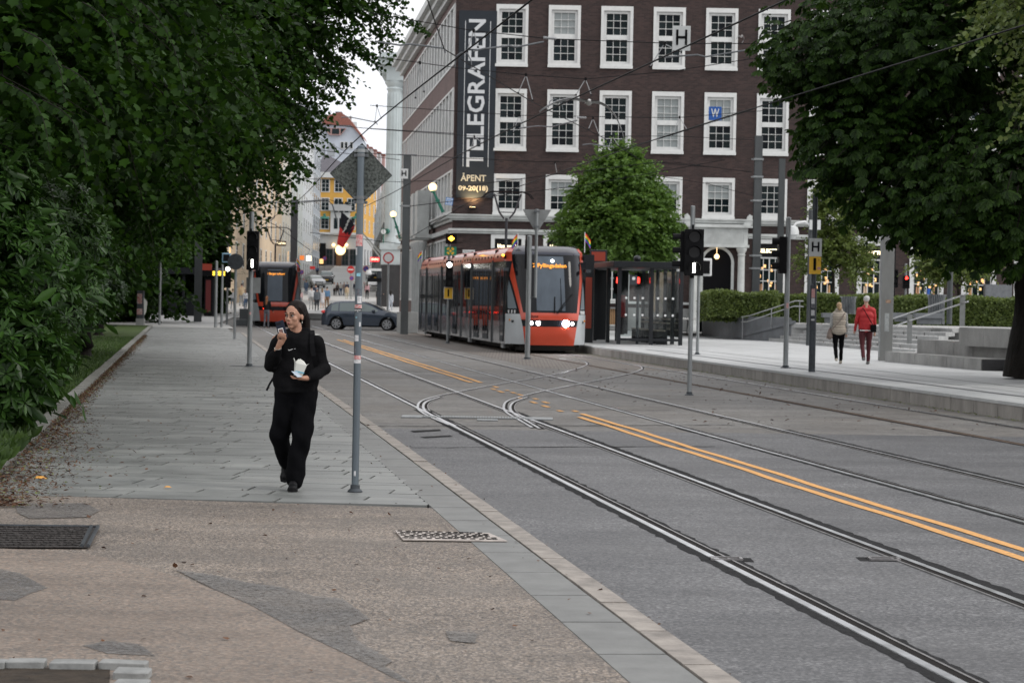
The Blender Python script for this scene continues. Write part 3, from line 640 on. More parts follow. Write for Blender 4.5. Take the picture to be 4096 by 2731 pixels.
# local frame: x runs along the street, outside is +y
def wh(b,x0,x1,z0,z1,holes,mi=0):
    t=MB(); wall_holes(t,x0,x1,z0,z1,0,holes,.3,mi); b.add([(v[0],-v[1],v[2]) for v in t.v],[tuple(reversed(f)) for f in t.f],mi)
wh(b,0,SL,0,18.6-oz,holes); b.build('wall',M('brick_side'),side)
b=MB(); b.bx(0,SL,-.42,-.09,0,18.6-oz); b.build('pane',M('pane_2'),side)
for a,c in bands:
    b=MB(); 
    xs_=[1.2+(SL-7.2)*k/17 for k in range(18)]
    for x in xs_: b.bx(x-.24,x+.24,-.09,.03,a-oz,c-oz)
    b.bx(.3,SL-1.2,-.085,.04,a-oz-.08,a-oz+.02); b.bx(.3,SL-1.2,-.085,.04,c-oz-.02,c-oz+.08)
    for x in (.35,.95,SL-4.5,SL-3,SL-1.5): b.bx(x-.14,x+.14,-.08,.03,a-oz,c-oz)
    b.build('pilaster_row',M('window_white'),side)
    b=MB()
    for x in np.arange(1.2,SL-6,.45):
        b.bx(x-.02,x+.02,-.088,-.06,a-oz,c-oz)
    for z_ in np.arange(a-oz,c-oz,.5): b.bx(1.2,SL-6,-.087,-.062,z_-.02,z_+.02)
    b.build('glazing_bars',M('window_white'),side)
for (z0,z1,pr) in ((5.55,5.72,.12),(5.72,5.86,.28),(5.86,5.93,.36),(4.98,5.2,.2),(16.9,17.2,.25),(17.2,17.5,.55),(17.5,17.9,.8)):
    b=MB(); b.bx(-pr*.0,SL,0,pr,z0-oz,z1-oz); b.build('cornice',M('marble'),side)
for x in (12,16):
    b=MB(); b.bx(x,x+2.2,.36,1.0,5.2-oz,7.6-oz); b.bx(x-.1,x+2.3,.0,1.1,5.0-oz,5.2-oz); b.build('stone_bay',M('marble'),side)
    for q in (x+.2,x+2.0):
        b=MB(); b.lathe([(.25,0),(.25,.5),(.18,.55),(.17,4.0),(.28,4.3),(.28,4.5)],(q,.7,0.0),12); b.build('column',M('marble'),side,smooth=40)
# ---- generic street building: box with a windowed face
def facade(parent,p0,p1,zb,zt,rows,cols_,m_wall,m_fr,ww,wh_,m_gl='pane_2',bars=True,z_off=.5,eave=None,door=False,lit=None):
    """windowed wall from p0 to p1 (x,y), outside on the right-hand side when walking p0->p1"""
    p0=Vector((*p0,0)); p1=Vector((*p1,0)); d=p1-p0; Ln=d.length; d.normalize(); n=Vector((d.y,-d.x,0))
    def W(u,v,z_): q=p0+d*u+n*v; return (q.x,q.y,z_)
    def bxx(b,u0,u1,v0,v1,z0,z1):
        b.add([W(u0,v0,z0),W(u1,v0,z0),W(u1,v1,z0),W(u0,v1,z0),W(u0,v0,z1),W(u1,v0,z1),W(u1,v1,z1),W(u0,v1,z1)],[(0,3,2,1),(4,5,6,7),(0,1,5,4),(1,2,6,5),(2,3,7,6),(3,0,4,7)])
    b=MB(); bxx(b,0,Ln,-8,0,zb,zt); b.build('wall',m_wall,parent,world=True)
    fh=(zt-zb)/rows
    for r in range(rows):
        for c in range(cols_):
            u=Ln*(c+.5)/cols_; z0=zb+fh*r+z_off
            f=MB(); bxx(f,u-ww/2-.12,u+ww/2+.12,0,.07,z0-.12,z0+wh_+.12)
            fo=f.build('window',m_fr,parent,world=True)
            g=MB(); gl=M(m_gl)
            if lit and (r,c) in lit: gl=M('shop_lit')
            nx=2 if ww<1.6 else 3
            for i in range(nx):
                for j in range(3):
                    a0=u-ww/2+ww*i/nx+.04; a1=u-ww/2+ww*(i+1)/nx-.04; bxx(g,a0,a1,.07,.085,z0+wh_*j/3+.03,z0+wh_*(j+1)/3-.03)
            go=g.build('pane',gl,fo); go.location=(0,0,0)
    if eave:
        b=MB(); bxx(b,-.3,Ln+.3,0,eave,zt-.15,zt+.15); b.build('eaves',m_fr,parent,world=True)
def UL(px,py,Y): p=At(px,py,Y); return p
mat('cream_wall',(.60,.47,.33),.8,ns=.6,na=.1); mat('cream_wall2',(.58,.54,.46),.8,ns=.6,na=.1); mat('pale_green_wall',(.48,.51,.49),.8,ns=.6,na=.1); mat('grey_wall',(.34,.37,.40),.8,ns=.6,na=.1); mat('light_wall',(.55,.57,.58),.8,ns=.5,na=.1)
mat('yellow_wall',(.68,.38,.08),.8,ns=.5,na=.1); mat('pale_base',(.46,.47,.47),.8,ns=.6,na=.1); mat('blue_white_wall',(.50,.55,.62),.8,ns=.5,na=.08)
mat('roof_slate',(.085,.08,.095),.5,ns=3,na=.35,bs=6,ba=.3); mat('roof_red',(.26,.10,.075),.75,ns=4,na=.3,bs=6,ba=.4); mat('pane_blue',(.10,.13,.16),.15); mat('pinkish_trim',(.45,.28,.26),.7)
# left-hand row, facing right onto the street; line from (A) to (B)
def LP(px,Y): return At(px,1193,Y).x
rowspec=[('cream painted townhouse above the tram stop, nearest in the left row',830,175,1122,262,640,5,12,'cream_wall',1.1,1.9),
 ('narrow ivory townhouse between the cream and the pale green houses',1122,262,1160,292,600,6,4,'cream_wall2',1.1,1.8),
 ('pale green-grey townhouse with dark overhanging eaves',1160,292,1205,330,560,6,4,'pale_green_wall',1.2,1.8),
 ('grey townhouse with stacked bay windows, far end of the left row',1205,330,1246,372,560,7,5,'light_wall',1.3,1.9)]
for lb,xa,ya,xb,yb,ty,rw,cl,wm,ww,wh_ in rowspec:
    pa=(LP(xa,ya),ya); pb=(LP(xb,yb),yb); zt=At(xb,ty,yb).z; zb=gz(ya)-.3
    t=T('town_house',lb,'building',(pa[0],pa[1],zb),group='old town houses')
    facade(t,pa,pb,zb,zt,rw,cl,M(wm),M('window_white'),ww,wh_,eave=.7 if 'eaves' in lb else .35,lit=[(1,2)] if 'cream' in lb else None)
    n=4; 
    b=MB(); e0=Vector((pa[0],pa[1],zt+.15)); e1=Vector((pb[0],pb[1],zt+.15)); b.add([e0+Vector((.5,0,0)),e1+Vector((.5,0,0)),e1+Vector((-5,0,3)),e0+Vector((-5,0,3)),e0+Vector((-5,-.01,0))],[(0,1,2,3),(0,3,4)]); b.build('roof',M('roof_slate'),t,world=True)
    # end wall towards the camera
# grey glass-fronted block behind
pa=(LP(1246,372),372); pb=(LP(1275,400),400); t=T('town_house','blue-grey office block with continuous window bands beside the yellow house','building',(pa[0],pa[1],5),group='old town houses')
facade(t,pa,pb,5,At(1275,470,400).z,8,4,M('grey_wall'),M('light_wall'),3.4,2.2,m_gl='pane_blue')
# yellow house on the hill (faces the camera), base pale
YY=410
def PX(x,Y): return At(x,1193,Y).x
zb=At(1360,1064,YY).z; z1=At(1360,935,YY).z; z2=At(1360,712,YY).z; z3=At(1300,606,YY).z
t=T('yellow_house','mustard yellow corner house with white windows, balcony and dark hipped roof up the street','building',(PX(1270,YY),YY,zb))
x0,x1,x2=PX(1268,YY),PX(1425,YY),PX(1497,YY+35)
facade(t,(x0,YY),(x1,YY),z1,z2,3,3,M('yellow_wall'),M('window_white'),1.25,2.0,z_off=.8,m_gl='pane_2')
facade(t,(x1,YY),(x2,YY+35),z1,z2,3,4,M('yellow_wall'),M('window_white'),1.6,2.0,z_off=.8)
facade(t,(x0,YY-.1),(x1,YY-.1),zb-2,z1,1,5,M('pale_base'),M('roof_slate'),1.0,2.6,z_off=2.2)
facade(t,(x1,YY-.1),(x2,YY+35),zb-2,z1,1,6,M('pale_base'),M('roof_slate'),1.2,2.8,z_off=2.2)
b=MB(); b.bx(x0-.3,x1+.3,YY-.6,YY,z2,z2+.9); b.bx(x0-.3,x1+.3,YY-.5,YY,z1-.2,z1+.2); b.build('cornice',M('window_white'),t,world=True)
b=MB(); xm=PX(1270,YY); q=[(x0-.5,YY-.6,z2+.9),(x1+.5,YY-.6,z2+.9),(x2+.5,YY+35,z2+.9),(x0-.5,YY+30,z2+.9)]; tp=[(PX(1285,YY+8),YY+8,z3),(PX(1295,YY+8),YY+8,z3)]
b.add(q+tp,[(0,1,5,4),(1,2,5),(3,0,4),(2,3,4,5)]); b.build('roof',M('roof_slate'),t,world=True)
b=MB(); xb=PX(1362,YY); b.bx(xb-2.2,xb+1.6,YY-1.2,YY-.1,At(0,795,YY).z-2.2+1.2,At(0,795,YY).z+.1)
b.build('balcony',M('pale_base'),t,world=True)
b=MB(); zz1=At(1362,840,YY).z; b.bx(xb-1.9,xb+1.4,YY-.6,YY-.1,z1,zz1); b.build('bay',M('window_white'),t,world=True)
b=MB()
for i in range(3):
    for j in range(2): b.bx(xb-1.3+.9*i,xb-.65+.9*i,YY-.63,YY-.6,z1+.8+2.8*j,z1+2.6+2.8*j)
b.build('bay_window',M('pane_2'),t,world=True)
for px_ in (1298,1425):
    p=At(px_,868,YY-1); b=MB(); b.lathe([(.9,0),(.75,.25),(.25,.45),(.2,.9)],(p.x,p.y,p.z-.3),12); b.build('wall_lamp',mat('green_metal',(.03,.16,.12),.5),t,world=True)
p=At(1362,1000,YY-1.2); b=MB(); b.cyl((p.x,p.y,p.z),(p.x,p.y-.2,p.z),.85,n=20); b.build('round_lit_sign',mat('glow_sign',(1,.8,.5),.4,emit=(1,.66,.28),es=1.8),t,world=True)
for px_ in (1334,1385):
    p=At(px_,980,YY-.3); b=MB(); b.sph((p.x,p.y,p.z),.28); b.build('wall_light',M('globe_warm'),t,world=True)
b=MB(); 
for (xa_,xb_,ya_,yb_,m_) in ((1268,1302,972,1062,0),(1345,1365,1010,1066,1)):
    pa_=At(xa_,ya_,YY-.3); pb_=At(xb_,yb_,YY-.3); b.bx(pa_.x,pb_.x,YY-.35,YY-.2,pb_.z,pa_.z,m_)
b.build('shop_opening',[M('shop_black'),mat('brown_door',(.12,.06,.03),.6)],t,world=True)
b=MB(); pa_=At(1270,1005,YY-.4); pb_=At(1298,1055,YY-.4); b.bx(pa_.x+.2,pb_.x-.2,YY-.42,YY-.38,pb_.z,pb_.z+.8); b.build('lit_shop_display',M('shop_lit'),t,world=True)
# white gabled house with red mansard roof behind
Y2=470; t=T('gabled_house','pale blue house with red mansard gable rising behind the yellow house','building',(PX(1270,Y2),Y2,20))
zt=lambda y: At(1300,y,Y2).z; X=lambda x: PX(x,Y2)
b=MB(); b.ext([(X(1262),Y2,5),(X(1440),Y2,5),(X(1440),Y2,zt(560)),(X(1420),Y2,zt(525)),(X(1398),Y2,zt(500)),(X(1360),Y2,zt(498)),(X(1290),Y2,zt(495)),(X(1262),Y2,zt(512))],(0,12,0)); b.build('wall',M('blue_white_wall'),t,world=True)
b=MB(); b.ext([(X(1255),Y2-.5,zt(512)),(X(1275),Y2-.5,zt(500)),(X(1392),Y2-.5,zt(500)),(X(1445),Y2-.5,zt(555)),(X(1437),Y2-.5,zt(540)),(X(1380),Y2-.5,zt(468)),(X(1350),Y2-.5,zt(448)),(X(1300),Y2-.5,zt(462)),(X(1270),Y2-.5,zt(492))],(0,12,0)); b.build('roof',M('roof_red'),t,world=True)
b=MB(); b.ext([(X(1284),Y2-.7,zt(513)),(X(1375),Y2-.7,zt(513)),(X(1352),Y2-.7,zt(541)),(X(1307),Y2-.7,zt(541))],(0,.4,0)); gw=b.build('gable_window',M('pinkish_trim'),t,world=True)
b=MB(); b.ext([(X(1317),Y2-.75,zt(515)),(X(1346),Y2-.75,zt(515)),(X(1346),Y2-.75,zt(537)),(X(1317),Y2-.75,zt(537))],(0,.04,0)); b.ext([(X(1290),Y2-.75,zt(515)),(X(1311),Y2-.75,zt(515)),(X(1311),Y2-.75,zt(537))],(0,.04,0)); b.ext([(X(1352),Y2-.75,zt(515)),(X(1370),Y2-.75,zt(515)),(X(1352),Y2-.75,zt(537))],(0,.04,0)); b.build('pane',M('pane_2'),gw)
for x in (1358,1374,1395):
    b=MB(); b.bx(X(x-7),X(x+7),Y2-.1,Y2,zt(595),zt(566)); o=b.build('window',M('window_white'),t,world=True); b=MB(); b.bx(X(x-4.5),X(x+4.5),Y2-.14,Y2-.1,zt(592),zt(568)); b.build('pane',M('pane_0'),o)
for x,yt in ((1295,576),(1335,592)):
    b=MB(); b.bx(X(x-14),X(x+14),Y2-14,Y2-12,zt(640),zt(yt)); b.build('chimney',M('grey_wall'),t,world=True)
b=MB(); b.bx(X(1322),X(1348),Y2+4,Y2+6,zt(480),zt(440)); b.build('chimney',M('roof_slate'),t,world=True)
for x in (1366,1383):
    b=MB(); b.cyl((X(x),Y2+5,zt(490)),(X(x),Y2+5,zt(466)),.2,n=8); b.sph((X(x),Y2+5,zt(460)),.32); b.build('chimney_pot',M('pale_base'),t,world=True)
t=T('terrace_house','long red roofed house with dormers behind the sign','building',(PX(1450,480),480,20))
Y3=480
for i in range(6):
    xa=1430+14*i
    b=MB(); b.bx(PX(xa,Y3),PX(xa+11,Y3),Y3+3*i,Y3+3*i+4,15,At(0,546+6*i,Y3).z-.02*i); b.build('dormer',[M('pale_base'),M('pinkish_trim')][i%2],t,world=True)
    b=MB(); b.bx(PX(xa-2,Y3),PX(xa+13,Y3),Y3+3*i-.3,Y3+3*i+4,At(0,546+6*i,Y3).z,At(0,540+6*i,Y3).z); b.build('roof',M('roof_red'),t,world=True)
# pale temple-like building with giant column, street side
Y4=196; s4=FPX/Y4
mat('temple_white',(.50,.56,.57),.6,ns=.8,na=.1)
X=lambda x: PX(x,Y4); Z=lambda y: At(1560,y,Y4).z
t=T('column_building','pale stone building with a giant round column and deep cornice beyond the brick wing','building',(X(1560),Y4,gz(Y4)))
b=MB(); cxx=X(1567); r_=(X(1597)-X(1537))/2
b.lathe([(r_*1.35,Z(990)),(r_*1.35,Z(965)),(r_*1.15,Z(955)),(r_*1.08,Z(948)),(r_,Z(930)),(r_*.92,Z(380)),(r_*.92,Z(370)),(r_*1.1,Z(362)),(r_*.95,Z(355)),(r_*1.3,Z(340)),(r_*1.3,Z(330))],(cxx,Y4-1.2,0),28); b.build('column',M('temple_white'),t,world=True,smooth=40)
b=MB()
for k in range(16):
    a=2*math.pi*k/16; b.cyl((cxx+r_*.99*math.cos(a),Y4-1.2+r_*.99*math.sin(a),Z(930)),(cxx+r_*.93*math.cos(a),Y4-1.2+r_*.93*math.sin(a),Z(380)),.035,n=5)
b.build('fluting',M('temple_white'),t,world=True)
b=MB(); b.bx(X(1520),X(1612),Y4-2,Y4+1,Z(1000),Z(975)); b.bx(X(1526),X(1606),Y4-1.9,Y4+1,Z(1060),Z(1000)); b.build('pedestal',M('temple_white'),t,world=True)
b=MB(); b.bx(X(1538),X(1640),Y4,Y4+30,Z(1200),Z(330)); b.build('wall',M('temple_white'),t,world=True)
b=MB(); b.bx(X(1535),X(1640),Y4-2,Y4+28,Z(330),Z(262)); b.bx(X(1504),X(1640),Y4-2.6,Y4+29,Z(270),Z(245)); b.ext([(X(1500),Y4-3,Z(245)),(X(1640),Y4-3,Z(245)),(X(1640),Y4-3,Z(225)),(X(1515),Y4-3,Z(225))],(0,32,0)); b.build('cornice',M('temple_white'),t,world=True)
b=MB()
for k in range(20): b.bx(X(1506),X(1535),Y4-2+1.4*k,Y4-2+1.4*k+.6,Z(300),Z(271))
b.build('bracket',M('temple_white'),t,world=True)
b=MB(); b.bx(X(1528),X(1604),Y4-2.2,Y4,gz(Y4)-.3,Z(1060)); b.build('portal_base',mat('dark_stone',(.05,.05,.052),.5,ns=2,na=.2),t,world=True)
pc=At(1534,927,Y4-2); b=MB(); b.cyl((pc.x,pc.y,pc.z),(pc.x,pc.y-.15,pc.z),.24,n=20,mi=0); b.cyl((pc.x,pc.y-.16,pc.z),(pc.x,pc.y-.17,pc.z),.2,n=20,mi=1); b.bx(pc.x-.015,pc.x+.015,pc.y-.19,pc.y-.18,pc.z,pc.z+.16,2); b.bx(pc.x-.012,pc.x+.012,pc.y-.19,pc.y-.18,pc.z-.12,pc.z,2); b.cyl((pc.x,pc.y,pc.z-.24),(pc.x,pc.y,pc.z-.9),.05,mi=0); b.cyl((pc.x+.2,pc.y+.2,pc.z+.05),(pc.x+.5,pc.y+.5,pc.z+.05),.22,n=14,mi=0)
tag(b.build('street_clock',[M('green_metal'),M('white_paint'),M('black_paint')]),'small round clock with green casing on the pale column building','clock')
# grey building between yellow house and column
t=T('grey_house','grey corner house with dark timber shopfronts left of the giant column','building',(PX(1495,330),330,4))
facade(t,(PX(1492,400),400),(PX(1540,250),250),2,At(1500,800,330).z,5,6,M('light_wall'),M('window_white'),1.2,1.9)
facade(t,(PX(1492,400)-.3,400),(PX(1540,250)-.3,250),2,At(1500,960,330).z,2,7,M('mast_grey'),M('dark_steel'),1.4,1.9)
t=T('hill_houses','pale tall houses closing the street behind the grey townhouse','building',(PX(1200,520),520,15))
facade(t,(PX(1150,540),540),(PX(1275,520),520),10,At(1200,480,520).z,7,6,M('light_wall'),M('window_white'),1.4,2.0)
# dark distant block on the far right of the square
t=T('stone_building','dark rough stone building behind the trees at the far right','building',(26,135,.3))
b=MB(); b.bx(21,60,133,150,0,16); b.build('wall',brickmat('rough_stone',(.10,.085,.075),(.14,.12,.10),(.05,.045,.04),bw=.9,rh=.4,ms=.04),t,world=True)
# ================================================================= TRAMS AND CARS
mat('tram_orange',(.52,.065,.03),.28,coat=.5,ns=1.5,na=.06); mat('tram_grey',(.42,.45,.47),.35,coat=.4,ns=2,na=.06); mat('tram_glass',(.010,.012,.014),.04,spec=.45); mat('tram_black',(.012,.013,.017),.22,coat=.5)
mat('tram_navy',(.02,.022,.035),.25,coat=.4); mat('tram_silver',(.36,.37,.385),.13,.75,ns=3,na=.1); mat('tram_screen_reflection',(.085,.105,.13),.4,spec=.2,ns=1.1,na=.25,stretch=(1,1,.3)); mat('cab_interior',(.14,.17,.19),.35,spec=.5)
mat('led_orange',(1,.4,.05),.5,emit=(1,.33,.02),es=1.0); mat('headlight',(1,1,1),.3,emit=(.95,.96,1),es=130); mat('headlight_dim',(1,1,1),.3,emit=(1,1,.95),es=12); mat('tail_light',(.6,0,0),.3,emit=(1,.03,.01),es=7); mat('undergear',(.03,.028,.026),.8)
fl=[('flag_red',(.6,.02,.02)),('flag_orange',(.75,.25,.02)),('flag_yellow',(.75,.6,.03)),('flag_green',(.02,.3,.06)),('flag_blue',(.02,.08,.45)),('flag_violet',(.22,.03,.3))]
for n_,c_ in fl: mat(n_,c_,.7)
def wo(z):    # outer edge of the orange mask
    return np.interp(z,[.28,.86,1.25,2.2,3.05,3.3,3.5],[.80,.88,.96,1.14,1.318,1.27,1.12])
def wi(z):    # windscreen edge
    return np.interp(z,[.28,1.25,1.32,2.2,3.0,3.3,3.5],[.78,.86,.88,1.02,1.13,1.12,1.0])
def dy(x,z):
    ax=abs(x); c=0 if ax<.5 else ((ax-.5)/.825)**2.6*1.15
    r=np.interp(z,[.28,.6,1.2,1.4,2.2,3.0,3.3,3.45,3.5],[.10,.03,0,.05,.32,.66,.90,1.25,1.5])
    return r+c*(1 if z<3.2 else .8)
def patch(xa,xb,z0,z1,nx=8,nz=8,off=0.0,mi=0,b=None):
    b=b or MB(); rows=[]
    for j in range(nz+1):
        z=z0+(z1-z0)*j/nz; a,c=xa(z),xb(z); rows.append([(a+(c-a)*i/nx, dy(a+(c-a)*i/nx,z)-off, z) for i in range(nx+1)])
    b.grid(rows,mi); return b
def end_nose(t, flip, front, dest, number, lit):
    """one curved driver's end; flip=True mirrors it to the far end of the tram"""
    Ltot=32.4
    def put(b,name,m,smooth=40,label=None):
        if flip: b.v=[(-x,Ltot-y,z) for x,y,z in b.v]
        return b.build(name,m,t,smooth=smooth,label=label)
    C=lambda v:(lambda z:v)
    put(patch(lambda z:-wi(z),wi,1.33,3.22,14,14,.012),'windscreen',mat('windscreen_glass',(.006,.007,.009),.06,spec=.22))
    put(patch(lambda z:-wo(z),lambda z:-wi(z),1.30,3.44,4,16,.02),'mask_pillar',M('tram_orange')); put(patch(wi,wo,1.30,3.44,4,16,.02),'mask_pillar',M('tram_orange'))
    put(patch(lambda z:-wi(z)-.01,lambda z:wi(z)+.01,3.22,3.5,14,5,.005),'roof_cap',M('tram_navy'))
    b=MB(); rows=[]
    for j in range(7):
        u=j/6; y=1.5+.7*u; rows.append([(x,y+abs(x)**4*.15,3.5+.03*math.sin(u*2)-.02*x*x*0) for x in np.linspace(-1.12,1.12,9)])
    b.grid(rows); put(b,'roof_cap',M('tram_navy'))
    put(patch(lambda z:-wo(z),wo,1.10,1.33,14,3,.022),'upper_apron',M('tram_orange'))
    put(patch(lambda z:-wo(z),wo,.88,1.10,14,3,.004),'light_band',M('tram_black'))
    put(patch(lambda z:-wo(z),wo,.28,.88,14,6,.024),'bumper',M('tram_orange'))
    put(patch(wo,C(1.325),.30,1.28,6,6,0),'corner_panel',M('tram_grey')); put(patch(C(-1.325),lambda z:-wo(z),.30,1.28,6,6,0),'corner_panel',M('tram_grey'))
    put(patch(wo,C(1.325),1.28,3.06,6,10,0),'cab_side_window',M('tram_black')); put(patch(C(-1.325),lambda z:-wo(z),1.28,3.06,6,10,0),'cab_side_window',M('tram_black'))
    put(patch(lambda z:wo(z)+.05+.0*z,C(1.27),1.45,2.6,4,8,.012),'cab_side_glass',M('cab_interior')); put(patch(C(-1.27),lambda z:-wo(z)-.05,1.45,2.6,4,8,.012),'cab_side_glass',M('cab_interior'))
    b=patch(lambda z:-.45,lambda z:.49,1.40,3.17,10,16,.018)  # paler band over the windscreen, a reflection put into the colour
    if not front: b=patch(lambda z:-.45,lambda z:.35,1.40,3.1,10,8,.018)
    put(b,'screen_reflection_panel',M('tram_screen_reflection'))
    b=MB()
    for (x,r,m_) in ((-.62,.055,0),(-.74-.02,.05,1),(.50,.105,2),(-.30-.1,.07,0),(.72,.05,0)):
        y=dy(x,.99)-.03
        if lit=='head': mi={0:0,1:3,2:1}[m_]
        else: mi=2 if abs(x) in (.62,.72) else 3
        b.cyl((x,y+.02,.99),(x,y-.008,.99),r,n=14,mi=mi)
    put(b,'headlight' if lit=='head' else 'tail_light',[M('headlight_dim'),M('headlight'),M('tail_light'),M('black_paint')])
    if lit=='head':
        b=MB(); y=dy(0,3.0)-.02; b.cyl((.12,y+.02,3.02),(.12,y-.012,3.02),.045,n=12); put(b,'roof_marker_light',M('headlight_dim'))
        b=MB(); b.tube([(.20,dy(.2,1.35)-.06,1.32),(.45,dy(.45,1.6)-.05,1.65),(.75,dy(.7,2.0)-.05,1.95)],.015); b.tube([(.24,dy(.2,1.35)-.06,1.32),(.49,dy(.45,1.6)-.05,1.62)],.012); b.tube([(.36,dy(.3,1.35)-.05,1.38),(.36,dy(.3,2.5)-.04,2.45)],.012); b.tube([(.13,dy(.3,1.35)-.05,1.33),(.15,dy(.3,1.9)-.04,1.85)],.02); put(b,'wiper',M('black_paint'))
    # destination text follows the rake of the screen
    rk=math.atan2(.34,.8)
    if not flip:
        o=text(dest,.19,M('led_orange'),t,(.02 if front else -.0,dy(0,2.86)-.05,2.86 if front else 2.86),rot=(math.pi/2-rk,0,0),width=1.10 if front else .92,bold=.001,name='destination_text')
    if front and not flip:
        for s,xx in ((-1,-1.16),(1,1.17)):
            y=dy(xx,1.03); dxy=(dy(xx+.02,1.03)-dy(xx-.02,1.03))/.04
            text(number,.12,M('black_matte'),t,(xx,y-.02-.01,1.03),rot=(math.pi/2,0,math.atan(dxy)),width=.16,name='fleet_number')
        text('skyss',.13,M('black_matte'),t,(-.55,dy(-.55,1.22)-.035,1.22),width=.28,name='operator_lettering')
        for xx in (-1.22,1.24):
            b=MB(); b.box((xx,dy(xx,1.08)-.0,1.08),(.06,.05,.06)); put(b,'side_marker',M('flag_orange'))
        for xx in (-1.17,1.14):
            for k in range(3):
                b=MB(); q=xx+.075*(k-1); b.box((q,dy(q,1.34)-.01,1.35),(.055,.02,.11)); put(b,'pictogram_sticker',M('white_paint'))
        for s in (-1,1):
            b=MB(); b.box((s*1.36,1.0,2.72),(.16,.22,.10)); b.tube([(s*1.28,1.05,2.72),(s*1.36,1.0,2.72)],.02); put(b,'camera_mirror',M('dark_steel'),None)
def tram(name,label,loc,rz,dest,number,front_lit,pant_y):
    t=T(name,label,'tram',loc,rz,'light rail trams')
    gaps=[1.2,4.6,10.9,14.1,18.3,21.5,27.8,31.2]
    segs=list(zip(gaps,gaps[1:]))
    for k,(a,c) in enumerate(segs):
        a+= .09 if k else 0; c-= .09 if k<len(segs)-1 else 0
        b=MB(); b.bx(-1.325,1.325,a,c,.28,1.02); b.build('lower_panel',M('tram_silver'),t)
        b=MB(); b.bx(-1.322,1.322,a,c,1.02,2.78); b.build('window_band',M('tram_glass'),t)
        b=MB(); b.bx(-1.324,1.324,a,c,2.78,3.0); b.build('fascia',M('tram_black'),t)
        b=MB(); pr=[(-1.325,3.0),(-1.32,3.12),(-1.27,3.28),(-1.17,3.41),(-1.02,3.49),(0,3.52),(1.02,3.49),(1.17,3.41),(1.27,3.28),(1.32,3.12),(1.325,3.0)]
        a_r=max(a,1.9); c_r=min(c,30.5); b.grid([[(x,a_r,z) for x,z in pr],[(x,c_r,z) for x,z in pr]]); b.ext([(x,a_r,z) for x,z in pr],(0,.01,0)); b.build('roof_cowl',M('tram_orange'),t,smooth=50)
        b=MB()
        for s in (-1,1):
            n=int((c-a)/.9)
            for i in range(n):
                y=a+.4+i*.9
                for j in range(4): b.bx(s*1.300-.02,s*1.300+.02,y+.06*j,y+.06*j+.03,3.08+.0*j,3.2)
        if n: b.build('vent_slots',M('black_matte'),t,kind='stuff')
        L_=c-a
        # doors: a pair of glazed leaves proud of the side
        ds=[]
        if k==0: ds=[(a+.35,.85)]
        elif L_>5.5: ds=[(a+1.1,1.35),(c-2.3,1.35)]
        elif k==len(segs)-1: ds=[(c-1.2,.85)]
        elif L_>3.9: ds=[(a+1.4,1.3)]
        for (y,wd) in ds:
            for s in (-1,1):
                b=MB(); x0,x1=sorted((s*1.326,s*1.345)); b.bx(x0,x1,y,y+wd,.36,2.72); d=b.build('door',M('tram_glass'),t)
                b=MB(); x0,x1=sorted((s*1.345,s*1.352))
                for q in ([y,y+wd-.03] if wd<1 else [y,y+wd/2-.03,y+wd/2+.01,y+wd-.03]): b.bx(x0,x1,q,q+.03,.36,2.72)
                b.bx(x0,x1,y,y+wd,.36,.55); b.build('door_frame',M('dark_steel'),d)
        # seats seen as dark uprights behind the glass
        b=MB(); 
        for s in (-1,1):
            q=a+.25
            while q<c-.1:
                x0,x1=sorted((s*1.323,s*1.331)); b.bx(x0,x1,q,q+.035,1.05,2.78); q+=1.25
        b.build('window_post',M('tram_black'),t,kind='stuff')
        if k in (0,2,4,6):
            ym=(a+c)/2; b=MB(); b.bx(-1.1,1.1,ym-1.2,ym+1.2,.14,.36); b.build('bogie',M('undergear'),t)
            for s in (-1,1):
                for q in (-.75,.75): 
                    b=MB(); b.cyl((s*.68,ym+q,.3),(s*.82,ym+q,.3),.29,n=18); b.build('wheel',M('undergear'),t)
                b=MB(); x0,x1=sorted((s*1.12,s*1.2)); b.bx(x0,x1,ym-.3,ym+.3,.12,.3); b.build('bogie_cover',M('tram_grey'),t)
    for g in gaps[1:-1]:
        b=MB(); b.bx(-1.25,1.25,g-.12,g+.12,.3,3.42); b.build('bellows',M('rubber'),t)
        for s in (-1,1):
            b=MB(); b.cyl((s*1.33,g,.3),(s*1.33,g,3.05),.045,n=8); b.build('gap_rubber',mat('gap_strip',(.10,.105,.11),.35,.5),t)
    end_nose(t,False,front_lit,dest,number,'head' if front_lit else 'tail'); end_nose(t,True,not front_lit,'',number,'tail' if front_lit else 'head')
    b=MB(); b.bx(-1.1,1.1,.9,31.5,.22,.32); b.bx(-.9,.9,.5,31.9,.10,.26); b.build('underframe',M('undergear'),t)
    b=MB(); b.box((-1.29,2.1,3.2),(.10,.22,.05)); b.build('turn_indicator',M('amber_light'),t)
    # pantograph
    y=pant_y; b=MB()
    b.bx(-.5,.5,y-.5,y+.5,3.5,3.62); b.cyl((0,y,3.6),(0,y-.05,4.75),.05); 
    for s in (-1,1):
        b.tube([(s*.10,y-.05,4.72),(s*.28,y-.1,4.95),(s*.50,y-.25,5.62)],.035); 
    b.tube([(-.3,y-.1,4.95),(.3,y-.1,4.95)],.02)
    b.build('pantograph_arm',M('dark_steel'),t)
    b=MB()
    for q in (-.18,.18): b.tube([(-.95,y-.25+q,5.45),(-.80,y-.25+q,5.62),(-.6,y-.25+q,5.7),(.6,y-.25+q,5.7),(.80,y-.25+q,5.62),(.95,y-.25+q,5.45)],.024)
    b.build('pantograph_head',M('black_paint'),t)
    return t
tp=Vector((TX(11.72,78.2),78.2,0))
tramR=tram('tram','orange and grey tram with a lit headlight stopped at the platform, front towards us',tp,math.atan(TT),'2 Fyllingsdalen','202',True,11.5)
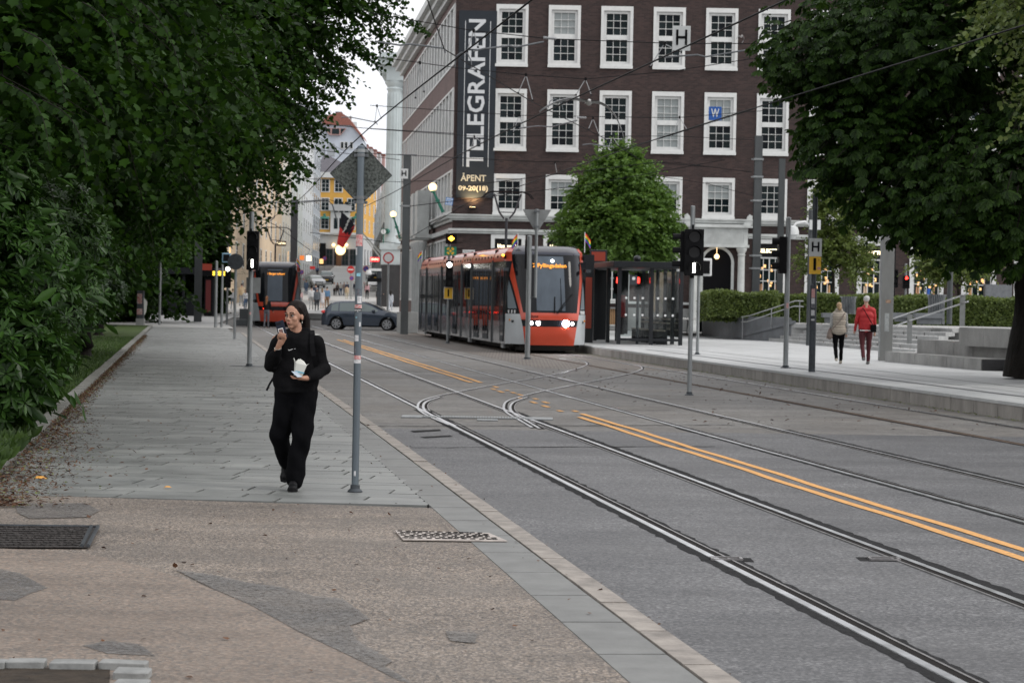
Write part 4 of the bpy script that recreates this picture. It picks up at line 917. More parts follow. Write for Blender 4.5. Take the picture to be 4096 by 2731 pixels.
tl=G(1101,1307)
tramL=tram('tram','orange tram seen from behind with red tail lights in the middle distance',(tl.x,tl.y,0),math.atan(.104),'1 Bergen lufthavn','215',False,13.0)
def rainbow(px,py,Y,sx,lab):
    p=At(px,py,Y); root=T('rainbow_flag',lab,'flag',p,group='small rainbow flags on the trams')
    b=MB(); b.cyl((0,0,-.35),(0,0,.32),.012,n=6); b.build('staff',M('white_paint'),root)
    h=.28
    for i in range(6):
        b=MB(); z1=.30-h*i/6; z0=z1-h/6; rows=[[ (sx*(u*.21+.02*math.sin(u*5)), .03*math.sin(u*7), z-u*.24) for u in (0,.25,.5,.75,1)] for z in (z0,z1)]; b.grid(rows); o=b.build('stripe',M(fl[i][0]),root)
rainbow(2071,972,79.5,-1,'small rainbow flag drooping at the left front roof corner of the platform tram')
rainbow(2339,968,79.5,1,'small rainbow flag at the right front roof corner of the platform tram')
rainbow(1688,1030,110,-1,'tiny rainbow flag on the far end of the platform tram')
rainbow(1186,1056,131,1,'tiny rainbow flag on the roof corner of the tram seen from behind')
# ---- cars: lofted body sections
mat('tyre',(.012,.012,.012),.85); mat('rim',(.45,.46,.48),.3,.8); mat('car_glass',(.11,.15,.145),.06,spec=.8,coat=.5); mat('bare_trim',(.01,.01,.012),.5); mat('plate',(.7,.7,.68),.5); mat('car_lens',(.6,.62,.65),.1,coat=1)
def car(name,label,loc,rz,paint,L_=4.28,W=1.8,Ht=1.50,style='hatch',lights=None):
    t=T(name,label,'car',loc,rz)
    # side outline: x 0..L (0 = rear)
    if style=='hatch':
        roof=[(.0,.62),(.03,.80),(.10,.98),(.42,1.30),(.62,1.43),(1.0,1.485),(1.7,1.50),(2.2,1.46),(2.7,1.30),(3.2,1.06),(3.42,.985),(3.9,.86),(4.15,.72),(4.26,.58),(4.28,.45)]
        win=[(.30,1.02),(.50,1.28),(.85,1.40),(1.7,1.435),(2.2,1.39),(2.62,1.24),(3.08,1.00),(3.05,.93),(.5,.98)]
    else:
        roof=[(.0,.65),(.04,.95),(.12,1.10),(.35,1.55),(.6,1.66),(1.5,1.70),(2.3,1.66),(2.7,1.50),(3.15,1.12),(3.4,1.06),(4.0,.98),(4.2,.85),(4.28,.5)]
        win=[(.35,1.15),(.5,1.48),(.8,1.57),(2.2,1.57),(2.6,1.42),(2.98,1.12)]
    k=L_/4.28; kz=Ht/max(z for _,z in roof); roof=[(x*k,z*kz) for x,z in roof]; win=[(x*k,z*kz) for x,z in win]
    xs=np.linspace(0,L_,44); rx=[p[0] for p in roof]; rz_=[p[1] for p in roof]; belt=.93*kz if style=='hatch' else 1.08*kz
    rows=[]
    wx=[.80*k,3.42*k]; wr=.36
    for x in xs:
        zt=float(np.interp(x,rx,rz_)); tp_=min(1,(x/.35))**.5 if x<.35 else (min(1,((L_-x)/.55))**.45 if x>L_-.55 else 1); hw=W/2*(.80+.20*tp_)
        zb=.22
        for c_ in wx:
            if abs(x-c_)<wr+.02: zb=max(zb,.30+math.sqrt(max(0,(wr+.02)**2-(x-c_)**2)))
        top=min(zt,belt)
        pts=[]
        rr=[(zb,.94),(zb+.02,.975),(max(zb+.03,.55),1.0),(max(zb+.04,.75),.995),(top,.965)]
        prev=0
        for z,w_ in rr: z=min(max(z,prev),top); prev=z; pts.append((z,hw*w_))
        if zt>belt: 
            u=(zt-belt); pts+= [(belt+u*.5,hw*.86),(belt+u*.85,hw*.76),(zt-.01,hw*.66),(zt,hw*.3),(zt,0)]
        else: pts+= [(top+.002,hw*.93),(top+.008,hw*.85),(top+.02,hw*.7),(top+.03,hw*.3),(top+.032,0)]
        rows.append([(x,-w_,z) for z,w_ in pts]+[(x,w_,z) for z,w_ in reversed(pts[:-1])])
    b=MB(); b.grid(rows); b.poly(rows[0]); b.poly(rows[-1][::-1]); b.build('body',paint,t,smooth=50)
    def sidepos(x,z,s):
        zt=float(np.interp(x,rx,rz_)); u=max(.01,zt-belt); f=np.interp((z-belt)/u,[0,.5,.85,1],[.965,.86,.76,.66]); return s*(W/2*f+.012)
    for s in (-1,1):
        zm=lambda x:np.interp(x,[p[0] for p in win[:6]] if style!='hatch' else [p[0] for p in win[:7]],[p[1] for p in (win[:6] if style!='hatch' else win[:7])])
        spl=[.5*k,.92*k,1.86*k,2.95*k]
        for a,c in zip(spl,spl[1:]):
            b=MB(); X_=np.linspace(a+.03,c-.03,8); rws=[[(x,sidepos(x,belt+.03,s),belt+.03),(x,sidepos(x,(belt+zm(x))/2,s),max(belt+.031,(belt+zm(x))/2)),(x,sidepos(x,zm(x)-.03,s),max(belt+.032,zm(x)-.03))] for x in X_]
            b.grid(rws); b.build('side_window',M('car_glass'),t)
    b=MB()   # windscreen and rear screen
    def scr(xa,xb,nm):
        b=MB(); X_=np.linspace(xa,xb,6); b.grid([[(x,yy*W/2*np.interp((np.interp(x,rx,rz_)-belt),[0,.5],[.86,.66]),float(np.interp(x,rx,rz_))+.012) for yy in (-1,-.5,0,.5,1)] for x in X_]); b.build(nm,M('car_glass'),t)
    scr(2.35*k,3.15*k,'windscreen'); scr(.16*k,.5*k,'rear_screen')
    for x in wx:
        for s in (-1,1):
            b=MB(); b.cyl((x,s*(W/2-.20),.31),(x,s*(W/2-.0),.31),.315,n=26); wl=b.build('wheel',M('tyre'),t,smooth=40)
            b=MB(); y1=s*(W/2+.004)
            b.cyl((x,y1-s*.02,.31),(x,y1,.31),.07,n=12)
            for q in range(7):
                a=2*math.pi*q/7; d=Vector((math.cos(a),0,math.sin(a))); n_=Vector((-d.z,0,d.x))
                c0=Vector((x,y1-s*.01,.31)); b.ext([c0+d*.05-n_*.03,c0+d*.05+n_*.03,c0+d*.215+n_*.045,c0+d*.215-n_*.045],(0,s*.012,0))
            for q in range(26):
                a0,a1=2*math.pi*q/26,2*math.pi*(q+1)/26; f=lambda r,a:(x+r*math.cos(a),y1,.31+r*math.sin(a)); b.poly([f(.2,a0),f(.235,a0),f(.235,a1),f(.2,a1)])
            b.build('rim',M('rim'),wl)
    for s in (-1,1):
        b=MB(); b.sph((.10*k,s*(W/2-.16),.92*kz),(.12,.17,.09)); b.build('tail_light',mat('tail_lens',(.5,.02,.02),.2,coat=1,emit=(1,.05,.03),es=.12),t,smooth=60)
        b=MB(); b.sph((3.98*k,s*(W/2-.25),.74*kz),(.24,.18,.085)); b.build('headlight',M('headlight_dim') if lights else M('car_lens'),t,smooth=60)
        b=MB(); b.sph((2.72*k,s*(W/2+.08),1.0*kz),(.09,.12,.075)); b.build('wing_mirror',paint,t,smooth=60)
        b=MB()
        for x in (1.2*k,2.15*k): b.bx(x,x+.17,min(s*(W/2-.01),s*(W/2+.02)),max(s*(W/2-.01),s*(W/2+.02)),.80*kz,.83*kz)
        b.build('door_handle',paint,t)
        b=MB()
        for x in (1.86*k,): 
            b.bx(x,x+.012,min(s*(W/2-.02),s*(W/2+.003)),max(s*(W/2-.02),s*(W/2+.003)),.30,.90*kz)
        b.build('door_seam',M('bare_trim'),t)
    b=MB(); b.bx(L_-.02,L_+.015,-.26,.26,.42,.53); b.build('number_plate',M('yellow_paint') if style!='hatch' else M('plate'),t)
    b=MB(); b.bx(L_-.05,L_+.005,-.55,.55,.34,.40); b.bx(L_-.10,L_-.02,-.5,.5,.56,.68); b.bx(-.01,.05,-.7,.7,.28,.36); b.build('grille',M('bare_trim'),t)
    b=MB(); b.bx(.3,L_-.3,-.7,.7,.16,.3); b.build('underside',M('bare_trim'),t)
    return t
p=G(1293,1316)
car('hatchback_car','dark blue-grey hatchback crossing the tracks behind the sign pole',(p.x,p.y,0),math.radians(-4),mat('paint_bluegrey',(.055,.07,.095),.25,.3,coat=.8),lights=None)
mat('paint_black',(.015,.015,.018),.2,coat=.9); mat('paint_silver',(.4,.41,.42),.3,.5,coat=.8); mat('paint_white',(.6,.6,.6),.3,coat=.8)
def farcar(px,py,paint,lab,style,rzd,lights=None):
    p=TG(px,py); car('parked_car' ,lab,p,math.radians(rzd),paint,style=style,Ht=1.65 if style!='hatch' else 1.5,lights=lights)
farcar(1306,1136,M('paint_black'),'black estate car driving down the hill street','suv',-86,True)
farcar(1485,1165,M('paint_white'),'white car parked on the hill street left of the giant column','hatch',-80)
farcar(1240,1150,M('paint_silver'),'silver car half hidden behind pedestrians in the old street','hatch',-70)
farcar(1488,1125,M('paint_black'),'dark car parked behind the white one on the hill street','suv',-80)
# ================================================================= PEOPLE
mat('skin',(.40,.215,.145),.5,ns=30,na=.08); mat('skin_pale',(.50,.30,.22),.5); mat('lips',(.38,.12,.10),.4); mat('eye_white',(.30,.27,.25),.35); mat('iris',(.02,.012,.008),.1)
mat('hair_dark',(.009,.006,.005),.5,spec=.12,ns=60,na=.5,stretch=(1,1,.1)); mat('hair_auburn',(.30,.12,.05),.5,ns=40,na=.3,stretch=(1,1,.15)); mat('hair_blond',(.36,.24,.13),.5,ns=40,na=.3,stretch=(1,1,.2)); mat('hair_grey',(.55,.55,.54),.6,ns=40,na=.2); mat('hair_brown',(.06,.035,.02),.5)
mat('black_cloth',(.0062,.0062,.007),.9,spec=.07,ns=10,na=.25,bs=9,ba=.7,bd=.02); mat('black_trouser',(.0042,.0043,.0052),.9,spec=.05,ns=8,na=.3,bs=6,ba=.8,bd=.03,stretch=(1,1,.5)); mat('shoe_black',(.008,.008,.009),.5,spec=.12)
class PR:
    """body volumes: tapered capsules and ellipsoids, fused into one continuous skin"""
    def __init__(s): s.b=MB(); s.pr=[]
    def cap(s,p0,r0,p1,r1,reg=0,n=14):
        p0=Vector(p0);p1=Vector(p1); d=p1-p0
        if d.length<1e-5: d=Vector((0,0,1e-4)); p1=p0+d
        q=d.to_track_quat('Z','Y'); vs=[];fs=[]; m=4; rings=[]
        for i in range(1,m+1):
            a=math.pi/2*(1-i/m); rings.append((p0,-math.sin(a)*r0,math.cos(a)*r0))
        for i in range(m):
            a=math.pi/2*i/m; rings.append((p1,math.sin(a)*r1,math.cos(a)*r1))
        for c,h,r in rings:
            for j in range(n):
                t=2*math.pi*j/n; vs.append(c+q@Vector((r*math.cos(t),r*math.sin(t),h)))
        k=len(rings)
        for i in range(k-1):
            for j in range(n): fs.append((i*n+j,i*n+(j+1)%n,(i+1)*n+(j+1)%n,(i+1)*n+j))
        vs+= [p0-q@Vector((0,0,r0)),p1+q@Vector((0,0,r1))]
        for j in range(n): fs.append((k*n,(j+1)%n,j)); fs.append((k*n+1,(k-1)*n+j,(k-1)*n+(j+1)%n))
        s.b.add(vs,fs); s.pr.append((np.array(p0),r0,np.array(p1),r1,reg))
    def ell(s,c,r,reg=0,rot=None,n=18):
        t=MB().sph((0,0,0),r,n,12); m=rot or Matrix.Identity(3); s.b.add([m@Vector(v)+Vector(c) for v in t.v],t.f); rm=(r[0]+r[1]+r[2])/3; s.pr.append((np.array(c,float),rm,np.array(c,float)+1e-6,rm,reg))
    def fuse(s,name,mats,vox,parent=None,smooth=4,disp=None,loc=None):
        me=s.b.mesh('tmp',mats[0]); o=bpy.data.objects.new('tmp',me); COL.objects.link(o)
        md=o.modifiers.new('r','REMESH'); md.mode='VOXEL'; md.voxel_size=vox; md.adaptivity=0
        if smooth: sm_=o.modifiers.new('s','SMOOTH'); sm_.iterations=smooth; sm_.factor=.5
        bpy.context.view_layer.update(); dg=bpy.context.evaluated_depsgraph_get()
        m2=bpy.data.meshes.new_from_object(o.evaluated_get(dg)); bpy.data.objects.remove(o); m2.name=name
        m2.materials.clear(); [m2.materials.append(q) for q in mats]
        if len(mats)>1:
            n=len(m2.polygons); C=np.empty(n*3); m2.polygons.foreach_get('center',C); C=C.reshape(-1,3); best=np.full(n,1e9); reg=np.zeros(n,int)
            for p0,r0,p1,r1,rg in s.pr:
                d=p1-p0; t=np.clip(((C-p0)@d)/(d@d),0,1); dist=np.linalg.norm(C-(p0+t[:,None]*d),axis=1)-(r0+(r1-r0)*t); k=dist<best; best[k]=dist[k]; reg[k]=rg
            m2.polygons.foreach_set('material_index',reg.astype(np.int32))
        if disp:
            n=len(m2.vertices); V=np.empty(n*3); m2.vertices.foreach_get('co',V); V=V.reshape(-1,3); N_=np.empty(n*3); m2.vertex_normals.foreach_get('vector',N_) ; N_=N_.reshape(-1,3)
            V+=N_*disp(V)[:,None]; m2.vertices.foreach_set('co',V.ravel())
        m2.shade_smooth(); m2.update()
        r=bpy.data.objects.new(name,m2); COL.objects.link(r)
        if parent: r.parent=parent
        return r
def fold(V,amp=.006,f=22):
    x,y,z=V.T
    return amp*(np.sin(z*f+np.sin(x*17)*1.6+y*9)*.6+np.sin(z*f*1.9+x*31+np.cos(y*20))*.35)
# ---------------------------------------------------------------- the woman in black
wp=G(1180,1958,PZ); woman=T('person','woman in black hooded top and loose trousers speaking into a phone on the slab pavement','person',wp)
P=PR(); LEGK=(.045,-.10,.47); LEGA=(-.02,-.06,.09); BK=(-.155,-.02,.47); BA=(-.105,.26,.20)
HC=Vector((-.03,-.03,1.525)); hr=Matrix.Rotation(R(-28),3,'Z')@Matrix.Rotation(R(4),3,'X')
def hd(x,y,z): return HC+hr@Vector((x,y,z))
def head_prims(P,hd,hr,k=1.0,reg=0):
    P.ell(hd(0,.010*k,.030*k),(.072*k,.090*k,.090*k),reg,hr); P.ell(hd(0,-.030*k,-.040*k),(.054*k,.056*k,.062*k),reg,hr); P.ell(hd(0,-.060*k,-.086*k),(.026*k,.022*k,.020*k),reg,hr)
    for s in (-1,1):
        P.ell(hd(s*.034*k,-.052*k,-.018*k),(.026*k,.026*k,.028*k),reg,hr); P.ell(hd(s*.075*k,.012*k,-.006*k),(.009*k,.018*k,.030*k),reg,hr)
        P.cap(hd(s*.014*k,-.082*k,.030*k),.009*k,hd(s*.045*k,-.070*k,.030*k),.009*k,reg)
    P.cap(hd(0,-.080*k,.018*k),.0075*k,hd(0,-.098*k,-.020*k),.010*k,reg); 
    for s in (-1,1): P.ell(hd(s*.011*k,-.093*k,-.024*k),(.009*k,.010*k,.008*k),reg,hr)
    P.cap(hd(-.015*k,-.084*k,-.047*k),.0085*k,hd(.015*k,-.084*k,-.047*k),.0085*k,reg); P.cap(hd(-.012*k,-.082*k,-.060*k),.0085*k,hd(.012*k,-.082*k,-.060*k),.0085*k,reg)
head_prims(P,hd,hr)
P.cap((-.022,.0,1.45),.052,(-.008,.02,1.33),.060)
P.cap((-.01,.01,1.28),.10,(-.01,0,.95),.12); P.cap((-.12,.01,1.31),.06,(.12,.01,1.31),.06); P.cap((-.08,0,.86),.10,(.08,0,.86),.10)
P.cap((-.18,.0,1.31),.05,(-.235,-.05,1.08),.04); P.cap((-.235,-.05,1.08),.04,(-.150,-.235,1.245),.026)
P.cap((.18,0,1.31),.05,(.235,0,1.05),.04); P.cap((.235,0,1.05),.04,(.125,-.25,.995),.026)
for a,k_,an in (((.09,0,.83),LEGK,LEGA),((-.09,0,.83),BK,BA)): P.cap(a,.075,k_,.055); P.cap(k_,.05,an,.035)
# hand at the phone: palm, four fingers over the back of the phone, thumb on the other side
PH_=Vector((-.118,-.275,1.41))
P.ell((-.120,-.262,1.310),(.030,.022,.040)); P.cap((-.148,-.24,1.25),.025,(-.122,-.262,1.31),.026)
for i,(dx,dz) in enumerate(((-.030,.048),(-.012,.054),(.008,.048),(.026,.034))):
    b0=Vector((-.120+dx*.9,-.275,1.335-.004*i)); b1=b0+Vector((.004,-.030,.024)); b2=b1+Vector((.016,-.004,.020+dz*.15)); P.cap(b0,.0088,b1,.0082,n=8); P.cap(b1,.0082,b2,.0072,n=8)
P.cap((-.100,-.268,1.30),.0105,(-.078,-.290,1.335),.0092,n=8); P.cap((-.078,-.290,1.335),.0092,(-.085,-.302,1.372),.0080,n=8)
# hand under the food box: cupped palm
P.ell((.062,-.285,.993),(.044,.032,.018)); P.cap((.12,-.25,.995),.025,(.08,-.28,.993),.022)
for i in range(4):
    b0=Vector((.040-.005*i,-.262-.017*i,.992)); b1=b0+Vector((-.032,-.004,-.002+.001*i)); b2=b1+Vector((-.018,0,.018)); P.cap(b0,.009,b1,.0082,n=8); P.cap(b1,.0082,b2,.0072,n=8)
P.cap((.075,-.30,1.0),.0105,(.050,-.325,1.015),.0095,n=8); P.cap((.050,-.325,1.015),.0095,(.030,-.328,1.035),.008,n=8)
P.fuse('body',[M('skin')],.0058,woman,3)
for s in (-1,1):
    b=MB(); c=hd(s*.030,-.0735,.011); b.sph(c,.0118,14,10); e=b.build('eye',M('eye_white'),woman,smooth=60)
    b=MB(); c=hd(s*.030-.003,-.0825,.012); b.sph(c,.0068,10,8); b.build('iris',M('iris'),e,smooth=60)
    b=MB(); b.tube([hd(s*.015,-.085,.0195),hd(s*.030,-.0885,.0215),hd(s*.046,-.078,.0175)],.0018); b.build('eyelash',M('hair_dark'),woman)
    b=MB(); b.tube([hd(s*.013,-.0925,.036),hd(s*.030,-.0885,.0415),hd(s*.049,-.076,.036)],.0038); b.build('eyebrow',M('hair_dark'),woman)
b=MB(); b.sph(hd(0,-.0905,-.0535),(.0175,.007,.0065),14,8); b.sph(hd(0,-.088,-.0605),(.015,.008,.006),14,8); b.build('lips',M('lips'),woman,smooth=60)
b=MB(); b.sph(hd(0,-.0965,-.055),(.009,.004,.0035),10,6); b.build('mouth_opening',M('black_matte'),woman,smooth=60)
Q=PR(); Q.ell(hd(0,.040,.052),(.088,.103,.092),0,hr); Q.ell(hd(0,.035,.02),(.086,.070,.075),0,hr); Q.ell(hd(0,.055,.0),(.068,.055,.075),0,hr)
for s in (-1,1): Q.cap(hd(s*.062,-.012,.075),.016,hd(s*.070,.025,.03),.018)
for p0,r0,p1,r1 in (((0,.10,.062),.026,(.005,.135,.05),.036),((.005,.135,.05),.036,(.02,.150,-.03),.043),((.02,.150,-.03),.043,(.028,.145,-.12),.036),((.028,.145,-.12),.036,(.03,.13,-.20),.016)): Q.cap(hd(*p0),r0,hd(*p1),r1)
Q.fuse('hair',[M('hair_dark')],.0042,woman,4)
b=MB(); c=hd(.078,.005,-.042); b.cyl(c,c+Vector((0,0,-.018)),.0028,n=8); b.build('earring',mat('silver',(.7,.68,.6),.2,1),woman)
# hoodie
Q=PR(); 
for s in (-1,1): Q.cap((s*.05,.01,1.28),.125,(-.01+s*.06,0,1.00),.140,n=20); Q.cap((-.01+s*.06,0,1.0),.140,(-.008+s*.055,.0,.925),.142)
Q.cap((0,.01,1.28),.12,(-.01,0,.95),.14); Q.cap((-.150,.0,1.305),.072,(.150,.0,1.305),.072); Q.cap((-.06,.02,1.37),.055,(.07,.03,1.37),.06)
Q.cap((-.16,0,1.305),.070,(-.230,-.04,1.095),.064); Q.cap((-.230,-.04,1.095),.067,(-.165,-.195,1.205),.050); Q.cap((-.165,-.195,1.205),.05,(-.150,-.225,1.235),.036)
Q.cap((.16,0,1.305),.070,(.228,0,1.075),.064); Q.cap((.228,0,1.075),.066,(.165,-.19,1.01),.055); Q.cap((.165,-.19,1.01),.055,(.135,-.235,.998),.036)
for a in range(0,360,24):
    t=R(a); Q.cap((-.012+.082*math.cos(t),.025+.075*math.sin(t),1.385-.028*math.cos(t+R(90)) ),.028,(-.012+.082*math.cos(t+.42),.025+.075*math.sin(t+.42),1.385-.028*math.cos(t+.42+R(90))),.028)
Q.cap((.0,.085,1.37),.06,(.02,.11,1.25),.055)
for a in range(0,360,20):
    t=R(a); Q.cap((-.01+.172*math.cos(t),.125*math.sin(t),.872),.022,(-.01+.172*math.cos(t+.36),.125*math.sin(t+.36),.872),.022)
ho=Q.fuse('hooded_top',[M('black_cloth')],.009,woman,5,disp=lambda V:fold(V,.010,21))
b=MB(); c=Vector((-.045,-.158,1.232)); b.tube([c+Vector((-.022,0,.006)),c+Vector((-.014,-.003,-.003)),c+Vector((.0,-.003,.002)),c+Vector((.022,0,.012))],[.001,.0035,.0028,.0008]); b.tube([c+Vector((.03,0,.010)),c+Vector((.042,0,.013))],.0016); b.build('chest_logo',M('white_paint'),ho)
# trousers
Q=PR(); Q.cap((-.065,0,.865),.115,(.065,0,.865),.115,n=20); Q.cap((.08,0,.83),.114,(.055,-.095,.47),.090); Q.cap((.055,-.095,.47),.090,(.010,-.07,.16),.084); Q.cap((.010,-.07,.16),.088,(-.003,-.07,.09),.080)
Q.cap((-.085,0,.83),.114,(-.140,-.01,.48),.088); Q.cap((-.140,-.01,.48),.088,(-.108,.19,.24),.070)
Q.fuse('trousers',[M('black_trouser')],.009,woman,5,disp=lambda V:fold(V,.012,15))
def shoe(name,parent,toe,heel,m,k=1.0,sole=None):
    Q=PR(); t=Vector(toe);h=Vector(heel); d=(t-h).normalized(); side=Vector((0,0,1)).cross(d).normalized()
    Q.cap(h+Vector((0,0,.04*k)),.038*k,h.lerp(t,.45)+Vector((0,0,.045*k)),.040*k); Q.cap(h.lerp(t,.4)+Vector((0,0,.028*k)),.040*k,t+Vector((0,0,.022*k))-d*.03,.030*k); Q.cap(h.lerp(t,.7)+side*.012+Vector((0,0,.022)),.030*k,h.lerp(t,.7)-side*.012+Vector((0,0,.022)),.030*k)
    o=Q.fuse(name,[m],.008,parent,2)
    b=MB(); 
    for u in np.linspace(0,1,9): pass
    pts=[h+d*(-.04)+side*s_*.03 for s_ in (-1,1)]
    L_=(t-h).length; ring=[(-.045,.0),(-.03,.034),(L_*.35,.036),(L_*.7,.046),(L_*.95,.038),(L_+.005,.0)]
    poly=[h+d*a+side*w_ for a,w_ in ring]+[h+d*a-side*w_ for a,w_ in reversed(ring[1:-1])]
    b.ext([p+Vector((0,0,-.004)) for p in poly],(0,0,.022)); b.build('sole',sole or m,o); return o
shoe('shoe',woman,(.000,-.255,.008),(-.01,-.07,.008),M('shoe_black'))
shoe('shoe',woman,(-.105,.16,.055),(-.112,.30,.165),M('shoe_black'))
# backpack straps over the shoulders
for s,x0 in ((1,.125),(-1,-.13)):
    b=MB(); pts=[(x0,.10,1.36),(x0+.0,.03,1.402),(x0+s*.005,-.055,1.372),(x0+s*.012,-.115,1.29),(x0+s*.03,-.140,1.18),(x0+s*.055,-.10,1.06)]
    P2=[Vector(p)+Vector((0,-.008,.004)) for p in pts]
    rows=[[p+Vector((-.02,0,0)),p+Vector((.02,0,0))] for p in P2]; b.grid(rows); b.grid([[p+Vector((.02,.008,-.006)),p+Vector((-.02,.008,-.006))] for p in P2]); b.build('backpack_strap',M('black_matte'),woman)
Q=PR(); Q.cap((-.02,.20,1.28),.10,(-.02,.20,1.0),.12); Q.fuse('backpack',[M('black_cloth')],.015,woman,2)
b=MB(); b.tube([(-.20,-.02,.99),(-.235,-.03,.93),(-.262,-.03,.87)],.010,6); b.build('hanging_strap',M('black_matte'),woman)
b=MB(); 
for k in range(14):
    a=2*math.pi*k/14; b.sph((-.150+.028*math.cos(a),-.236+.028*math.sin(a),1.246+.012*math.sin(a)),.0042,6,5)
b.build('bracelet',M('silver'),woman)
b=MB(); b.cyl((.128,-.248,.998),(.118,-.256,.997),.030,n=14); b.build('wrist_band',M('shoe_black'),woman)
# phone and food box are held: things of their own
o=wp+PH_; ph=T('phone','dark phone with a photo tucked in its clear case, held up to the woman\'s mouth','phone',o); ph.rotation_euler=(R(-10),R(-14),R(18))
b=MB(); b.bx(-.038,.038,-.005,.005,-.078,.078); b.build('phone_body',mat('phone_blue',(.008,.011,.022),.4,spec=.15),ph,bev=.004)
b=MB(); b.bx(-.030,.014,-.0075,-.0052,-.060,.012); q=b.build('photo_card',M('white_paint'),ph); b=MB(); b.bx(-.026,.010,-.0085,-.0076,-.055,.006); b.build('photo_print',mat('photo_print',(.12,.06,.05),.5,ns=40,na=.6),q)
b=MB(); b.cyl((-.022,-.006,.055),(-.022,-.009,.055),.009,n=12); b.cyl((-.002,-.006,.055),(-.002,-.009,.055),.009,n=12); b.build('camera_lens',M('black_paint'),ph)
fb_=T('food_box','white folded takeaway box open at the top, carried in the woman\'s hand','food box',wp+Vector((.035,-.300,1.012))); fb_.rotation_euler=(0,R(12),R(15))
b=MB(); b.add([(-.032,-.028,0),(.032,-.028,0),(.032,.028,0),(-.032,.028,0),(-.048,-.042,.105),(.048,-.042,.105),(.048,.042,.105),(-.048,.042,.105)],[(0,3,2,1),(0,1,5,4),(1,2,6,5),(2,3,7,6),(3,0,4,7)]); b.build('box_body',mat('carton',(.60,.61,.57),.6),fb_)
b=MB(); 
for p_ in ([(-.048,-.042,.105),(.048,-.042,.105),(.02,-.02,.135),(-.02,-.03,.150)],[(-.048,.042,.105),(-.048,-.042,.105),(-.075,-.03,.135),(-.065,.03,.15)],[(.048,-.042,.105),(.048,.042,.105),(.078,.03,.125),(.07,-.03,.13)],[(.048,.042,.105),(-.048,.042,.105),(-.02,.05,.145),(.02,.05,.140)]): b.poly(p_); b.poly([tuple(Vector(q)+Vector((0,0,-.002))) for q in reversed(p_)])
b.build('flap',M('carton'),fb_)
b=MB(); b.add([(-.075,-.045,.028),(-.01,-.05,-.012),(.03,-.045,.0),(-.02,-.045,.035),(-.06,-.01,.02)],[(0,1,2,3),(0,3,4)]); b.build('napkin',mat('napkin',(.50,.60,.70),.6),fb_)
b=MB(); b.bx(-.038,.04,-.0435,-.041,.03,.04); b.build('blue_print',mat('print_blue',(.08,.35,.5),.6),fb_)
# ---------------------------------------------------------------- general figure
def figure(Ht=1.7,legs=((12,4),(-14,22)),arms=((8,6,12),(-8,6,14)),bulk=1.0,skirt=0,longhair=0,hat=0,vox=.02,coat=0):
    """regions: 0 skin 1 hair 2 top 3 legs 4 shoes"""
    P=PR(); h=Ht; hip=.50*h; an=[]; segs=[]
    for s,(a,k) in zip((-1,1),legs):
        a_,b_=R(a),R(a-k); h0=Vector((s*.052*h,0,hip)); kn=h0+Vector((0,-math.sin(a_),-math.cos(a_)))*.235*h; ak=kn+Vector((0,-math.sin(b_),-math.cos(b_)))*.225*h; segs.append((s,h0,kn,ak,b_)); an.append(ak.z)
    dz=.045*h-min(an); D=Vector((0,0,dz))
    for s,h0,kn,ak,b_ in segs:
        P.cap(h0+D,.052*h*bulk,kn+D,.036*h,3); P.cap(kn+D,.035*h,ak+D,.026*h,3)
        f=Vector((0,-math.cos(b_),math.sin(-b_)*.7)); P.cap(ak+D+Vector((0,.02,-.020*h)),.026*h,ak+D+f*.090*h+Vector((0,0,-.024*h)),.022*h,4)
    if skirt: P.cap(Vector((0,0,hip+.05*h))+D,.075*h,Vector((0,0,hip-.14*h))+D,.10*h,2)
    P.cap(Vector((-.035*h,0,.53*h))+D,.062*h*bulk,Vector((.035*h,0,.53*h))+D,.062*h*bulk,3 if not coat else 2)
    P.cap(Vector((-.02*h,0,.585*h))+D,.066*h*bulk,Vector((-.02*h,0,.70*h))+D,.068*h*bulk,2); P.cap(Vector((.02*h,0,.585*h))+D,.066*h*bulk,Vector((.02*h,0,.70*h))+D,.068*h*bulk,2)
    P.cap(Vector((-.075*h,.005,.785*h))+D,.042*h*bulk,Vector((.075*h,.005,.785*h))+D,.042*h*bulk,2); P.cap(Vector((-.04*h,0,.72*h))+D,.06*h*bulk,Vector((.04*h,0,.72*h))+D,.06*h*bulk,2)
    for s,(fw,out,el) in zip((-1,1),arms):
        sh=Vector((s*.098*h*bulk**.5,.005,.785*h))+D; a_=R(fw); e=sh+Vector((s*math.sin(R(out)),-math.sin(a_),-math.cos(a_)))*.165*h; a2=R(fw+el); wv=e+Vector((s*math.sin(R(out*.3)),-math.sin(a2),-math.cos(a2)))*.145*h
        P.cap(sh,.036*h*bulk,e,.028*h,2); P.cap(e,.028*h,wv,.021*h,2); hd_=wv+(wv-e).normalized()*.055*h; P.cap(wv,.016*h,hd_,.017*h,0)
    P.cap(Vector((0,.005,.80*h))+D,.034*h,Vector((0,-.005,.87*h))+D,.031*h,0)
    hc=Vector((0,-.008,.928*h))+D; k=.95*h/1.7
    P.ell(hc+Vector((0,.01,.012)),(.070*k,.088*k,.092*k),0); P.ell(hc+Vector((0,-.03*k,-.045*k)),(.05*k,.05*k,.055*k),0); P.cap(hc+Vector((0,-.08*k,0)),.012*k,hc+Vector((0,-.095*k,-.02*k)),.014*k,0)
    P.ell(hc+Vector((0,.028*k,.034*k)),(.082*k,.088*k,.086*k),1)
    if longhair: P.cap(hc+Vector((0,.055*k,.0)),.075*k,hc+Vector((0,.085*k,-.14*h*longhair)),.062*k,1)
    return P.fuse('person',[M('skin_pale'),M('hair_brown'),M('black_cloth'),M('black_trouser'),M('shoe_black')],vox,None,3,disp=lambda V:fold(V,.006,20))
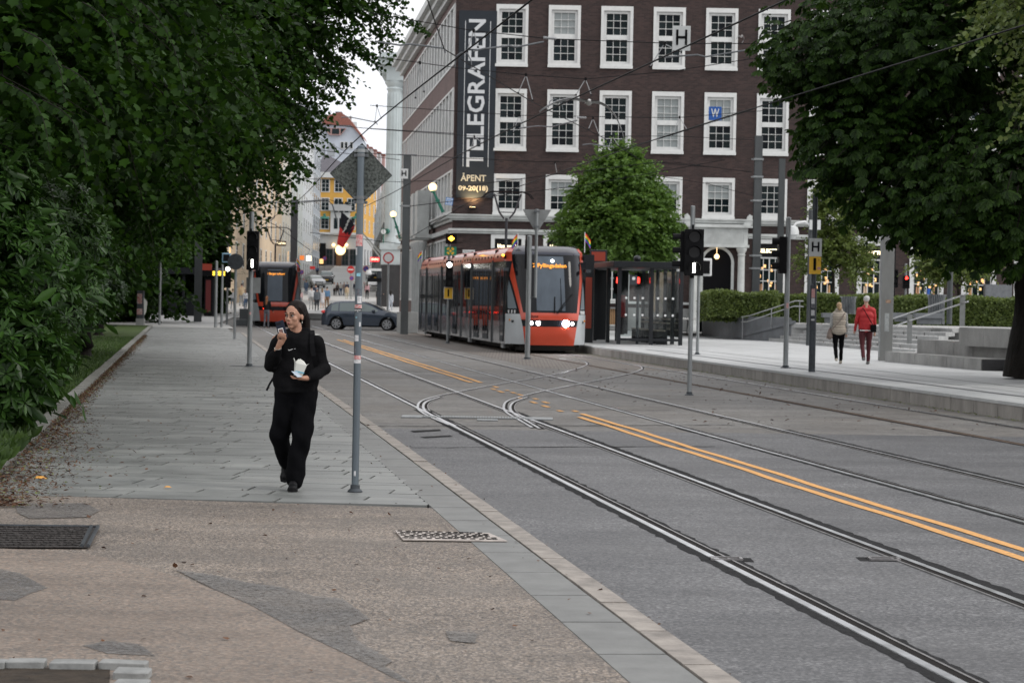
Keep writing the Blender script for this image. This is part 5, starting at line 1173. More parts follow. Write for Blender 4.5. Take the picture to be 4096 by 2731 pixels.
def cmat(c):
    n='cloth_%.3f_%.3f_%.3f'%c; return mat(n,c,.85,ns=9,na=.12,bs=12,ba=.4)
bases={}
def base(k):
    if k not in bases:
        kw={'walk':dict(),'stand':dict(legs=((2,3),(-3,4)),arms=((4,7,10),(-2,7,35))),'dress':dict(skirt=1,longhair=.8,legs=((9,4),(-8,14)),bulk=.85),'womanwalk':dict(longhair=1,bulk=.9,legs=((14,4),(-12,24))),'phone':dict(legs=((3,2),(-2,3)),arms=((30,10,80),(5,6,10)),longhair=.6,bulk=.92),'coat':dict(coat=1,bulk=1.12,legs=((8,3),(-9,12)))}[k]
        o=figure(vox=.024,**kw); bases[k]=o; COL.objects.unlink(o)
    return bases[k]
def crowd(k,px,py,hpx,top,leg,label,rz=0,hair=(.05,.03,.02),shoe_=(.05,.05,.05),skin='skin_pale',grp='pedestrians'):
    p=TG(px,py); o=base(k).copy(); COL.objects.link(o); o.name='person'; o.location=(p.x,p.y,p.z+ (.05 if p.x<-12 and p.y<250 and px<1000 else 0)); o.rotation_euler=(0,0,R(rz))
    s=hpx/(FPX/p.y)/1.7; s=min(1.25,max(.85,s)); o.scale=(s,s,s)
    for i,m_ in enumerate([M(skin),cmat(hair),cmat(top),cmat(leg),cmat(shoe_)]):
        o.material_slots[i].link='OBJECT'; o.material_slots[i].material=m_
    tag(o,label,'person',grp); return o
W=(.62,.62,.62); BK_=(.012,.012,.014); JN=(.07,.11,.18); GY=(.22,.24,.26); BG=(.48,.38,.26); BL=(.10,.20,.34); PK=(.45,.30,.30)
crowd('stand',1062,1301,112,(.02,.022,.025),(.14,.14,.16),'long auburn-haired person in black top and grey trousers standing behind the far tram',rz=180,hair=(.33,.14,.06)) if False else None
o=figure(1.66,legs=((2,2),(-4,8)),arms=((10,12,40),(14,8,30)),longhair=1.35,bulk=.95,vox=.014); p=G(1066,1311); o.location=p; o.rotation_euler=(0,0,R(160)); 
for i,m_ in enumerate([M('skin_pale'),M('hair_auburn'),cmat((.018,.018,.02)),cmat((.15,.15,.17)),cmat((.1,.1,.1))]): o.material_slots[i].link='OBJECT'; o.material_slots[i].material=m_
tag(o,'long auburn-haired person in black top and grey trousers behind the far tram','person')
lf=[('stand',852,1246,84,W,GY,'person in white top and grey trousers standing left of the traffic light',20),('walk',875,1222,92,BK_,BK_,'dark dressed person walking left of the pole with the white signal',0),('womanwalk',898,1246,86,PK,W,'person in patterned top and white trousers among the poles',10),
 ('walk',930,1243,86,W,GY,'person with white sweater and grey trousers seen from behind near the round sign',180),('coat',966,1228,92,BG,GY,'person in beige coat walking beside the back of the round sign',170),('stand',981,1245,80,W,JN,'person in white shirt left of the tall traffic light',30),('stand',962,1160,60,BK_,BK_,'dark dressed person standing high in the left background',0),('walk',918,1212,80,(.05,.06,.1),BK_,'person in navy jacket in the crowd left of the far tram',0),('walk',840,1258,90,(.02,.02,.03),BK_,'person in black at the edge of the dark shelter',200),('coat',989,1235,75,(.03,.03,.035),BK_,'person in dark coat just left of the traffic light pole',180),
 ('walk',948,1205,62,(.35,.34,.33),JN,'person in light grey top farther up the left pavement',180)]
rt_=[('womanwalk',1201,1232,66,PK,GY,'person in pink blouse beside the front corner of the far tram',190),('coat',1224,1181,62,JN,JN,'person in blue denim jacket with a backpack walking up the hill street',180),('walk',1245,1242,98,W,(.3,.3,.29),'person in white shirt and light trousers walking away, right of the far tram',180),('walk',1262,1225,92,(.03,.04,.07),GY,'person in navy top half hidden in the pair right of the far tram',185),('coat',1267,1247,96,(.16,.18,.2),(.05,.055,.06),'grey-haired person in slate jacket walking away beside the woman in white dress',180),
 ('dress',1288,1238,86,(.55,.54,.56),(.55,.4,.33),'person in short white dress walking away',180),('walk',1307,1236,90,BL,(.20,.12,.07),'person in blue polo shirt and brown trousers walking away',180),('walk',1240,1151,42,(.02,.02,.03),BK_,'dark figure on the upper street crossing',90),('walk',1269,1106,42,(.08,.11,.2),BK_,'person in blue jacket far up the hill street',180),
 ('womanwalk',1337,1184,56,W,BK_,'person in white shirt standing left in the group at the crossing',20),('womanwalk',1349,1184,54,(.08,.07,.07),BK_,'person in dark top second in the group at the crossing',-30),('stand',1362,1184,54,(.5,.5,.48),JN,'person in pale top third in the group at the crossing',180),('walk',1376,1184,56,(.28,.22,.2),(.25,.28,.32),'person in brownish shirt fourth in the group at the crossing',40),('stand',1388,1184,56,(.05,.08,.14),GY,'person in dark blue shirt at the right end of the group at the crossing',0),
 ('coat',1387,1199,50,BG,(.45,.4,.3),'person in cream jacket standing in front of the crossing group beside the no entry post',180),('walk',1419,1180,54,(.05,.06,.09),GY,'person in navy shirt just right of the no entry post',180),('womanwalk',1468,1199,72,(.45,.28,.30),BK_,'person with long dark hair, pink top and black trousers walking right of the sign pole',180),('phone',1512,1236,84,BK_,(.3,.2,.16),'person in black t-shirt standing behind the dark car bonnet',150),('womanwalk',1562,1246,84,(.5,.52,.56),(.5,.54,.6),'person in pale jumpsuit beside the white and red round sign post',180)]
for k,px,py,hp,tp_,lg,lb,rz in lf+rt_: crowd(k,px,py,hp,tp_,lg,lb,rz,hair=random.choice([(.04,.03,.02),(.02,.015,.012),(.2,.13,.07)]) if 'grey-haired' not in lb else (.4,.4,.4))
# ---------------------------------------------------------------- the couple on the platform, walking away
def couple(lab,px,py,Ht,**kw):
    p=G(px,py,PH); t=T('person',lab,'person',p,math.pi); return t,p
t,p=couple('woman in beige quilted vest and striped jumper walking away on the platform',3352,1455,1.58)
h=1.58; mats_=[M('skin_pale'),M('hair_blond'),mat('stripe_jumper',(.5,.5,.5),.8),M('black_trouser'),mat('shoe_light',(.42,.38,.32),.7)]
o=figure(1.58,legs=((10,3),(-8,30)),arms=((-4,8,30),(-4,8,30)),bulk=1.08,longhair=.22,vox=.012); o.parent=t; o.name='body'
for i,m_ in enumerate(mats_): o.material_slots[i].link='OBJECT'; o.material_slots[i].material=m_
# stripes: real bands of knit on the sleeves
sm_=M('stripe_jumper'); n=sm_.node_tree; wv=n.nodes.new('ShaderNodeTexWave'); wv.wave_type='BANDS'; wv.bands_direction='Z'; wv.inputs['Scale'].default_value=11; rr=n.nodes.new('ShaderNodeValToRGB'); rr.color_ramp.interpolation='CONSTANT'; rr.color_ramp.elements[0].color=(.03,.035,.05,1); rr.color_ramp.elements[1].position=.4; rr.color_ramp.elements[1].color=(.5,.5,.48,1)
tc=n.nodes.new('ShaderNodeTexCoord'); n.links.new(tc.outputs['Object'],wv.inputs['Vector']); n.links.new(wv.outputs[0],rr.inputs[0]); n.links.new(rr.outputs[0],n.nodes['Principled BSDF'].inputs['Base Color'])
dzv=-.005
Q=PR(); 
for z,r in ((.56,.150),(.64,.158),(.72,.160)): Q.cap((-.045,0,z*h+.08-.03),r*.86,(.045,0,z*h+.08-.03),r*.86,n=20)
Q.cap((-.10,0,.79*h),.085,(.10,0,.79*h),.085); Q.cap((-.045,.0,.86*h),.055,(.045,.0,.86*h),.055)
Q.cap((-.06,0,.545*h),.135,(.06,0,.545*h),.135)
Q.fuse('quilted_vest',[mat('vest_beige',(.34,.30,.25),.6,ns=6,na=.1,bs=10,ba=.3)],.012,t,2,disp=lambda V:.009*np.abs(np.sin(V[:,2]*48)))
b=MB(); b.tube([(-.13,.12,1.30),(-.05,.19,1.15),(.10,.18,.98),(.20,.10,.86)],.012); b.build('bag_strap',mat('taupe',(.18,.14,.12),.7),t)
Q=PR(); Q.cap((.0,0,0),.01,(0,0,.01),.01); 
Q=PR(); Q.cap((.22,.0,.86),.05,(.23,.02,.70),.085); Q.fuse('shoulder_bag',[M('taupe')],.014,t,2)
# strap mirrored: bag hangs on her left
t.rotation_euler=(0,0,math.pi)
t,p=couple('grey-haired man in a red jacket with small black shoulder bag walking away on the platform',3460,1457,1.76)
o=figure(1.76,legs=((8,2),(-10,32)),arms=((4,9,10),(-2,12,34)),bulk=1.08,vox=.012); o.parent=t; o.name='body'
for i,m_ in enumerate([M('skin_pale'),M('hair_grey'),mat('red_jacket',(.42,.018,.022),.6,ns=7,na=.12,bs=9,ba=.5),mat('maroon',(.075,.018,.022),.8,bs=8,ba=.5),mat('shoe_grey',(.12,.12,.12),.6)]): o.material_slots[i].link='OBJECT'; o.material_slots[i].material=m_
h=1.76; Q=PR()
for z in (.58,.64,.70): Q.cap((-.06,0,z*h),.140,(.06,0,z*h),.140,n=20)
Q.cap((-.115,0,.785*h),.082,(.115,0,.785*h),.082); Q.cap((-.05,0,.835*h),.05,(.05,0,.835*h),.05); Q.cap((-.06,0,.535*h),.13,(.06,0,.535*h),.13)
Q.fuse('jacket',[M('red_jacket')],.012,t,3,disp=lambda V:fold(V,.008,16))
b=MB(); b.tube([(.10,.07,1.44),(.06,.17,1.36),(-.06,.185,1.15),(-.15,.15,1.02)],.011); b.build('bag_strap',M('black_matte'),t)
b=MB(); b.box((-.17,.165,.92),(.15,.06,.20)); b.build('shoulder_bag',M('black_cloth'),t,bev=.02)
b=MB(); b.bx(-.17,.17,.135,.15,.855,.875); b.build('jacket_hem',M('white_paint'),t)
# ================================================================= POLES, SIGNS, SIGNALS
mat('lichen_back',(.022,.025,.023),.85,ns=48,na=.5,col2=(.15,.165,.155),detail=5); mat('sticker_red',(.5,.05,.06),.5,ns=60,na=.5,col2=(.6,.55,.52)); mat('sticker_white',(.55,.55,.56),.5,ns=70,na=.4); mat('sticker_blue',(.25,.5,.6),.5,ns=40,na=.5)
mat('sticker_dark',(.02,.02,.03),.5,ns=90,na=.5,col2=(.25,.25,.27)); mat('pole_blue',(.12,.145,.165),.38,.45,ns=5,na=.15,stretch=(1,1,.2))
def wrap(b,r,z0,z1,a0,a1,mi=0,off=.001,n=8):
    rows=[[((r+off)*math.cos(R(a0+(a1-a0)*i/n)),(r+off)*math.sin(R(a0+(a1-a0)*i/n)),z) for i in range(n+1)] for z in (z0,z1)]; b.grid(rows,mi); return b
def pole(t,r,h,m,base=True,r2=None,n=16,name='pole',cap=True):
    b=MB(); b.cyl((0,0,0),(0,0,h),r,r2 or r,n); b.sph((0,0,h),((r2 or r),(r2 or r),(r2 or r)*.35),n,6); o=b.build(name,m,t,smooth=40)
    if base:
        b=MB(); b.lathe([(r*2.1,0),(r*2.1,.008),(r*1.35,.03),(r*1.3,.06),(r*1.02,.065)],n=16); b.build('base_collar',M('dark_steel'),t,smooth=40)
    return o
# the foreground pole with the back of a diamond sign
p=G(1420,1966,PZ); t=T('sign_pole','tall stickered blue-grey pole with the speckled back of a diamond sign on the slab pavement','sign pole',p)
pole(t,.0315,3.02,M('pole_blue'))
zc=(1966-668)/467.; 
a=.272; dr=Matrix.Rotation(R(1.0),4,'Y')
b=MB(); pts=[dr@Vector(q) for q in ((0,.046,a),(a,.046,0),(0,.046,-a),(-a,.046,0))]; b.ext([(q.x,q.y,q.z+zc) for q in pts],(0,.004,0)); dsg=b.build('sign_plate',M('lichen_back'),t)
b=MB(); 
for i in range(4):
    q0,q1=pts[i],pts[(i+1)%4]; b.tube([(q0.x,.045,q0.z+zc),(q1.x,.045,q1.z+zc)],.0025,5)
b.build('plate_edge',M('dark_steel'),dsg)
for z_ in (zc+.205,zc+.165,zc-.205,zc-.245):
    b=MB(); b.cyl((0,0,z_-.014),(0,0,z_+.014),.037,n=16); b.bx(-.062,.062,.028,.044,z_-.013,z_+.013); 
    for s in (-1,1): b.cyl((s*.05,.027,z_),(s*.05,.016,z_),.006,n=8)
    b.build('clamp',M('galv') if z_>zc+.18 else M('steel_grey'),t)
def zz(y): return (1966-y)/467.
for nm,m_,y0,y1,a0,a1 in (('sticker','sticker_red',962,914,200,330),('sticker','sticker_white',998,968,200,240),('sticker','sticker_blue',1085,1072,235,300),('sticker','sticker_red',1203,1200,200,345),('sticker','sticker_red',1215,1202,200,345),('sticker','black_matte',1229,1216,200,345),('sticker','sticker_white',1195,1166,255,330),('sticker','sticker_white',1290,1272,290,320),('sticker','sticker_white',1350,1325,215,285),('sticker','sticker_dark',1398,1375,185,250),('sticker','sticker_red',1424,1408,200,345),('sticker','sticker_white',1440,1425,200,345),('sticker','sticker_blue',1255,1250,230,260),('sticker','sticker_white',1900,1880,250,280)):
    b=MB(); wrap(b,.0315,zz(y0),zz(y1),a0,a1,0,.0009); b.build(nm,M(m_),t)
text('ergen',.034,M('white_paint'),t,(.0,-.0335,zz(1222)),width=.056,depth=.0006)
b=MB(); 
c=(-.002,0,zz(1150)); q=[( .0325*math.sin(.93*math.cos(u)), -.0325*math.cos(.93*math.cos(u)), c[2]+.031*math.sin(u)) for u in np.linspace(0,2*math.pi,24,endpoint=False)]; b.add(q+[(0,-.0335,c[2])],[(24,i,(i+1)%24) for i in range(24)]); b.build('sticker',M('sticker_dark'),t)
# generic signal head; w,h size, n lenses; facing 'front' lenses toward -y, 'side' toward -x / +x
def head(t,x,y,z0,n,w_,h_,lit=None,face='front',d=.22,shape='round',m='black_paint',litm='white_light'):
    """z0 = bottom"""
    b=MB(); 
    if face=='front': b.bx(x-w_/2,x+w_/2,y-d/2,y+d/2,z0,z0+h_)
    else: b.bx(x-d/2,x+d/2,y-w_/2,y+w_/2,z0,z0+h_)
    hh=b.build('signal_head',M(m),t,bev=.012); s={'front':(0,-1),'left':(-1,0),'right':(1,0)}[face]
    for i in range(n):
        zc_=z0+h_*(i+.5)/n; r=min(w_,h_/n)*.36; c=Vector((x+s[0]*d/2,y+s[1]*d/2,zc_)); dv=Vector((s[0],s[1],0))
        b=MB(); b.cyl(c,c+dv*.012,r,n=18)
        isl=(lit==i)
        if isl and shape=='bar': b=MB(); b.bx(c.x-.022,c.x+.022,c.y-.02,c.y,c.z-.09,c.z+.09)
        if isl and shape=='diamond': b=MB(); b.ext([(c.x-r*.9,c.y-.01,c.z),(c.x,c.y-.01,c.z-r*.7),(c.x+r*.9,c.y-.01,c.z),(c.x,c.y-.01,c.z+r*.8)],(0,.02,0))
        b.build('lens',M(litm) if isl else M('lens_off'),hh)
        # visor: open half hood
        b=MB(); rows=[]
        rt=Vector((-dv.y,dv.x,0))
        for dd in (0,.15):
            rows.append([c+dv*dd+rt*(r*1.12*math.cos(a_))+Vector((0,0,r*1.12*math.sin(a_)*(1 if dd==0 else 1))) for a_ in np.linspace(-.35,math.pi+.35,12)])
        b.grid([[tuple(q) for q in rr_] for rr_ in rows]); b.build('visor',M(m),hh)
    return hh
def ht(y0,y,x,z=0):   # pixel height above base -> metres
    s=(y0-.019*(x-2048)-1193)/(H-z); return (y0-y)/s
def base(lab,px,py,z=0,cat='signal pole',name='traffic_signal'): 
    p=G(px,py,z); return T(name,lab,cat,p),(py-.019*(px-2048)-1193)/(H-z)
# traffic light left
t,s=base('tall traffic light with a lit white bar on the slab pavement, left of the woman',997,1465,PZ); pole(t,.056,(1465-850)/s,M('galv'))
head(t,.06,-.17,(1465-1080)/s,3,.28,(1080-925)/s,0,shape='bar'); b=MB(); b.bx(-.02,.02,-.10,.0,(1465-930)/s,(1465-915)/s); b.bx(-.02,.02,-.1,0,(1465-1086)/s,(1465-1078)/s); b.build('bracket',M('black_paint'),t)
b=MB(); b.bx(-.11,.22,.08,.11,(1465-1172)/s,(1465-1110)/s); b.build('sign_back',M('sign_back'),t); b=MB(); wrap(b,.056,(1465-1258)/s,(1465-1248)/s,250,300); b.build('sticker',M('sticker_red'),t)
b=MB(); b.bx(-.45,.75,-.12,.28,.001,.006); b.bx(-.4,.7,-.08,.24,.005,.009); b.build('base_plate',M('dark_steel'),t)
# traffic light centre right, with side heads
t,s=base('tall traffic light with a lit white bar standing between the tram tracks',2757,1580,0); pole(t,.043,(1580-826)/s,M('galv'))
head(t,.02,-.17,(1580-1103)/s,3,.36,(1103-918)/s,0,shape='bar'); head(t,-.14,.05,(1580-1103)/s+.07,3,.2,.78,None,'left',.16)
b=MB(); b.bx(-.04,.04,-.11,.02,(1580-1112)/s,(1580-1100)/s); b.bx(-.02,.02,-.11,.0,(1580-918)/s,(1580-900)/s); b.build('bracket',M('black_paint'),t)
b=MB(); b.cyl((0,0,0),(0,0,.06),.055,n=14); b.build('base_sleeve',M('black_matte'),t)
t,s=base('thin grey pole with a white rimmed box sign just right of the track-side traffic light',2789,1418,PH,'pole','sign_pole'); pole(t,.045,(1418-960)/s,M('galv'))
b=MB(); b.bx(-.1,.36,-.1,-.02,(1418-1104)/s,(1418-1033)/s); o=b.build('sign_frame',M('white_paint'),t,bev=.03); b=MB(); b.bx(-.05,.30,-.125,-.10,(1418-1094)/s,(1418-1043)/s); b.build('sign_face',M('shop_black'),o)
# yield sign pole (double pole)
t,s=base('grey pole carrying the pale back of a triangular sign in front of the platform tram',2109,1437,0,'sign pole','sign_pole'); pole(t,.075,(1437-945)/s,M('galv'))
b=MB(); b.cyl((.20,-.03,(1437-1190)/s),(.20,-.03,(1437-836)/s),.045,n=12); b.build('extension_tube',M('galv'),t)
b=MB(); b.cyl((.20,.0,(1437-1190)/s),(0.07,.0,(1437-1190)/s),.02); b.cyl((.2,0,(1437-1000)/s),(.05,0,(1437-1000)/s),.02); b.build('bracket',M('dark_steel'),t)
xt=.20; zt_=(1437-838)/s; b=MB(); b.ext([(xt-.42,.045,zt_),(xt+.42,.045,zt_),(xt+.0,.045,zt_-.72)],(0,-.008,0)); b.build('sign_plate',M('sign_back'),t)
b=MB()
for z_ in (zt_-.05,zt_-.5): b.bx(xt-.08,xt+.08,-.09,.03,z_-.02,z_+.02)
b.build('clamp',M('steel_grey'),t)
b=MB(); b.bx(-.13,-.08,-.03,.03,(1437-1075)/s,(1437-960)/s); b.build('backing_board',M('black_paint'),t)
# pole with amber diamond, green square, white light, yellow 1
t,s=base('slim signal pole with amber lamp, green square and yellow number 1 sign beside the tram',1790,1373,0); pole(t,.055,(1373-934)/s,M('galv'))
head(t,.08,-.14,(1373-976)/s,1,.44,.40,0,shape='diamond',litm='amber_light')
b=MB(); b.bx(-.18,.28,-.10,-.05,(1373-1022)/s,(1373-985)/s-.02); o=b.build('square_sign',mat('sign_green',(.01,.22,.13),.5),t)
b=MB(); zc_=(1373-1004)/s
for dx in (-1,1):
    for dz in (-1,1): b.ext([(.05+dx*.02,-.112,zc_+dz*.10),(.05+dx*.10,-.112,zc_+dz*.02),(.05+dx*.15,-.112,zc_+dz*.07),(.05+dx*.07,-.112,zc_+dz*.15)],(0,.01,0))
b.ext([(.05-.06,-.112,zc_),(.05,-.112,zc_-.06),(.05+.06,-.112,zc_),(.05,-.112,zc_+.06)],(0,.01,0))
b.build('diamond_mark',M('yellow_paint'),o)
head(t,.03,-.14,(1373-1147)/s,3,.27,(1147-1042)/s,2,shape='round')
b=MB(); b.bx(-.16,.16,-.11,-.07,(1373-1195)/s,(1373-1151)/s); o=b.build('number_sign',M('yellow_paint'),t); text('1',.36,M('black_matte'),o,(0,-.115,(1373-1173)/s),bold=.012)
b=MB()
for x0,x1,z0,z1 in ((-.17,.17,(1373-1196)/s,(1373-1195)/s+.005),(-.17,.17,(1373-1151)/s,(1373-1150)/s+.01),(-.175,-.16,(1373-1196)/s,(1373-1150)/s),(.16,.175,(1373-1196)/s,(1373-1150)/s)): b.bx(x0,x1,-.115,-.07,z0,z1)
b.build('sign_border',M('white_paint'),o)
# platform signal, seen from the side
t,s=base('galvanised pole with a black signal head seen side-on at the platform edge',3142,1472,PH); pole(t,.06,(1472-872)/s,M('galv'))
head(t,-.13,-.0,(1472-1095)/s,3,.30,(1095-947)/s,None,'left',.17); b=MB(); wrap(b,.06,(1472-1232)/s,(1472-1212)/s,250,310); b.build('sticker',M('sticker_red'),t)
# H / 1 stop pole
t,s=base('dark stop pole with an H sign above a yellow number 1 sign on the platform',3247,1487,PH,'stop pole','stop_pole'); pole(t,.075,(1487-1140)/s,M('dark_steel'),base=False)
b=MB(); b.cyl((0,0,(1487-1150)/s),(0,0,(1487-780)/s),.055,n=14); b.build('upper_tube',M('dark_steel'),t,smooth=40)
b=MB(); b.bx(-.13,.15,-.12,-.10,(1487-1026)/s,(1487-954)/s); o=b.build('stop_sign',mat('sign_grey',(.58,.60,.60),.5),t); text('H',.30,M('black_matte'),o,(.01,-.125,(1487-990)/s),bold=.006,width=.17)
b=MB(); b.bx(-.12,.14,-.12,-.10,(1487-1096)/s,(1487-1026)/s-.005); o=b.build('track_sign',M('yellow_paint'),t); text('1',.36,M('black_matte'),o,(.0,-.125,(1487-1060)/s),bold=.012); text('s',.07,M('black_matte'),o,(.09,-.125,(1487-1040)/s)); b=MB(); b.bx(.06,.13,-.125,-.121,(1487-1078)/s,(1487-1068)/s); b.build('sticker',M('sticker_red'),o)
for y0,y1,m_ in ((1190,1155,'sticker_red'),(1215,1192,'sticker_white'),(1232,1218,'sticker_dark'),(1282,1275,'sticker_white'),(1262,1240,'sticker_white')):
    b=MB(); wrap(b,.075,(1487-y0)/s,(1487-y1)/s,230,290); b.build('sticker',M(m_),t)
# camera pole
t,s=base('grey pole with a white dome camera on a curved arm behind the stop pole',3236,1330,PH,'camera pole','camera_pole'); s2=s
t.location=At(3236,1300,88); t.location.z=PH; s=FPX/88; pole(t,.10,(1193+22-830)/s+1.4,M('mast_grey'),base=False)
zc_=1.45+(1215-912)/s; b=MB(); b.tube([(0,-.1,zc_+.12),(-.25,-.12,zc_+.28),(-.55,-.12,zc_+.22),(-.68,-.12,zc_+.05)],.045,8); b.build('curved_arm',M('white_paint'),t,smooth=50)
b=MB(); b.lathe([(.05,.25),(.18,.2),(.23,.05),(.23,-.08),(.2,-.1)],(-.68,-.12,zc_-.12),16); b.sph((-.68,-.12,zc_-.22),.15); b.build('dome_camera',M('sign_grey'),t,smooth=40); b=MB(); b.bx(-.08,.32,-.22,-.08,zc_,zc_+.35); b.build('camera_box',M('sign_grey'),t)
# big square steel pillar
t,s=base('wide pale grey square steel pillar on the platform, right of the couple',3540,1443,PH,'pillar','steel_pillar'); b=MB(); b.bx(-.17,.17,-.17,.17,0,4.3); b.build('shaft',mat('pillar_grey',(.20,.205,.20),.6,.2,ns=3,na=.15,stretch=(1,1,.3)),t,bev=.01)
b=MB(); b.bx(-.18,-.165,-.172,.1,.1,4.2); b.build('edge_strip',M('galv'),t); b=MB(); b.box((-.0,-.173,1.05),(.12,.003,.5)); b.build('graffiti',mat('graffiti',(.22,.24,.24),.6,ns=25,na=.6,col2=(.4,.42,.42)),t); b=MB(); b.box((.03,-.173,1.62),(.14,.003,.09)); b.build('graffiti',mat('graffiti_orange',(.30,.20,.14),.6,ns=25,na=.5),t)
# tall masts
def mast(lab,px,ytop,Y,z0,wd,extra=()):
    p=At(px,1193,Y); t=T('catenary_mast',lab,'mast',(p.x,Y,z0)); s=FPX/Y; h=H-z0+(1193+.019*(px-2048)-ytop)/s
    b=MB(); w2=wd/2; b.bx(-w2,w2,-w2,-w2+.03,0,h); b.bx(-w2,w2,w2-.03,w2,0,h); b.bx(-w2*.35,w2*.35,-w2+.03,w2-.03,0,h); b.build('mast_section',M('mast_grey'),t)
    for q in extra:
        z_=H-z0+(1193-q)/s; b=MB(); b.bx(-w2-.05,w2+.05,-w2-.03,w2+.03,z_-.04,z_+.04); b.bx(-w2-.14,-w2-.05,-.03,.03,z_-.03,z_+.03); b.build('strap_clamp',M('galv'),t)
    return t,s,h
mast('thick steel mast behind the hedge, left of the two by the brick facade',3022,545,105,.9,.33,(620,690,785,1004,1055))
mast('slimmer steel mast behind the hedge, right of the two by the brick facade',3117,636,108,.9,.27,())
t,s,h=mast('tall grey mast with an H plate at the corner of the brick building',1619,622,113,0,.34,(833,))
b=MB(); b.bx(-.45,.45,-.02,.02,h,h+.04); b.bx(-.16,.16,-.12,.12,h-.25,h); b.build('mast_head',M('steel_grey'),t)
zc_=H+(1193-705)/s; b=MB(); b.bx(-.32,.06,-.24,-.21,zc_-.23,zc_+.23); o=b.build('stop_sign',M('sign_grey'),t); text('H',.36,M('black_matte'),o,(-.13,-.25,zc_),bold=.008)
mast('grey mast rising between the cream townhouses and the wires',1172,800,152,0,.40,())
mast('dark box mast at the left tram shelter',792,960,138,0,.40,())
t=T('signal_post','dark two-headed traffic light group at the corner of the brick building','signal pole',G(1634,1248))
s=FPX/t.location.y; b=MB(); 
pole(t,.07,(1248-1030)/s,M('galv'))
head(t,-.5,-.1,(1248-1140)/s,3,.38,1.15,1,shape='round',litm='red_light'); head(t,.5,-.1,(1248-1148)/s,3,.38,1.05,None)
b=MB(); b.bx(-.5,.5,-.03,.03,(1248-1082)/s,(1248-1078)/s); b.build('bracket',M('black_paint'),t)
# round signs
def roundsign(lab,px,py,yc,r_px,kind,z=0,polew=.035,Y=None,ytop=None):
    p=TG(px,py) if z is None else G(px,py,z)
    if Y: p=At(px,1193,Y); p.z=gz(Y)
    t=T('road_sign',lab,'road sign',p); s=FPX/p.y
    zc_=(py-yc)/s; r=r_px/s; pole(t,polew,(py-(ytop or yc-r_px))/s,M('galv'),base=False,n=10)
    b=MB(); b.cyl((0,-polew-.01,zc_),(0,-polew-.03,zc_),r,n=30)
    col={'back':'dark_steel','noentry':'red_paint','red_ring':'red_paint','nopark':'red_paint','limit30':'red_paint'}[kind]; o=b.build('sign_plate',M(col),t)
    y=-polew-.032
    if kind=='noentry': b=MB(); b.bx(-r*.72,r*.72,y-.006,y,zc_-r*.16,zc_+r*.16); b.build('white_bar',M('white_paint'),o)
    if kind in('red_ring','limit30'): b=MB(); b.cyl((0,y,zc_),(0,y-.006,zc_),r*.74,n=30); b.build('white_disc',M('white_paint'),o)
    if kind=='limit30': text('30',r*1.0,M('black_matte'),o,(0,y-.01,zc_),bold=.01)
    if kind=='nopark':
        b=MB(); b.cyl((0,y,zc_),(0,y-.006,zc_),r*.78,n=30); b.build('blue_disc',M('blue_paint'),o); b=MB(); b.box((0,y-.01,zc_),(r*1.6,.005,r*.2),0,0,Matrix.Rotation(R(45),4,'Y')); b.build('slash',M('red_paint'),o)
    return t
roundsign('grey back of a round sign on a dark pole, left pavement',938,1355,1047,32,'back',PZ,.05)
roundsign('white round sign with red rim on a pale pole by the giant column',1551,1246,1024,22,'red_ring',None,.07,Y=168)
roundsign('red no entry sign with a white bar right behind the sign pole',1401,1200,1079,15,'noentry',None,.04)
roundsign('small blue and red sign under the no entry sign',1405,1201,1113,9,'nopark',None,.03)
roundsign('blue no stopping sign right of the no entry sign',1463,1140,1076,12,'nopark',None,.03)
roundsign('blue no stopping sign left above the far tram roof',1103,1140,1033,13,'nopark',None,.03)
roundsign('blue no stopping sign just right of the far tram roof',1205,1160,1089,9,'nopark',None,.03)
roundsign('small no parking sign in front of the yellow house doorway',1298,1085,1034,8,'nopark',None,.03)
t=roundsign('round speed limit 30 sign at the far right above a yellow diamond',3992,1300,1066,21,'limit30',.3,.04)
s=FPX/t.location.y; b=MB(); zc_=(1300-1112)/s; r=20/s; b.ext([(-r,-.06,zc_),(0,-.06,zc_-r),(r,-.06,zc_),(0,-.06,zc_+r)],(0,.02,0)); o=b.build('diamond_plate',M('white_paint'),t); b=MB(); q=r*.72; b.ext([(-q,-.075,zc_),(0,-.075,zc_-q),(q,-.075,zc_),(0,-.075,zc_+q)],(0,.01,0)); b.build('diamond_face',M('yellow_paint'),o)
# slim poles of the left pavement
def slim(lab,px,py,yt,z,r,extras=None,name='slim_pole',cat='pole',m='galv'):
    t,s=base(lab,px,py,z,cat,name); pole(t,r,(py-yt)/s,M(m),base=False); return t,s
slim('first slim pale pole left of the round sign back',862,1309,1045,PZ,.075)
t,s=slim('second slim pole with a blue framed square box on top',886,1309,1060,PZ,.065); b=MB(); b.bx(-.02,.42,-.12,-.02,(1309-1050)/s,(1309-1012)/s); o=b.build('box_frame',mat('frame_blue',(.25,.42,.55),.4),t,bev=.02); b=MB(); b.bx(.04,.36,-.14,-.12,(1309-1045)/s,(1309-1017)/s); b.build('box_face',M('shop_black'),o)
t,s=slim('third slim pole with a small signal showing a white lamp',907,1299,1100,PZ,.06); head(t,.04,-.12,(1299-1150)/s,3,.30,(1150-1062)/s,2)
t,s=slim('leaning white pole with a street name board at the end of the lawn',638,1299,1013,PZ,.07); b=MB(); b.bx(-.95,.02,-.03,.0,(1299-1028)/s,(1299-1016)/s); b.build('street_name_board',M('sign_back'),t)
t,s=slim('pole with a lamp at the kerb by the far tram',770,1290,1075,PZ,.05) if False else (None,None)
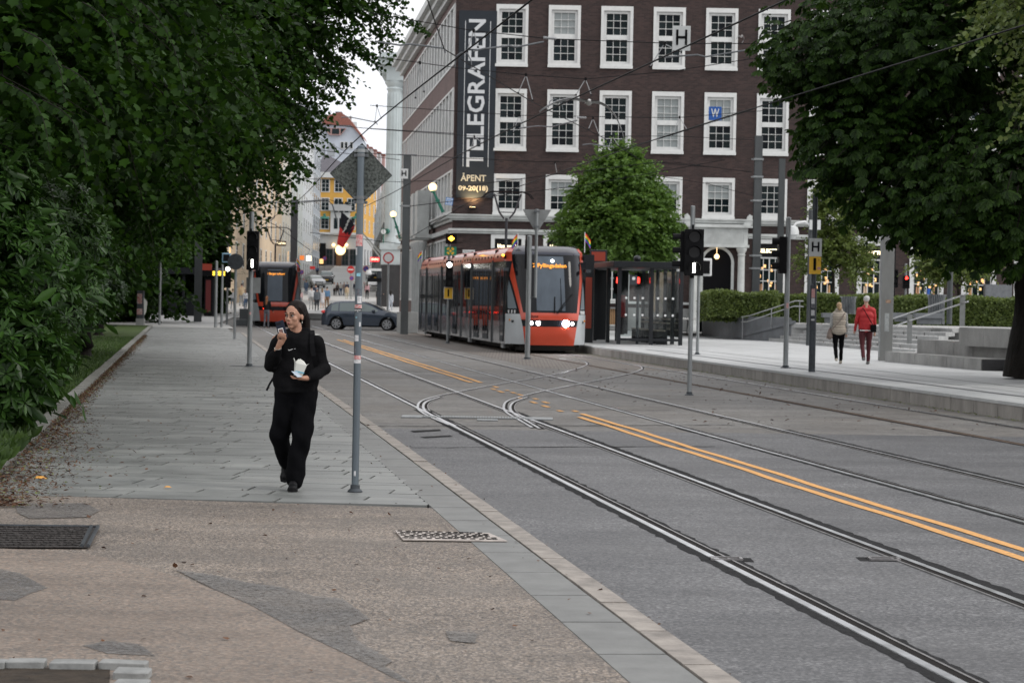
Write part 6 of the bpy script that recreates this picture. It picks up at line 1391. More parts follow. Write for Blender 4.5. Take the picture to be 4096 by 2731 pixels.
# cabinet with posters at the lawn end
p=G(561,1302,PZ); t=T('poster_cabinet','small dark cabinet with torn red and white posters at the end of the lawn','cabinet',p); s=FPX/p.y
b=MB(); b.bx(-.20,.20,-.2,.2,0,.36); b.build('plinth',M('basement'),t); b=MB(); b.bx(-.17,.17,-.18,.18,.36,1.75); c=b.build('cabinet_body',M('dark_steel'),t,bev=.02)
b=MB(); b.bx(-.15,.12,-.19,-.182,.55,.85); b.bx(-.14,.1,-.19,-.182,1.1,1.6); b.build('poster',mat('poster_red',(.3,.04,.04),.6,ns=9,na=.5,col2=(.4,.38,.36),detail=8),c)
b=MB(); b.ext([(.17,-.1,1.4),(.35,-.1,1.2),(.3,-.1,.7),(.2,-.1,.5)],(0,.02,0)); b.build('white_bag',M('carton'),c)
# streetlamps with green arms, lit
def garm(lab,px,py,Y,dx,dz):
    p=At(px,py,Y); t=T('street_lamp',lab,'street lamp',p,group='lamps with green arms'); b=MB(); b.sph((0,0,0),.21,16,12); b.build('globe',M('globe_warm'),t,smooth=60)
    b=MB(); b.cyl((0.03,0,-.2),(dx,0,dz),.055,.09,10); b.cyl((dx*.45,0,dz*.5),(dx*.5,0,dz*.58),.12,n=10); b.cyl((0.02,0,-.16),(.05,0,-.26),.12,n=10); b.build('arm',mat('lamp_green',(.03,.22,.15),.5),t)
garm('lit globe lamp on a green arm, higher and nearer one on the brick wing',1731,749,122,.55,-1.25)
garm('lit globe lamp on a green arm, lower one by the giant column',1573,857,162,.5,-1.6)
p=At(1797,806,119); t=T('square_sign','small blue square sign with concentric squares at the corner of the brick building','sign',p)
b=MB(); b.box((0,0,0),(.36,.04,.36),0,0,Matrix.Rotation(R(8),4,'Y')); o=b.build('plate',mat('pale_blue_sign',(.08,.22,.5),.5),t)
for k,(q,m_) in enumerate(((.28,'white_paint'),(.22,'pale_blue_sign'),(.12,'white_paint'),(.07,'pale_blue_sign'))): b=MB(); b.box((0,-.022-.004*k,0),(q,.004,q),0,0,Matrix.Rotation(R(8),4,'Y')); b.build('square_mark',M(m_),o)
b=MB(); b.bx(.1,.16,0,1.6,-.05,.0); b.build('wall_arm',M('dark_steel'),t)
# flags on the old street
def bigflag(lab,pts,Y,cols,pole0,pole1):
    p=At(*pts[0],Y); t=T('flag',lab,'flag',p)
    o0=Vector(p)
    P0=[At(x,y,Y)-o0 for x,y in pts]
    b=MB(); a_=At(*pole0,Y)-o0; c_=At(*pole1,Y-3)-o0; b.cyl(a_,c_,.08,.05,8); b.build('flagpole',M('white_paint'),t)
    return t,P0
Yf=205; t,P0=bigflag('black and red flag hanging from a slanted white pole above the old street',[(1365,846),(1422,896),(1412,925),(1372,993),(1347,975),(1360,905)],Yf,None,(1527,1018),(1415,893))
P0=[q for q in P0]
def fl_(idx,m_,nm,off):
    b=MB(); c=sum((Vector(q) for q in idx),Vector())/len(idx); n=len(idx); vs=[Vector(q)+Vector((0,off+.08*math.sin(i*2.2),0)) for i,q in enumerate(idx)]+[c+Vector((0,off-.15,0))]; b.add(vs,[(i,(i+1)%n,n) for i in range(n)]); b.build(nm,m_,t)
fl_([P0[0],P0[1],P0[1].lerp(P0[3],.45),P0[0].lerp(P0[3],.6),P0[5]],mat('flag_black',(.02,.02,.028),.8),'black_field',0)
fl_([P0[1],P0[2],P0[3],P0[4],P0[5],P0[0].lerp(P0[3],.6),P0[1].lerp(P0[3],.45)],mat('flag_redcloth',(.55,.03,.03),.7),'red_field',.02)
b=MB(); q=P0[0].lerp(P0[3],.35); 
for k in range(4): b.box((q.x+.25+.12*k,-.25,q.z-.2+.3*k-.3),(.5,.02,.07),0,0,Matrix.Rotation(R(-50),4,'Y'))
b.build('pale_print',M('sign_grey'),t)
b=MB(); a_=At(1519,1028,Yf)-t.location; c_=At(1462,955,Yf)-t.location; b.cyl(a_,c_,.06,n=8); b.build('second_flagpole',M('white_paint'),t)
# lit shop signs
def shopsign(lab,px,py,wpx,hpx,Y,m_,txt=None,tm='lit_letters'):
    p=At(px,py,Y); t=T('shop_sign',lab,'shop sign',p); s=FPX/Y; b=MB(); b.bx(-wpx/s/2,wpx/s/2,-.1,.1,-hpx/s/2,hpx/s/2); b.build('sign_box',m_,t)
    if txt: text(txt,hpx/s*.6,M(tm),t,(0,-.12,0),width=wpx/s*.85)
    b=MB(); b.cyl((wpx/s/2*.0,.1,hpx/s*.4),(.0,.6,hpx/s*.4),.03); b.build('bracket',M('black_paint'),t)
shopsign('small dark box sign with glowing letters above the far tram',1125,974,38,20,170,mat('sign_brown',(.06,.03,.02),.5),'EGON')
shopsign('red lit shop sign left of the giant column',1499,1038,36,18,190,mat('red_lit',(.5,.02,.03),.5,emit=(.8,.03,.04),es=1.2),'CENTRO')
shopsign('glowing white square sign right of the far tram roof',1235,1033,18,20,230,mat('white_lit',(1,.9,.7),.5,emit=(1,.85,.55),es=2.5))
shopsign('small orange and black box sign beside the white one',1208,1031,18,18,235,mat('orange_lit',(.2,.05,.01),.5,emit=(.9,.25,.05),es=.6))
shopsign('warm lamp sign behind the right roof corner of the far tram',1187,1058,14,14,180,M('globe_warm'))
shopsign('small red board among the signs over the crowd',1250,1071,19,12,240,M('red_paint'))
shopsign('round dark sign at the pale base of the yellow house',1264,992,22,20,400,M('shop_black'))
p=At(1497,945+0,180); 
# concrete block by the tram, low walls behind the car
t=T('concrete_block','pale concrete barrier block between the hatchback and the platform tram','concrete block',G(1625,1332)); b=MB(); b.bx(-.47,.55,0,.5,0,1.02); b.build('block',M('basement'),t,bev=.02)
t=T('concrete_wall','low concrete wall behind the hatchback and the pedestrians','low wall',G(1280,1302)); b=MB(); b.bx(-1.6,5.5,9,9.4,-.1,.62); b.build('wall_top',M('basement'),t)
t=T('ramp_wall','pale ramp slab beyond the low wall under the pedestrians','ramp',G(1280,1290)); b=MB(); b.ext([(-1.2,12,-.1),(6.2,12,-.1),(6.2,12,.55),(-1.2,12,.6)],(0,.3,0)); b.build('slab',M('far_paving'),t)
for px,py,w_,h_ in ((977,1300,.55,.3),(978,1280,.5,.8)):
    pass
p=G(977,1304,PZ); t=T('stone_bollard','low dark stone block at the kerb left of the far tram','stone block',p); b=MB(); b.bx(-.55,.25,0,.4,0,.35); b.bx(-.4,.25,1.2,1.6,.3,.9); b.build('block',M('mast_grey'),t,bev=.02)
# thin column kiosk etc: pole cluster beneath the giant column
for px,lab in ((1515,'dark post with a white camera head in front of the giant column'),):
    p=TG(px,1238); t=T('camera_post',lab,'camera post',p); s=FPX/p.y; b=MB(); b.bx(-.16,.16,-.16,.16,0,(1238-1075)/s); b.build('post',M('dark_steel'),t)
    b=MB(); b.bx(-.8,.15,-.3,-.1,(1238-1085)/s,(1238-1075)/s); b.lathe([(.2,0),(.24,.1),(.18,.35)],(-.8,-.2,(1238-1100)/s),12); b.build('camera_head',M('white_paint'),t); b=MB(); b.bx(-.9,.2,-.3,-.2,(1238-1128)/s,(1238-1113)/s); b.build('dark_board',M('shop_black'),t)
# ================================================================= SHELTERS
mat('shelter_glass',(.55,.6,.6),.02,trans=1,spec=.5); mat('shelter_black',(.018,.020,.023),.35,coat=.2); mat('bench_wood',(.42,.36,.29),.6,ns=20,na=.2); mat('shelter_orange_shaded',(.30,.04,.018),.5)  # panel orange mixed darker, shade under the roof put into the colour
sg=MC['shelter_glass']; nt_=sg.node_tree; bb=nt_.nodes['Principled BSDF']; trn=nt_.nodes.new('ShaderNodeBsdfTransparent'); trn.inputs[0].default_value=(.86,.9,.9,1); gl=nt_.nodes.new('ShaderNodeBsdfGlossy'); gl.inputs['Roughness'].default_value=.03; fr=nt_.nodes.new('ShaderNodeFresnel'); fr.inputs[0].default_value=1.5; ms_=nt_.nodes.new('ShaderNodeMixShader')
nt_.links.new(fr.outputs[0],ms_.inputs[0]); nt_.links.new(trn.outputs[0],ms_.inputs[1]); nt_.links.new(gl.outputs[0],ms_.inputs[2]); nt_.links.new(ms_.outputs[0],nt_.nodes['Material Output'].inputs[0])
def shelter(lab,loc,rz,panels,L_=9,W_=2.25,Hs=2.85,right=True):
    t=T('tram_shelter',lab,'tram shelter',loc,rz)
    b=MB(); b.bx(-.25,W_+.1,-.25,L_,Hs-.19,Hs); b.build('roof',M('shelter_black'),t,bev=.01); b=MB(); b.bx(-.15,W_,-.15,L_-.1,Hs-.21,Hs-.191); b.build('ceiling',M('mast_grey'),t)
    for x,y in [(0,0),(1.12,0),(W_-.1,0)]+[(W_-.1,1.7*k) for k in range(1,6)]+[(0.1,3.4*k) for k in (1,2)]:
        b=MB(); b.bx(x-.065,x+.065,y-.06,y+.06,0,Hs-.19); b.build('post',M('shelter_black'),t)
    for a,c in ((.07,1.05),(1.19,W_-.17)):
        b=MB(); b.bx(a,c,-.006,.006,.28,Hs-.3); g=b.build('glass_pane',M('shelter_glass'),t)
        b=MB(); 
        for z_ in (1.02,1.60):
            for k in range(3): x=a+(c-a)*(k+.6)/3.4; b.cyl((x,-.009,z_),(x,-.0065,z_),.042,n=14)
        b.build('white_dot',M('white_paint'),g); b=MB(); b.bx(a-.02,c+.02,-.03,.03,.13,.22); b.build('bottom_rail',M('shelter_black'),t)
    for k in range(5):
        b=MB(); b.bx(W_-.106,W_-.094,1.7*k+.08,1.7*k+1.62,.28,Hs-.3); b.build('glass_pane',M('shelter_glass'),t)
    b=MB(); b.bx(.35,.62,-.03,-.018,2.05,2.38); o=b.build('no_smoking_sign',M('dark_steel'),t); b=MB(); b.cyl((.485,-.034,2.27),(.485,-.031,2.27),.06,n=16); b.build('round_symbol',M('white_paint'),o)
    for k in range(3):
        y=1.0+2.3*k; 
        for q,z_ in ((0,.46),(.11,.46),(.22,.46),(.36,.72),(.38,.86)):
            b=MB(); b.bx(W_-.75+q*1.0,W_-.67+q*1.0,y,y+1.6,z_,z_+.04); b.build('bench_slat',M('bench_wood'),t)
        b=MB(); b.bx(W_-.75,W_-.35,y+.2,y+.26,0,.46); b.bx(W_-.75,W_-.35,y+1.3,y+1.36,0,.46); b.build('bench_leg',M('shelter_black'),t)
    return t
p=G(2473,1377,PH)
tsr=shelter('dark framed glass tram shelter on the platform, right of the tram',p,math.atan(TT)*.75,2)
b=MB(); b.bx(-1.05,-.55,2.5,2.8,0,3.1); b.build('ticket_totem',M('shelter_black'),tsr); b=MB(); b.bx(-.98,-.62,2.47,2.499,.5,2.3); b.build('orange_panel',M('shelter_orange_shaded'),tsr)
b=MB(); b.bx(.62,1.0,4.6,4.8,.3,2.6); b.build('info_cabinet',M('shelter_black'),tsr); b=MB(); b.bx(.66,.90,4.58,4.599,.9,1.7); b.build('red_poster',mat('poster_dkred',(.25,.03,.03),.6,ns=6,na=.4),tsr)
b=MB(); b.sph((1.08-.3,1.2,Hs_:=2.97),(.13,.2,.12)); b.build('roof_spot',M('shelter_black'),tsr)
p=G(2390,1350,PH); t=T('platform_totem','black totem with an orange top panel rising behind the shelter roof next to the tram','totem',(At(2390,1193,92).x,92,PH)); s=FPX/92
b=MB(); b.bx(-.33,.33,-.1,.1,0,(1193-990)/s+1.48); b.build('totem_body',M('shelter_black'),t,bev=.02); b=MB(); b.bx(-.26,.26,-.115,-.101,(1193-1034)/s+1.48,(1193-998)/s+1.48); b.build('orange_panel',M('shelter_orange_shaded'),t)
for px in (2469,2553):
    p=At(px,1121+0,84.5 if px==2553 else 90); t=T('pedestrian_signal','red signal lamp seen through the shelter, %s one'%('left narrow' if px==2469 else 'right brighter'),'signal lamp',(p.x,p.y,PH)); b=MB(); b.cyl((0,.05,0),(0,.05,p.z-PH+.3),.05,n=10); b.build('post',M('dark_steel'),t); b=MB(); b.bx(-.13,.13,-.05,.02,p.z-PH-.5,p.z-PH+.25); hh=b.build('signal_head',M('black_paint'),t)
    b=MB(); b.bx(-.03 if px==2469 else -.06,.03 if px==2469 else .05,-.065,-.05,p.z-PH-.10,p.z-PH+.10); b.build('lens',M('red_light'),hh)
# bike hoops by the brick building
for px in (2703,2738,2823):
    p=At(px,1193,112); t=T('bike_stand','grey hoop bicycle stand by the basement wall, %s'%{2703:'left one of three',2738:'middle one of three',2823:'right one of three'}[px],'bike stand',(p.x,112,PH),group='hoop bicycle stands')
    b=MB(); b.tube([(-.13,0,0),(-.15,.05,.6),(-.05,.1,.82),(.1,.1,.82),(.18,.05,.6),(.14,0,0)],.025,8); b.build('hoop',M('steel_grey'),t,smooth=50)
# left shelter
p=At(648,1193,150); tl_=T('tram_shelter','dark glazed tram shelter in the shade at the end of the left pavement','tram shelter',(p.x,150,.05)); s=FPX/150.
wd=(852-648)/s
b=MB(); b.bx(-.3,wd+.2,-.3,6,2.85,3.25); b.build('roof',M('shelter_black'),tl_)
for x in (0,wd*.42,wd*.86,wd): b=MB(); b.bx(x-.08,x+.08,-.06,.06,0,2.85); b.build('post',M('shelter_black'),tl_)
b=MB(); b.bx(.1,wd*.30,.1,.4,0,1.75); b.bx(wd*.46,wd*.64,.2,.5,0,1.6); b.build('ticket_machine',M('shelter_black'),tl_,bev=.05)
b=MB(); b.bx(0,wd*.42,2.4,2.42,.3,2.8); b.bx(wd*.42,wd*.86,2.4,2.42,.3,2.8); b.build('glass_pane',M('shelter_glass'),tl_)
b=MB(); b.bx(wd*.83,wd*.99,-.1,.3,0,2.7); b.build('advert_panel',M('shop_black'),tl_); b=MB(); b.bx(wd*.86,wd*.96,-.12,-.10,.5,2.5); b.build('poster',mat('poster_wine',(.12,.015,.015),.5),tl_)
b=MB(); b.bx(wd*.8,wd*1.35,-.35,-.25,2.75,3.1); o=b.build('display_case',M('shop_black'),tl_); b=MB()
for k in range(3): b.bx(wd*1.0,wd*1.28,-.37,-.352,2.8+.1*k,2.85+.1*k)
b.build('led_text',mat('led_yellow',(1,.7,.1),.5,emit=(1,.65,.05),es=2.5),o)
b=MB(); b.bx(wd*.78,wd*.98,-.36,-.26,3.1,3.5); b.build('orange_panel',M('shelter_orange_shaded'),tl_)
# ================================================================= STEPS, TERRACES, HEDGES
mat('step_stone',(.34,.345,.34),.6,ns=1.5,na=.18,bs=20,ba=.15,pos=True); mat('block_stone',(.28,.28,.27),.65,ns=1.6,na=.28,bs=20,ba=.2,pos=True,stretch=(1,1,.5)); mat('planter_stone',(.13,.14,.15),.5,ns=2,na=.2,pos=True)
UZ=1.0
A0,A1=G(2975,1355,PH),G(3665,1416,PH); B0,B1=G(3166,1294,UZ),G(3838,1313,UZ)
st=T('steps','wide pale stone steps rising from the platform behind the couple','steps',A0); N_=6
for i in range(N_):
    u0=i/(N_-1)*.999; a=A0.lerp(B0,i/N_); c=A1.lerp(B1,i/N_); zt_=PH+(UZ-PH)*(i+1)/N_
    a2=A0.lerp(B0,1.0)+Vector((.3,2,0)); c2=B1+Vector((2,2,0))
    nseg=9
    for k in range(nseg):
        p0=a.lerp(c,k/nseg); p1=a.lerp(c,(k+1)/nseg-.004); q0=A0.lerp(B0,(i+1.4)/N_).lerp(A1.lerp(B1,(i+1.4)/N_),k/nseg); q1=A0.lerp(B0,(i+1.4)/N_).lerp(A1.lerp(B1,(i+1.4)/N_),(k+1)/nseg-.004)
        b=MB(); z0=PH+(UZ-PH)*i/N_-.03; P4=[p0,p1,q1,q0]; b.ext([(q.x,q.y,z0) for q in P4],(0,0,zt_-z0)); b.build('step_block',M('step_stone'),st,world=True)
plain('upper_plaza',[(B0.x,B0.y),(B1.x,B1.y),(B1.x+25,B1.y-8),(B1.x+30,118),(6.0,118),(6.5,108)],UZ+.001,M('far_paving'))
b=MB(); b.add([(B0.x,B0.y,0),(B1.x,B1.y,0),(B1.x,B1.y,UZ),(B0.x,B0.y,UZ)],[(0,1,2,3)]); b.build('plaza_face',M('step_stone'),kind='structure')
# terrace blocks
def terrace(lab,xa,ya,xb,yb,z0,z1,back,segs,dark=False,end=None):
    pa,pb=G(xa,ya,z0),G(xb,yb,z0); t=T('stone_terrace',lab,'stone terrace',pa,group='stone sitting terraces')
    n=Vector((pa.y-pb.y,pb.x-pa.x,0)).normalized(); n=Vector((abs(n.x),abs(n.y)*.35,0))*back
    for k in range(segs):
        p0=pa.lerp(pb,k/segs); p1=pa.lerp(pb,(k+1)/segs-.003); b=MB(); b.ext([(p0.x,p0.y,z0-.1),(p1.x,p1.y,z0-.1),(p1.x+n.x,p1.y+n.y,z0-.1),(p0.x+n.x,p0.y+n.y,z0-.1)],(0,0,z1-z0+.1)); b.build('stone_block',M('block_stone'),t,world=True)
    return t
terrace('lowest sitting step of pale stone right of the steel pillar',3540,1446,3925,1482,PH,.55,6,6)
terrace('middle sitting step of pale stone, taller, near the chestnut trunk',3668,1412,4140,1440,.55,.91,6,6)
terrace('topmost sitting step of pale stone under the right handrail',3836,1366,4140,1380,.91,1.27,5,3)
p=G(3925,1482,PH); t=T('dark_stone_block','dark stone side block at the foot of the chestnut tree','stone block',p); b=MB(); b.bx(.02,2.5,-.05,1.6,0,.27); b.build('block',mat('dark_block',(.03,.03,.032),.6,ns=2,na=.3),t)
b=MB(); b.bx(.55,.95,-.9,-.2,0,.12); b.build('small_step',M('block_stone'),t)
# planter with hedge
pa,pb,pc=G(2818,1343,PH),G(2928,1356,PH),G(3165,1293,UZ-.02)
t=T('planter','low dark stone planter wall under the left end of the hedge','planter',pa)
prof=[pa+Vector((.25,2.4,0)),pa+Vector((-.02,.9,0)),pa,pb,Vector((B0.x,B0.y,PH)),Vector((B0.x+.2,B0.y+6,PH)),pa+Vector((1.2,9,0))]
b=MB(); b.ext([(q.x,q.y,PH) for q in prof],(0,0,1.22-PH)); b.build('planter_wall',M('planter_stone'),t,world=True)
b=MB(); dd=Vector((B0.x-pb.x,B0.y-pb.y,0)); n=dd.normalized()
b.ext([(pb.x,pb.y-.03,PH),(B0.x,B0.y-.3,UZ),(B0.x,B0.y-.3,UZ+.12),(pb.x,pb.y-.03,PH+.12)],(.12,-.12,0)); b.build('ramp_string',M('planter_stone'),t,world=True)
# handrails
def rails(lab,top,low,posts,Y,r=.022,thick=None):
    p=At(*top[0],Y[0]); t=T('handrail',lab,'handrail',p)
    for ln in (top,low):
        pts=[At(x,y,Y[0]+(Y[1]-Y[0])*(x-top[0][0])/(top[-1][0]-top[0][0])) for x,y in ln]
        b=MB(); b.tube(pts,r,8); b.build('rail',mat('brushed',(.5,.51,.52),.3,.9),t,world=True,smooth=50)
    for (x,y0,y1) in posts:
        Yp=Y[0]+(Y[1]-Y[0])*(x-top[0][0])/(top[-1][0]-top[0][0]); a,c=At(x,y0,Yp),At(x,y1,Yp); b=MB()
        if thick: b.bx(a.x-thick,a.x+thick,Yp-.03,Yp+.03,c.z,a.z)
        else: b.cyl(a,Vector((a.x,a.y,c.z)),.018,n=8)
        b.build('post',M('brushed') if not thick else M('sign_back'),t,world=True)
    return t
rails('left stainless handrail climbing beside the planter',[(2966,1267),(3000,1262),(3182,1203),(3213,1204)],[(2966,1287),(2990,1286),(3178,1224),(3213,1226)],[(2971,1267,1355),(3086,1232,1314),(3199,1204,1290)],(98,94))
rails('right stainless handrail on two broad plate posts above the terraces',[(3562,1277),(3872,1174)],[(3562,1308),(3872,1206)],[(3640,1256,1375),(3851,1182,1305)],(68,62),thick=.065)
def bin_(lab,px,y0,y1,Y,wpx):
    p=At(px,y1,Y); t=T('litter_bin',lab,'litter bin',p,group='slatted litter bins'); s=FPX/Y; h=(y1-y0)/s; r=wpx/s/2
    b=MB(); b.lathe([(r*.8,0),(r*.8,h)],n=16); b.build('liner',M('dark_steel'),t)
    b=MB()
    for k in range(28): a=2*math.pi*k/28; b.tube([(r*.86*math.cos(a),r*.86*math.sin(a),0),(r*.86*math.cos(a),r*.86*math.sin(a),h*.85),(r*1.05*math.cos(a),r*1.05*math.sin(a),h)],.012,4)
    b.build('slats',M('galv'),t,kind='stuff')
bin_('slatted grey litter bin against the hedge above the woman in the vest',3393,1186,1256,93,64); bin_('slatted grey litter bin against the hedge under the right handrail',3744,1178,1296,88,74)
for lab,x0,x1,y0,y1,Y in (('dark granite bench block left of the woman in the vest',3291,3338,1252,1292,94),('long dark granite bench block right of the steel pillar',3572,3640,1252,1286,90),('dark granite bench block below the right litter bin',3662,3778,1254,1296,86)):
    a=At(x0,y1,Y); c=At(x1,y0,Y); t=T('stone_bench',lab,'bench',a,group='dark granite benches'); b=MB(); b.bx(0,c.x-a.x,0,.6,c.z-a.z-.18,c.z-a.z); b.bx(.12,c.x-a.x-.1,.1,.5,0,c.z-a.z-.18); b.build('bench_block',M('planter_stone'),t,bev=.01)
# far-right bits: cabinet, traffic lights
p=At(3990,1193,118); t=T('utility_cabinet','grey utility cabinet at the far right behind the hedge','cabinet',(p.x,118,UZ)); b=MB(); b.bx(-.6,.7,0,.5,0,1.9); b.build('body',M('steel_grey'),t)
for px,y0,y1,lit,lab in ((3574,1078,1150,None,'dark side-on traffic light beside the red one, far right'),(3621,1102,1152,2,'small traffic light showing red, far right behind the hedge')):
    Y=112; p=At(px,1193,Y); t=T('traffic_signal',lab,'traffic light',(p.x,Y,UZ)); s=FPX/Y; pole(t,.06,(1215-980 if lit is None else 1215-1050)/s+.8,M('galv' if lit else 'black_paint')); head(t,.0,-.12,H-UZ+(1193+28-y1)/s,3,.32,(y1-y0)/s,lit,litm='red_light')
p=At(3701,1193,112); t=T('traffic_signal','white pole with small blue boxes and hanging signals, far right','traffic light',(p.x,112,UZ)); pole(t,.06,3.4,M('white_paint')); b=MB(); b.bx(.08,.22,-.1,.05,1.2,1.6); b.build('blue_box',M('blue_paint'),t); head(t,-.25,-.1,1.9,2,.25,.5,None)
p=At(3611,1193,112); 
b=MB(); p=At(3905,1193,66); t=T('slim_mast','slim grey mast left of the chestnut trunk','mast',(p.x,70,1.27)); b.cyl((0,0,0),(0,0,3.2),.08,n=12); b.build('shaft',M('mast_grey'),t,smooth=40)
p=At(3618,1193,105)
t=T('wall_lantern','small lit lantern on the dark stone building, far right','lantern',At(4018,1075,132)); b=MB(); b.sph((0,0,0),.16); b.build('glow',M('globe_warm'),t); b=MB(); b.cyl((0,0,.15),(0,.4,.5),.03); b.lathe([(.18,.12),(.05,.3)]); b.build('bracket',M('black_paint'),t)
# ================================================================= OVERHEAD WIRES
def wire(lab,pts,r=.018,cat='overhead wire',name='contact_wire',grp='overhead tram wires'):
    b=MB(); b.tube(pts,r,5); return tag(b.build(name,M('wire')),lab,cat,grp)
WZ=5.8
for X0,lab,y0,y1 in ((4.45,'contact wire over the left track',24,150),(7.75,'contact wire over the middle track',24,118),(11.75,'contact wire over the platform track',24,110)):
    pts=[Vector((TX(X0,y)+.18*math.sin(y/13.),y,WZ+.0*y)) for y in np.linspace(y0,y1,30)]; wire(lab,pts,.015)
def P(l): return [At(*q) for q in l]
wire('wire bending across from upper left towards the platform track',P([(1690,-60,45),(1777,198,56),(2128,408,70),(2460,575,88),(2560,640,98)]),.014)
spans=[('topmost sagging span wire',[(1480,52),(1895,124),(2201,156),(2700,175),(3060,175),(3480,155),(4140,42)],57),
 ('second span wire, dipping in the middle',[(1480,224),(1819,271),(2106,300),(2342,317),(2699,284),(3486,159),(4140,62)],67),
 ('third span wire across the facade',[(1480,422),(2074,462),(2700,472),(3050,444)],82),('fourth span wire across the facade',[(1480,516),(1895,545),(2700,545),(3010,560)],91),
 ('fifth span wire, just above the first floor windows',[(1480,614),(2140,647),(2700,650),(3010,690)],109),('low span wire over the far tram',[(880,690),(1200,715),(1600,728),(2140,705)],130),
 ('low span wire across the cream house',[(900,870),(1180,815),(1320,800),(1450,836)],140),('span wire from the leaves to the corner mast',[(1050,570),(1340,609),(1600,640)],118),
 ('high span wire from the leaves above the red roof',[(1240,490),(1440,512),(1820,535)],100),('slack wire crossing above the middle tree',[(1850,745),(2210,700),(2620,650),(2830,668)],100),
 ('diagonal wire down to the platform mast',[(2600,700),(2830,735),(3010,783)],98),('thin diagonal wire rising to the right mast',[(2330,632),(2640,555),(3010,440)],90),
 ('wire rising from the corner mast to the right',[(1640,825),(2330,742),(2900,640)],104),('faint wire low behind the diamond sign',[(1240,930),(1600,975),(1890,800)],120),('sloping wire over the far tram pantograph',[(880,800),(1100,900),(1240,1000)],125)]
for lab,pts,Y in spans: wire(lab,P([(x,y,Y) for x,y in pts]),.011 if Y<100 else .015,name='span_wire',cat='span wire',grp='span wires')
# droppers and steady arms
def dropper(lab,a,c,d,Y,e=None):
    t=T('wire_hanger',lab,'wire hanger',At(*a,Y),group='hangers between span and contact wires'); b=MB(); b.cyl(At(*a,Y),At(*c,Y),.012,n=5); b.cyl(At(*a,Y),At(*d,Y),.012,n=5); b.build('hanger_rod',M('insulator'),t,world=True)
    b=MB(); q=At(*a,Y); b.box(q,(.06,.05,.09)); b.box(At(*c,Y),(.05,.04,.04)); b.box(At(*d,Y),(.05,.04,.04)); b.build('clamp',M('black_paint'),t,world=True)
for i,(a,c,d,Y) in enumerate([((1895,124),(1868,205),(1912,190),57),((1680,252),(1662,392),(1696,367),67),((2104,300),(2073,372),(2131,402),67),((2342,317),(2304,380),(2365,380),67),((2658,176),(2600,268),(2716,206),57),((3488,158),(3430,280),(3556,238),57),((2076,462),(2053,530),(2098,512),82),((2372,474),(2354,517),(2396,538),82),((1897,546),(1883,602),(1936,578),91),((1508,424),(1500,486),(1524,474),82),((2718,470),(2690,540),(2750,522),82),((2220,650),(2218,656),(2228,694),109),((2448,545),(2432,600),(2478,588),91)]):
    dropper('hanger number in order along the spans' if False else ['hanger at the banner top','hanger left of the brick corner','hanger right of the banner','hanger above the large gull','hanger beside the H sign','hanger in front of the chestnut leaves','hanger above the second window column','hanger just right of the gull','hanger over the lower banner','hanger against the pale column','hanger below the W sign level','hanger on the low wire near the middle tree','hanger left of the middle tree top'][i],a,c,d,Y)
def arm(lab,pts,Y,r=.022,ins=None):
    t=T('steady_arm',lab,'steady arm',At(*pts[0],Y),group='curved steady arms on the wires'); b=MB(); b.tube(P([(x,y,Y) for x,y in pts]),r,7); b.build('arm_tube',M('steel_grey'),t,world=True,smooth=50)
    if ins:
        b=MB(); a,c=At(*ins[0],Y),At(*ins[1],Y)
        for k in range(9): q0=a.lerp(c,k/9); q1=a.lerp(c,(k+.55)/9); b.cyl(q0,q1,.04,n=10)
        b.cyl(a,c,.018,n=8); b.build('insulator',M('insulator'),t,world=True)
arm('steady arm crossing in front of the banner top',[(1892,205),(1935,196),(2040,184),(2062,190),(2176,168)],57,.022,((2174,152),(2226,156)))
arm('steady arm left of the brick corner',[(1500,166),(1600,182),(1640,177),(1775,194),(1782,212)],57)
arm('steady arm under the H sign',[(2655,232),(2710,226),(2790,220),(2822,228),(3055,190)],57,.02,((3055,172),(3108,176)))
arm('steady arm against the chestnut leaves',[(3200,185),(3310,222),(3400,230),(3485,246),(3486,262)],57,.024,((3160,170),(3205,172)))
arm('steady arm in front of the second window column',[(2076,514),(2150,505),(2205,508),(2310,482)],82,.022,((2308,470),(2346,472)))
arm('steady arm at the gull wing tip',[(2330,580),(2360,576),(2455,590)],91)
arm('steady arm above the far street',[(1365,470),(1400,469),(1505,490),(1510,500)],100,.022)
arm('long curved arm above the far tram',[(1040,812),(1180,808),(1310,800),(1330,820),(1350,890)],130,.035)
arm('curved arm end at the left mast',[(1000,795),(1085,808),(1102,830),(1098,870),(1080,885)],130,.03)
arm('ring shaped loop on the wire before the banner',[(1819,270),(1825,225),(1845,210),(1870,215),(1885,245),(1886,270)],60,.016)
arm('ring shaped loop on the wire above the gull',[(2192,435),(2200,405),(2220,396),(2245,405),(2252,440)],74,.014)
def hang_sign(lab,x0,x1,y0,y1,Y,m_,ch,cm,dk=True):
    a=At(x0,y1,Y); c=At(x1,y0,Y); t=T('hanging_sign',lab,'hanging sign',(a+c)/2); w_=(c.x-a.x)/2; h_=(c.z-a.z)/2; b=MB(); b.bx(-w_,w_,-.008,.008,-h_,h_); o=b.build('plate',m_,t,bev=.004); text(ch,h_*1.75,cm,o,(0,-.014,0),bold=.006,width=w_*1.25)
    b=MB(); b.bx(-.02,.02,0,.03,-h_-.06,-h_+.02); b.bx(-.01,.01,.0,.02,-h_-.06,h_+.02); b.build('hanger',M('dark_steel'),t)
hang_sign('white H sign hanging from the span wire in front of the fourth window',2690,2763,105,203,56,M('sign_grey'),'H',M('black_matte'))
hang_sign('blue W sign hanging from the wires in front of the fifth window',2834,2887,428,481,84,mat('w_blue',(.012,.08,.32),.6),'W',M('sign_grey'))
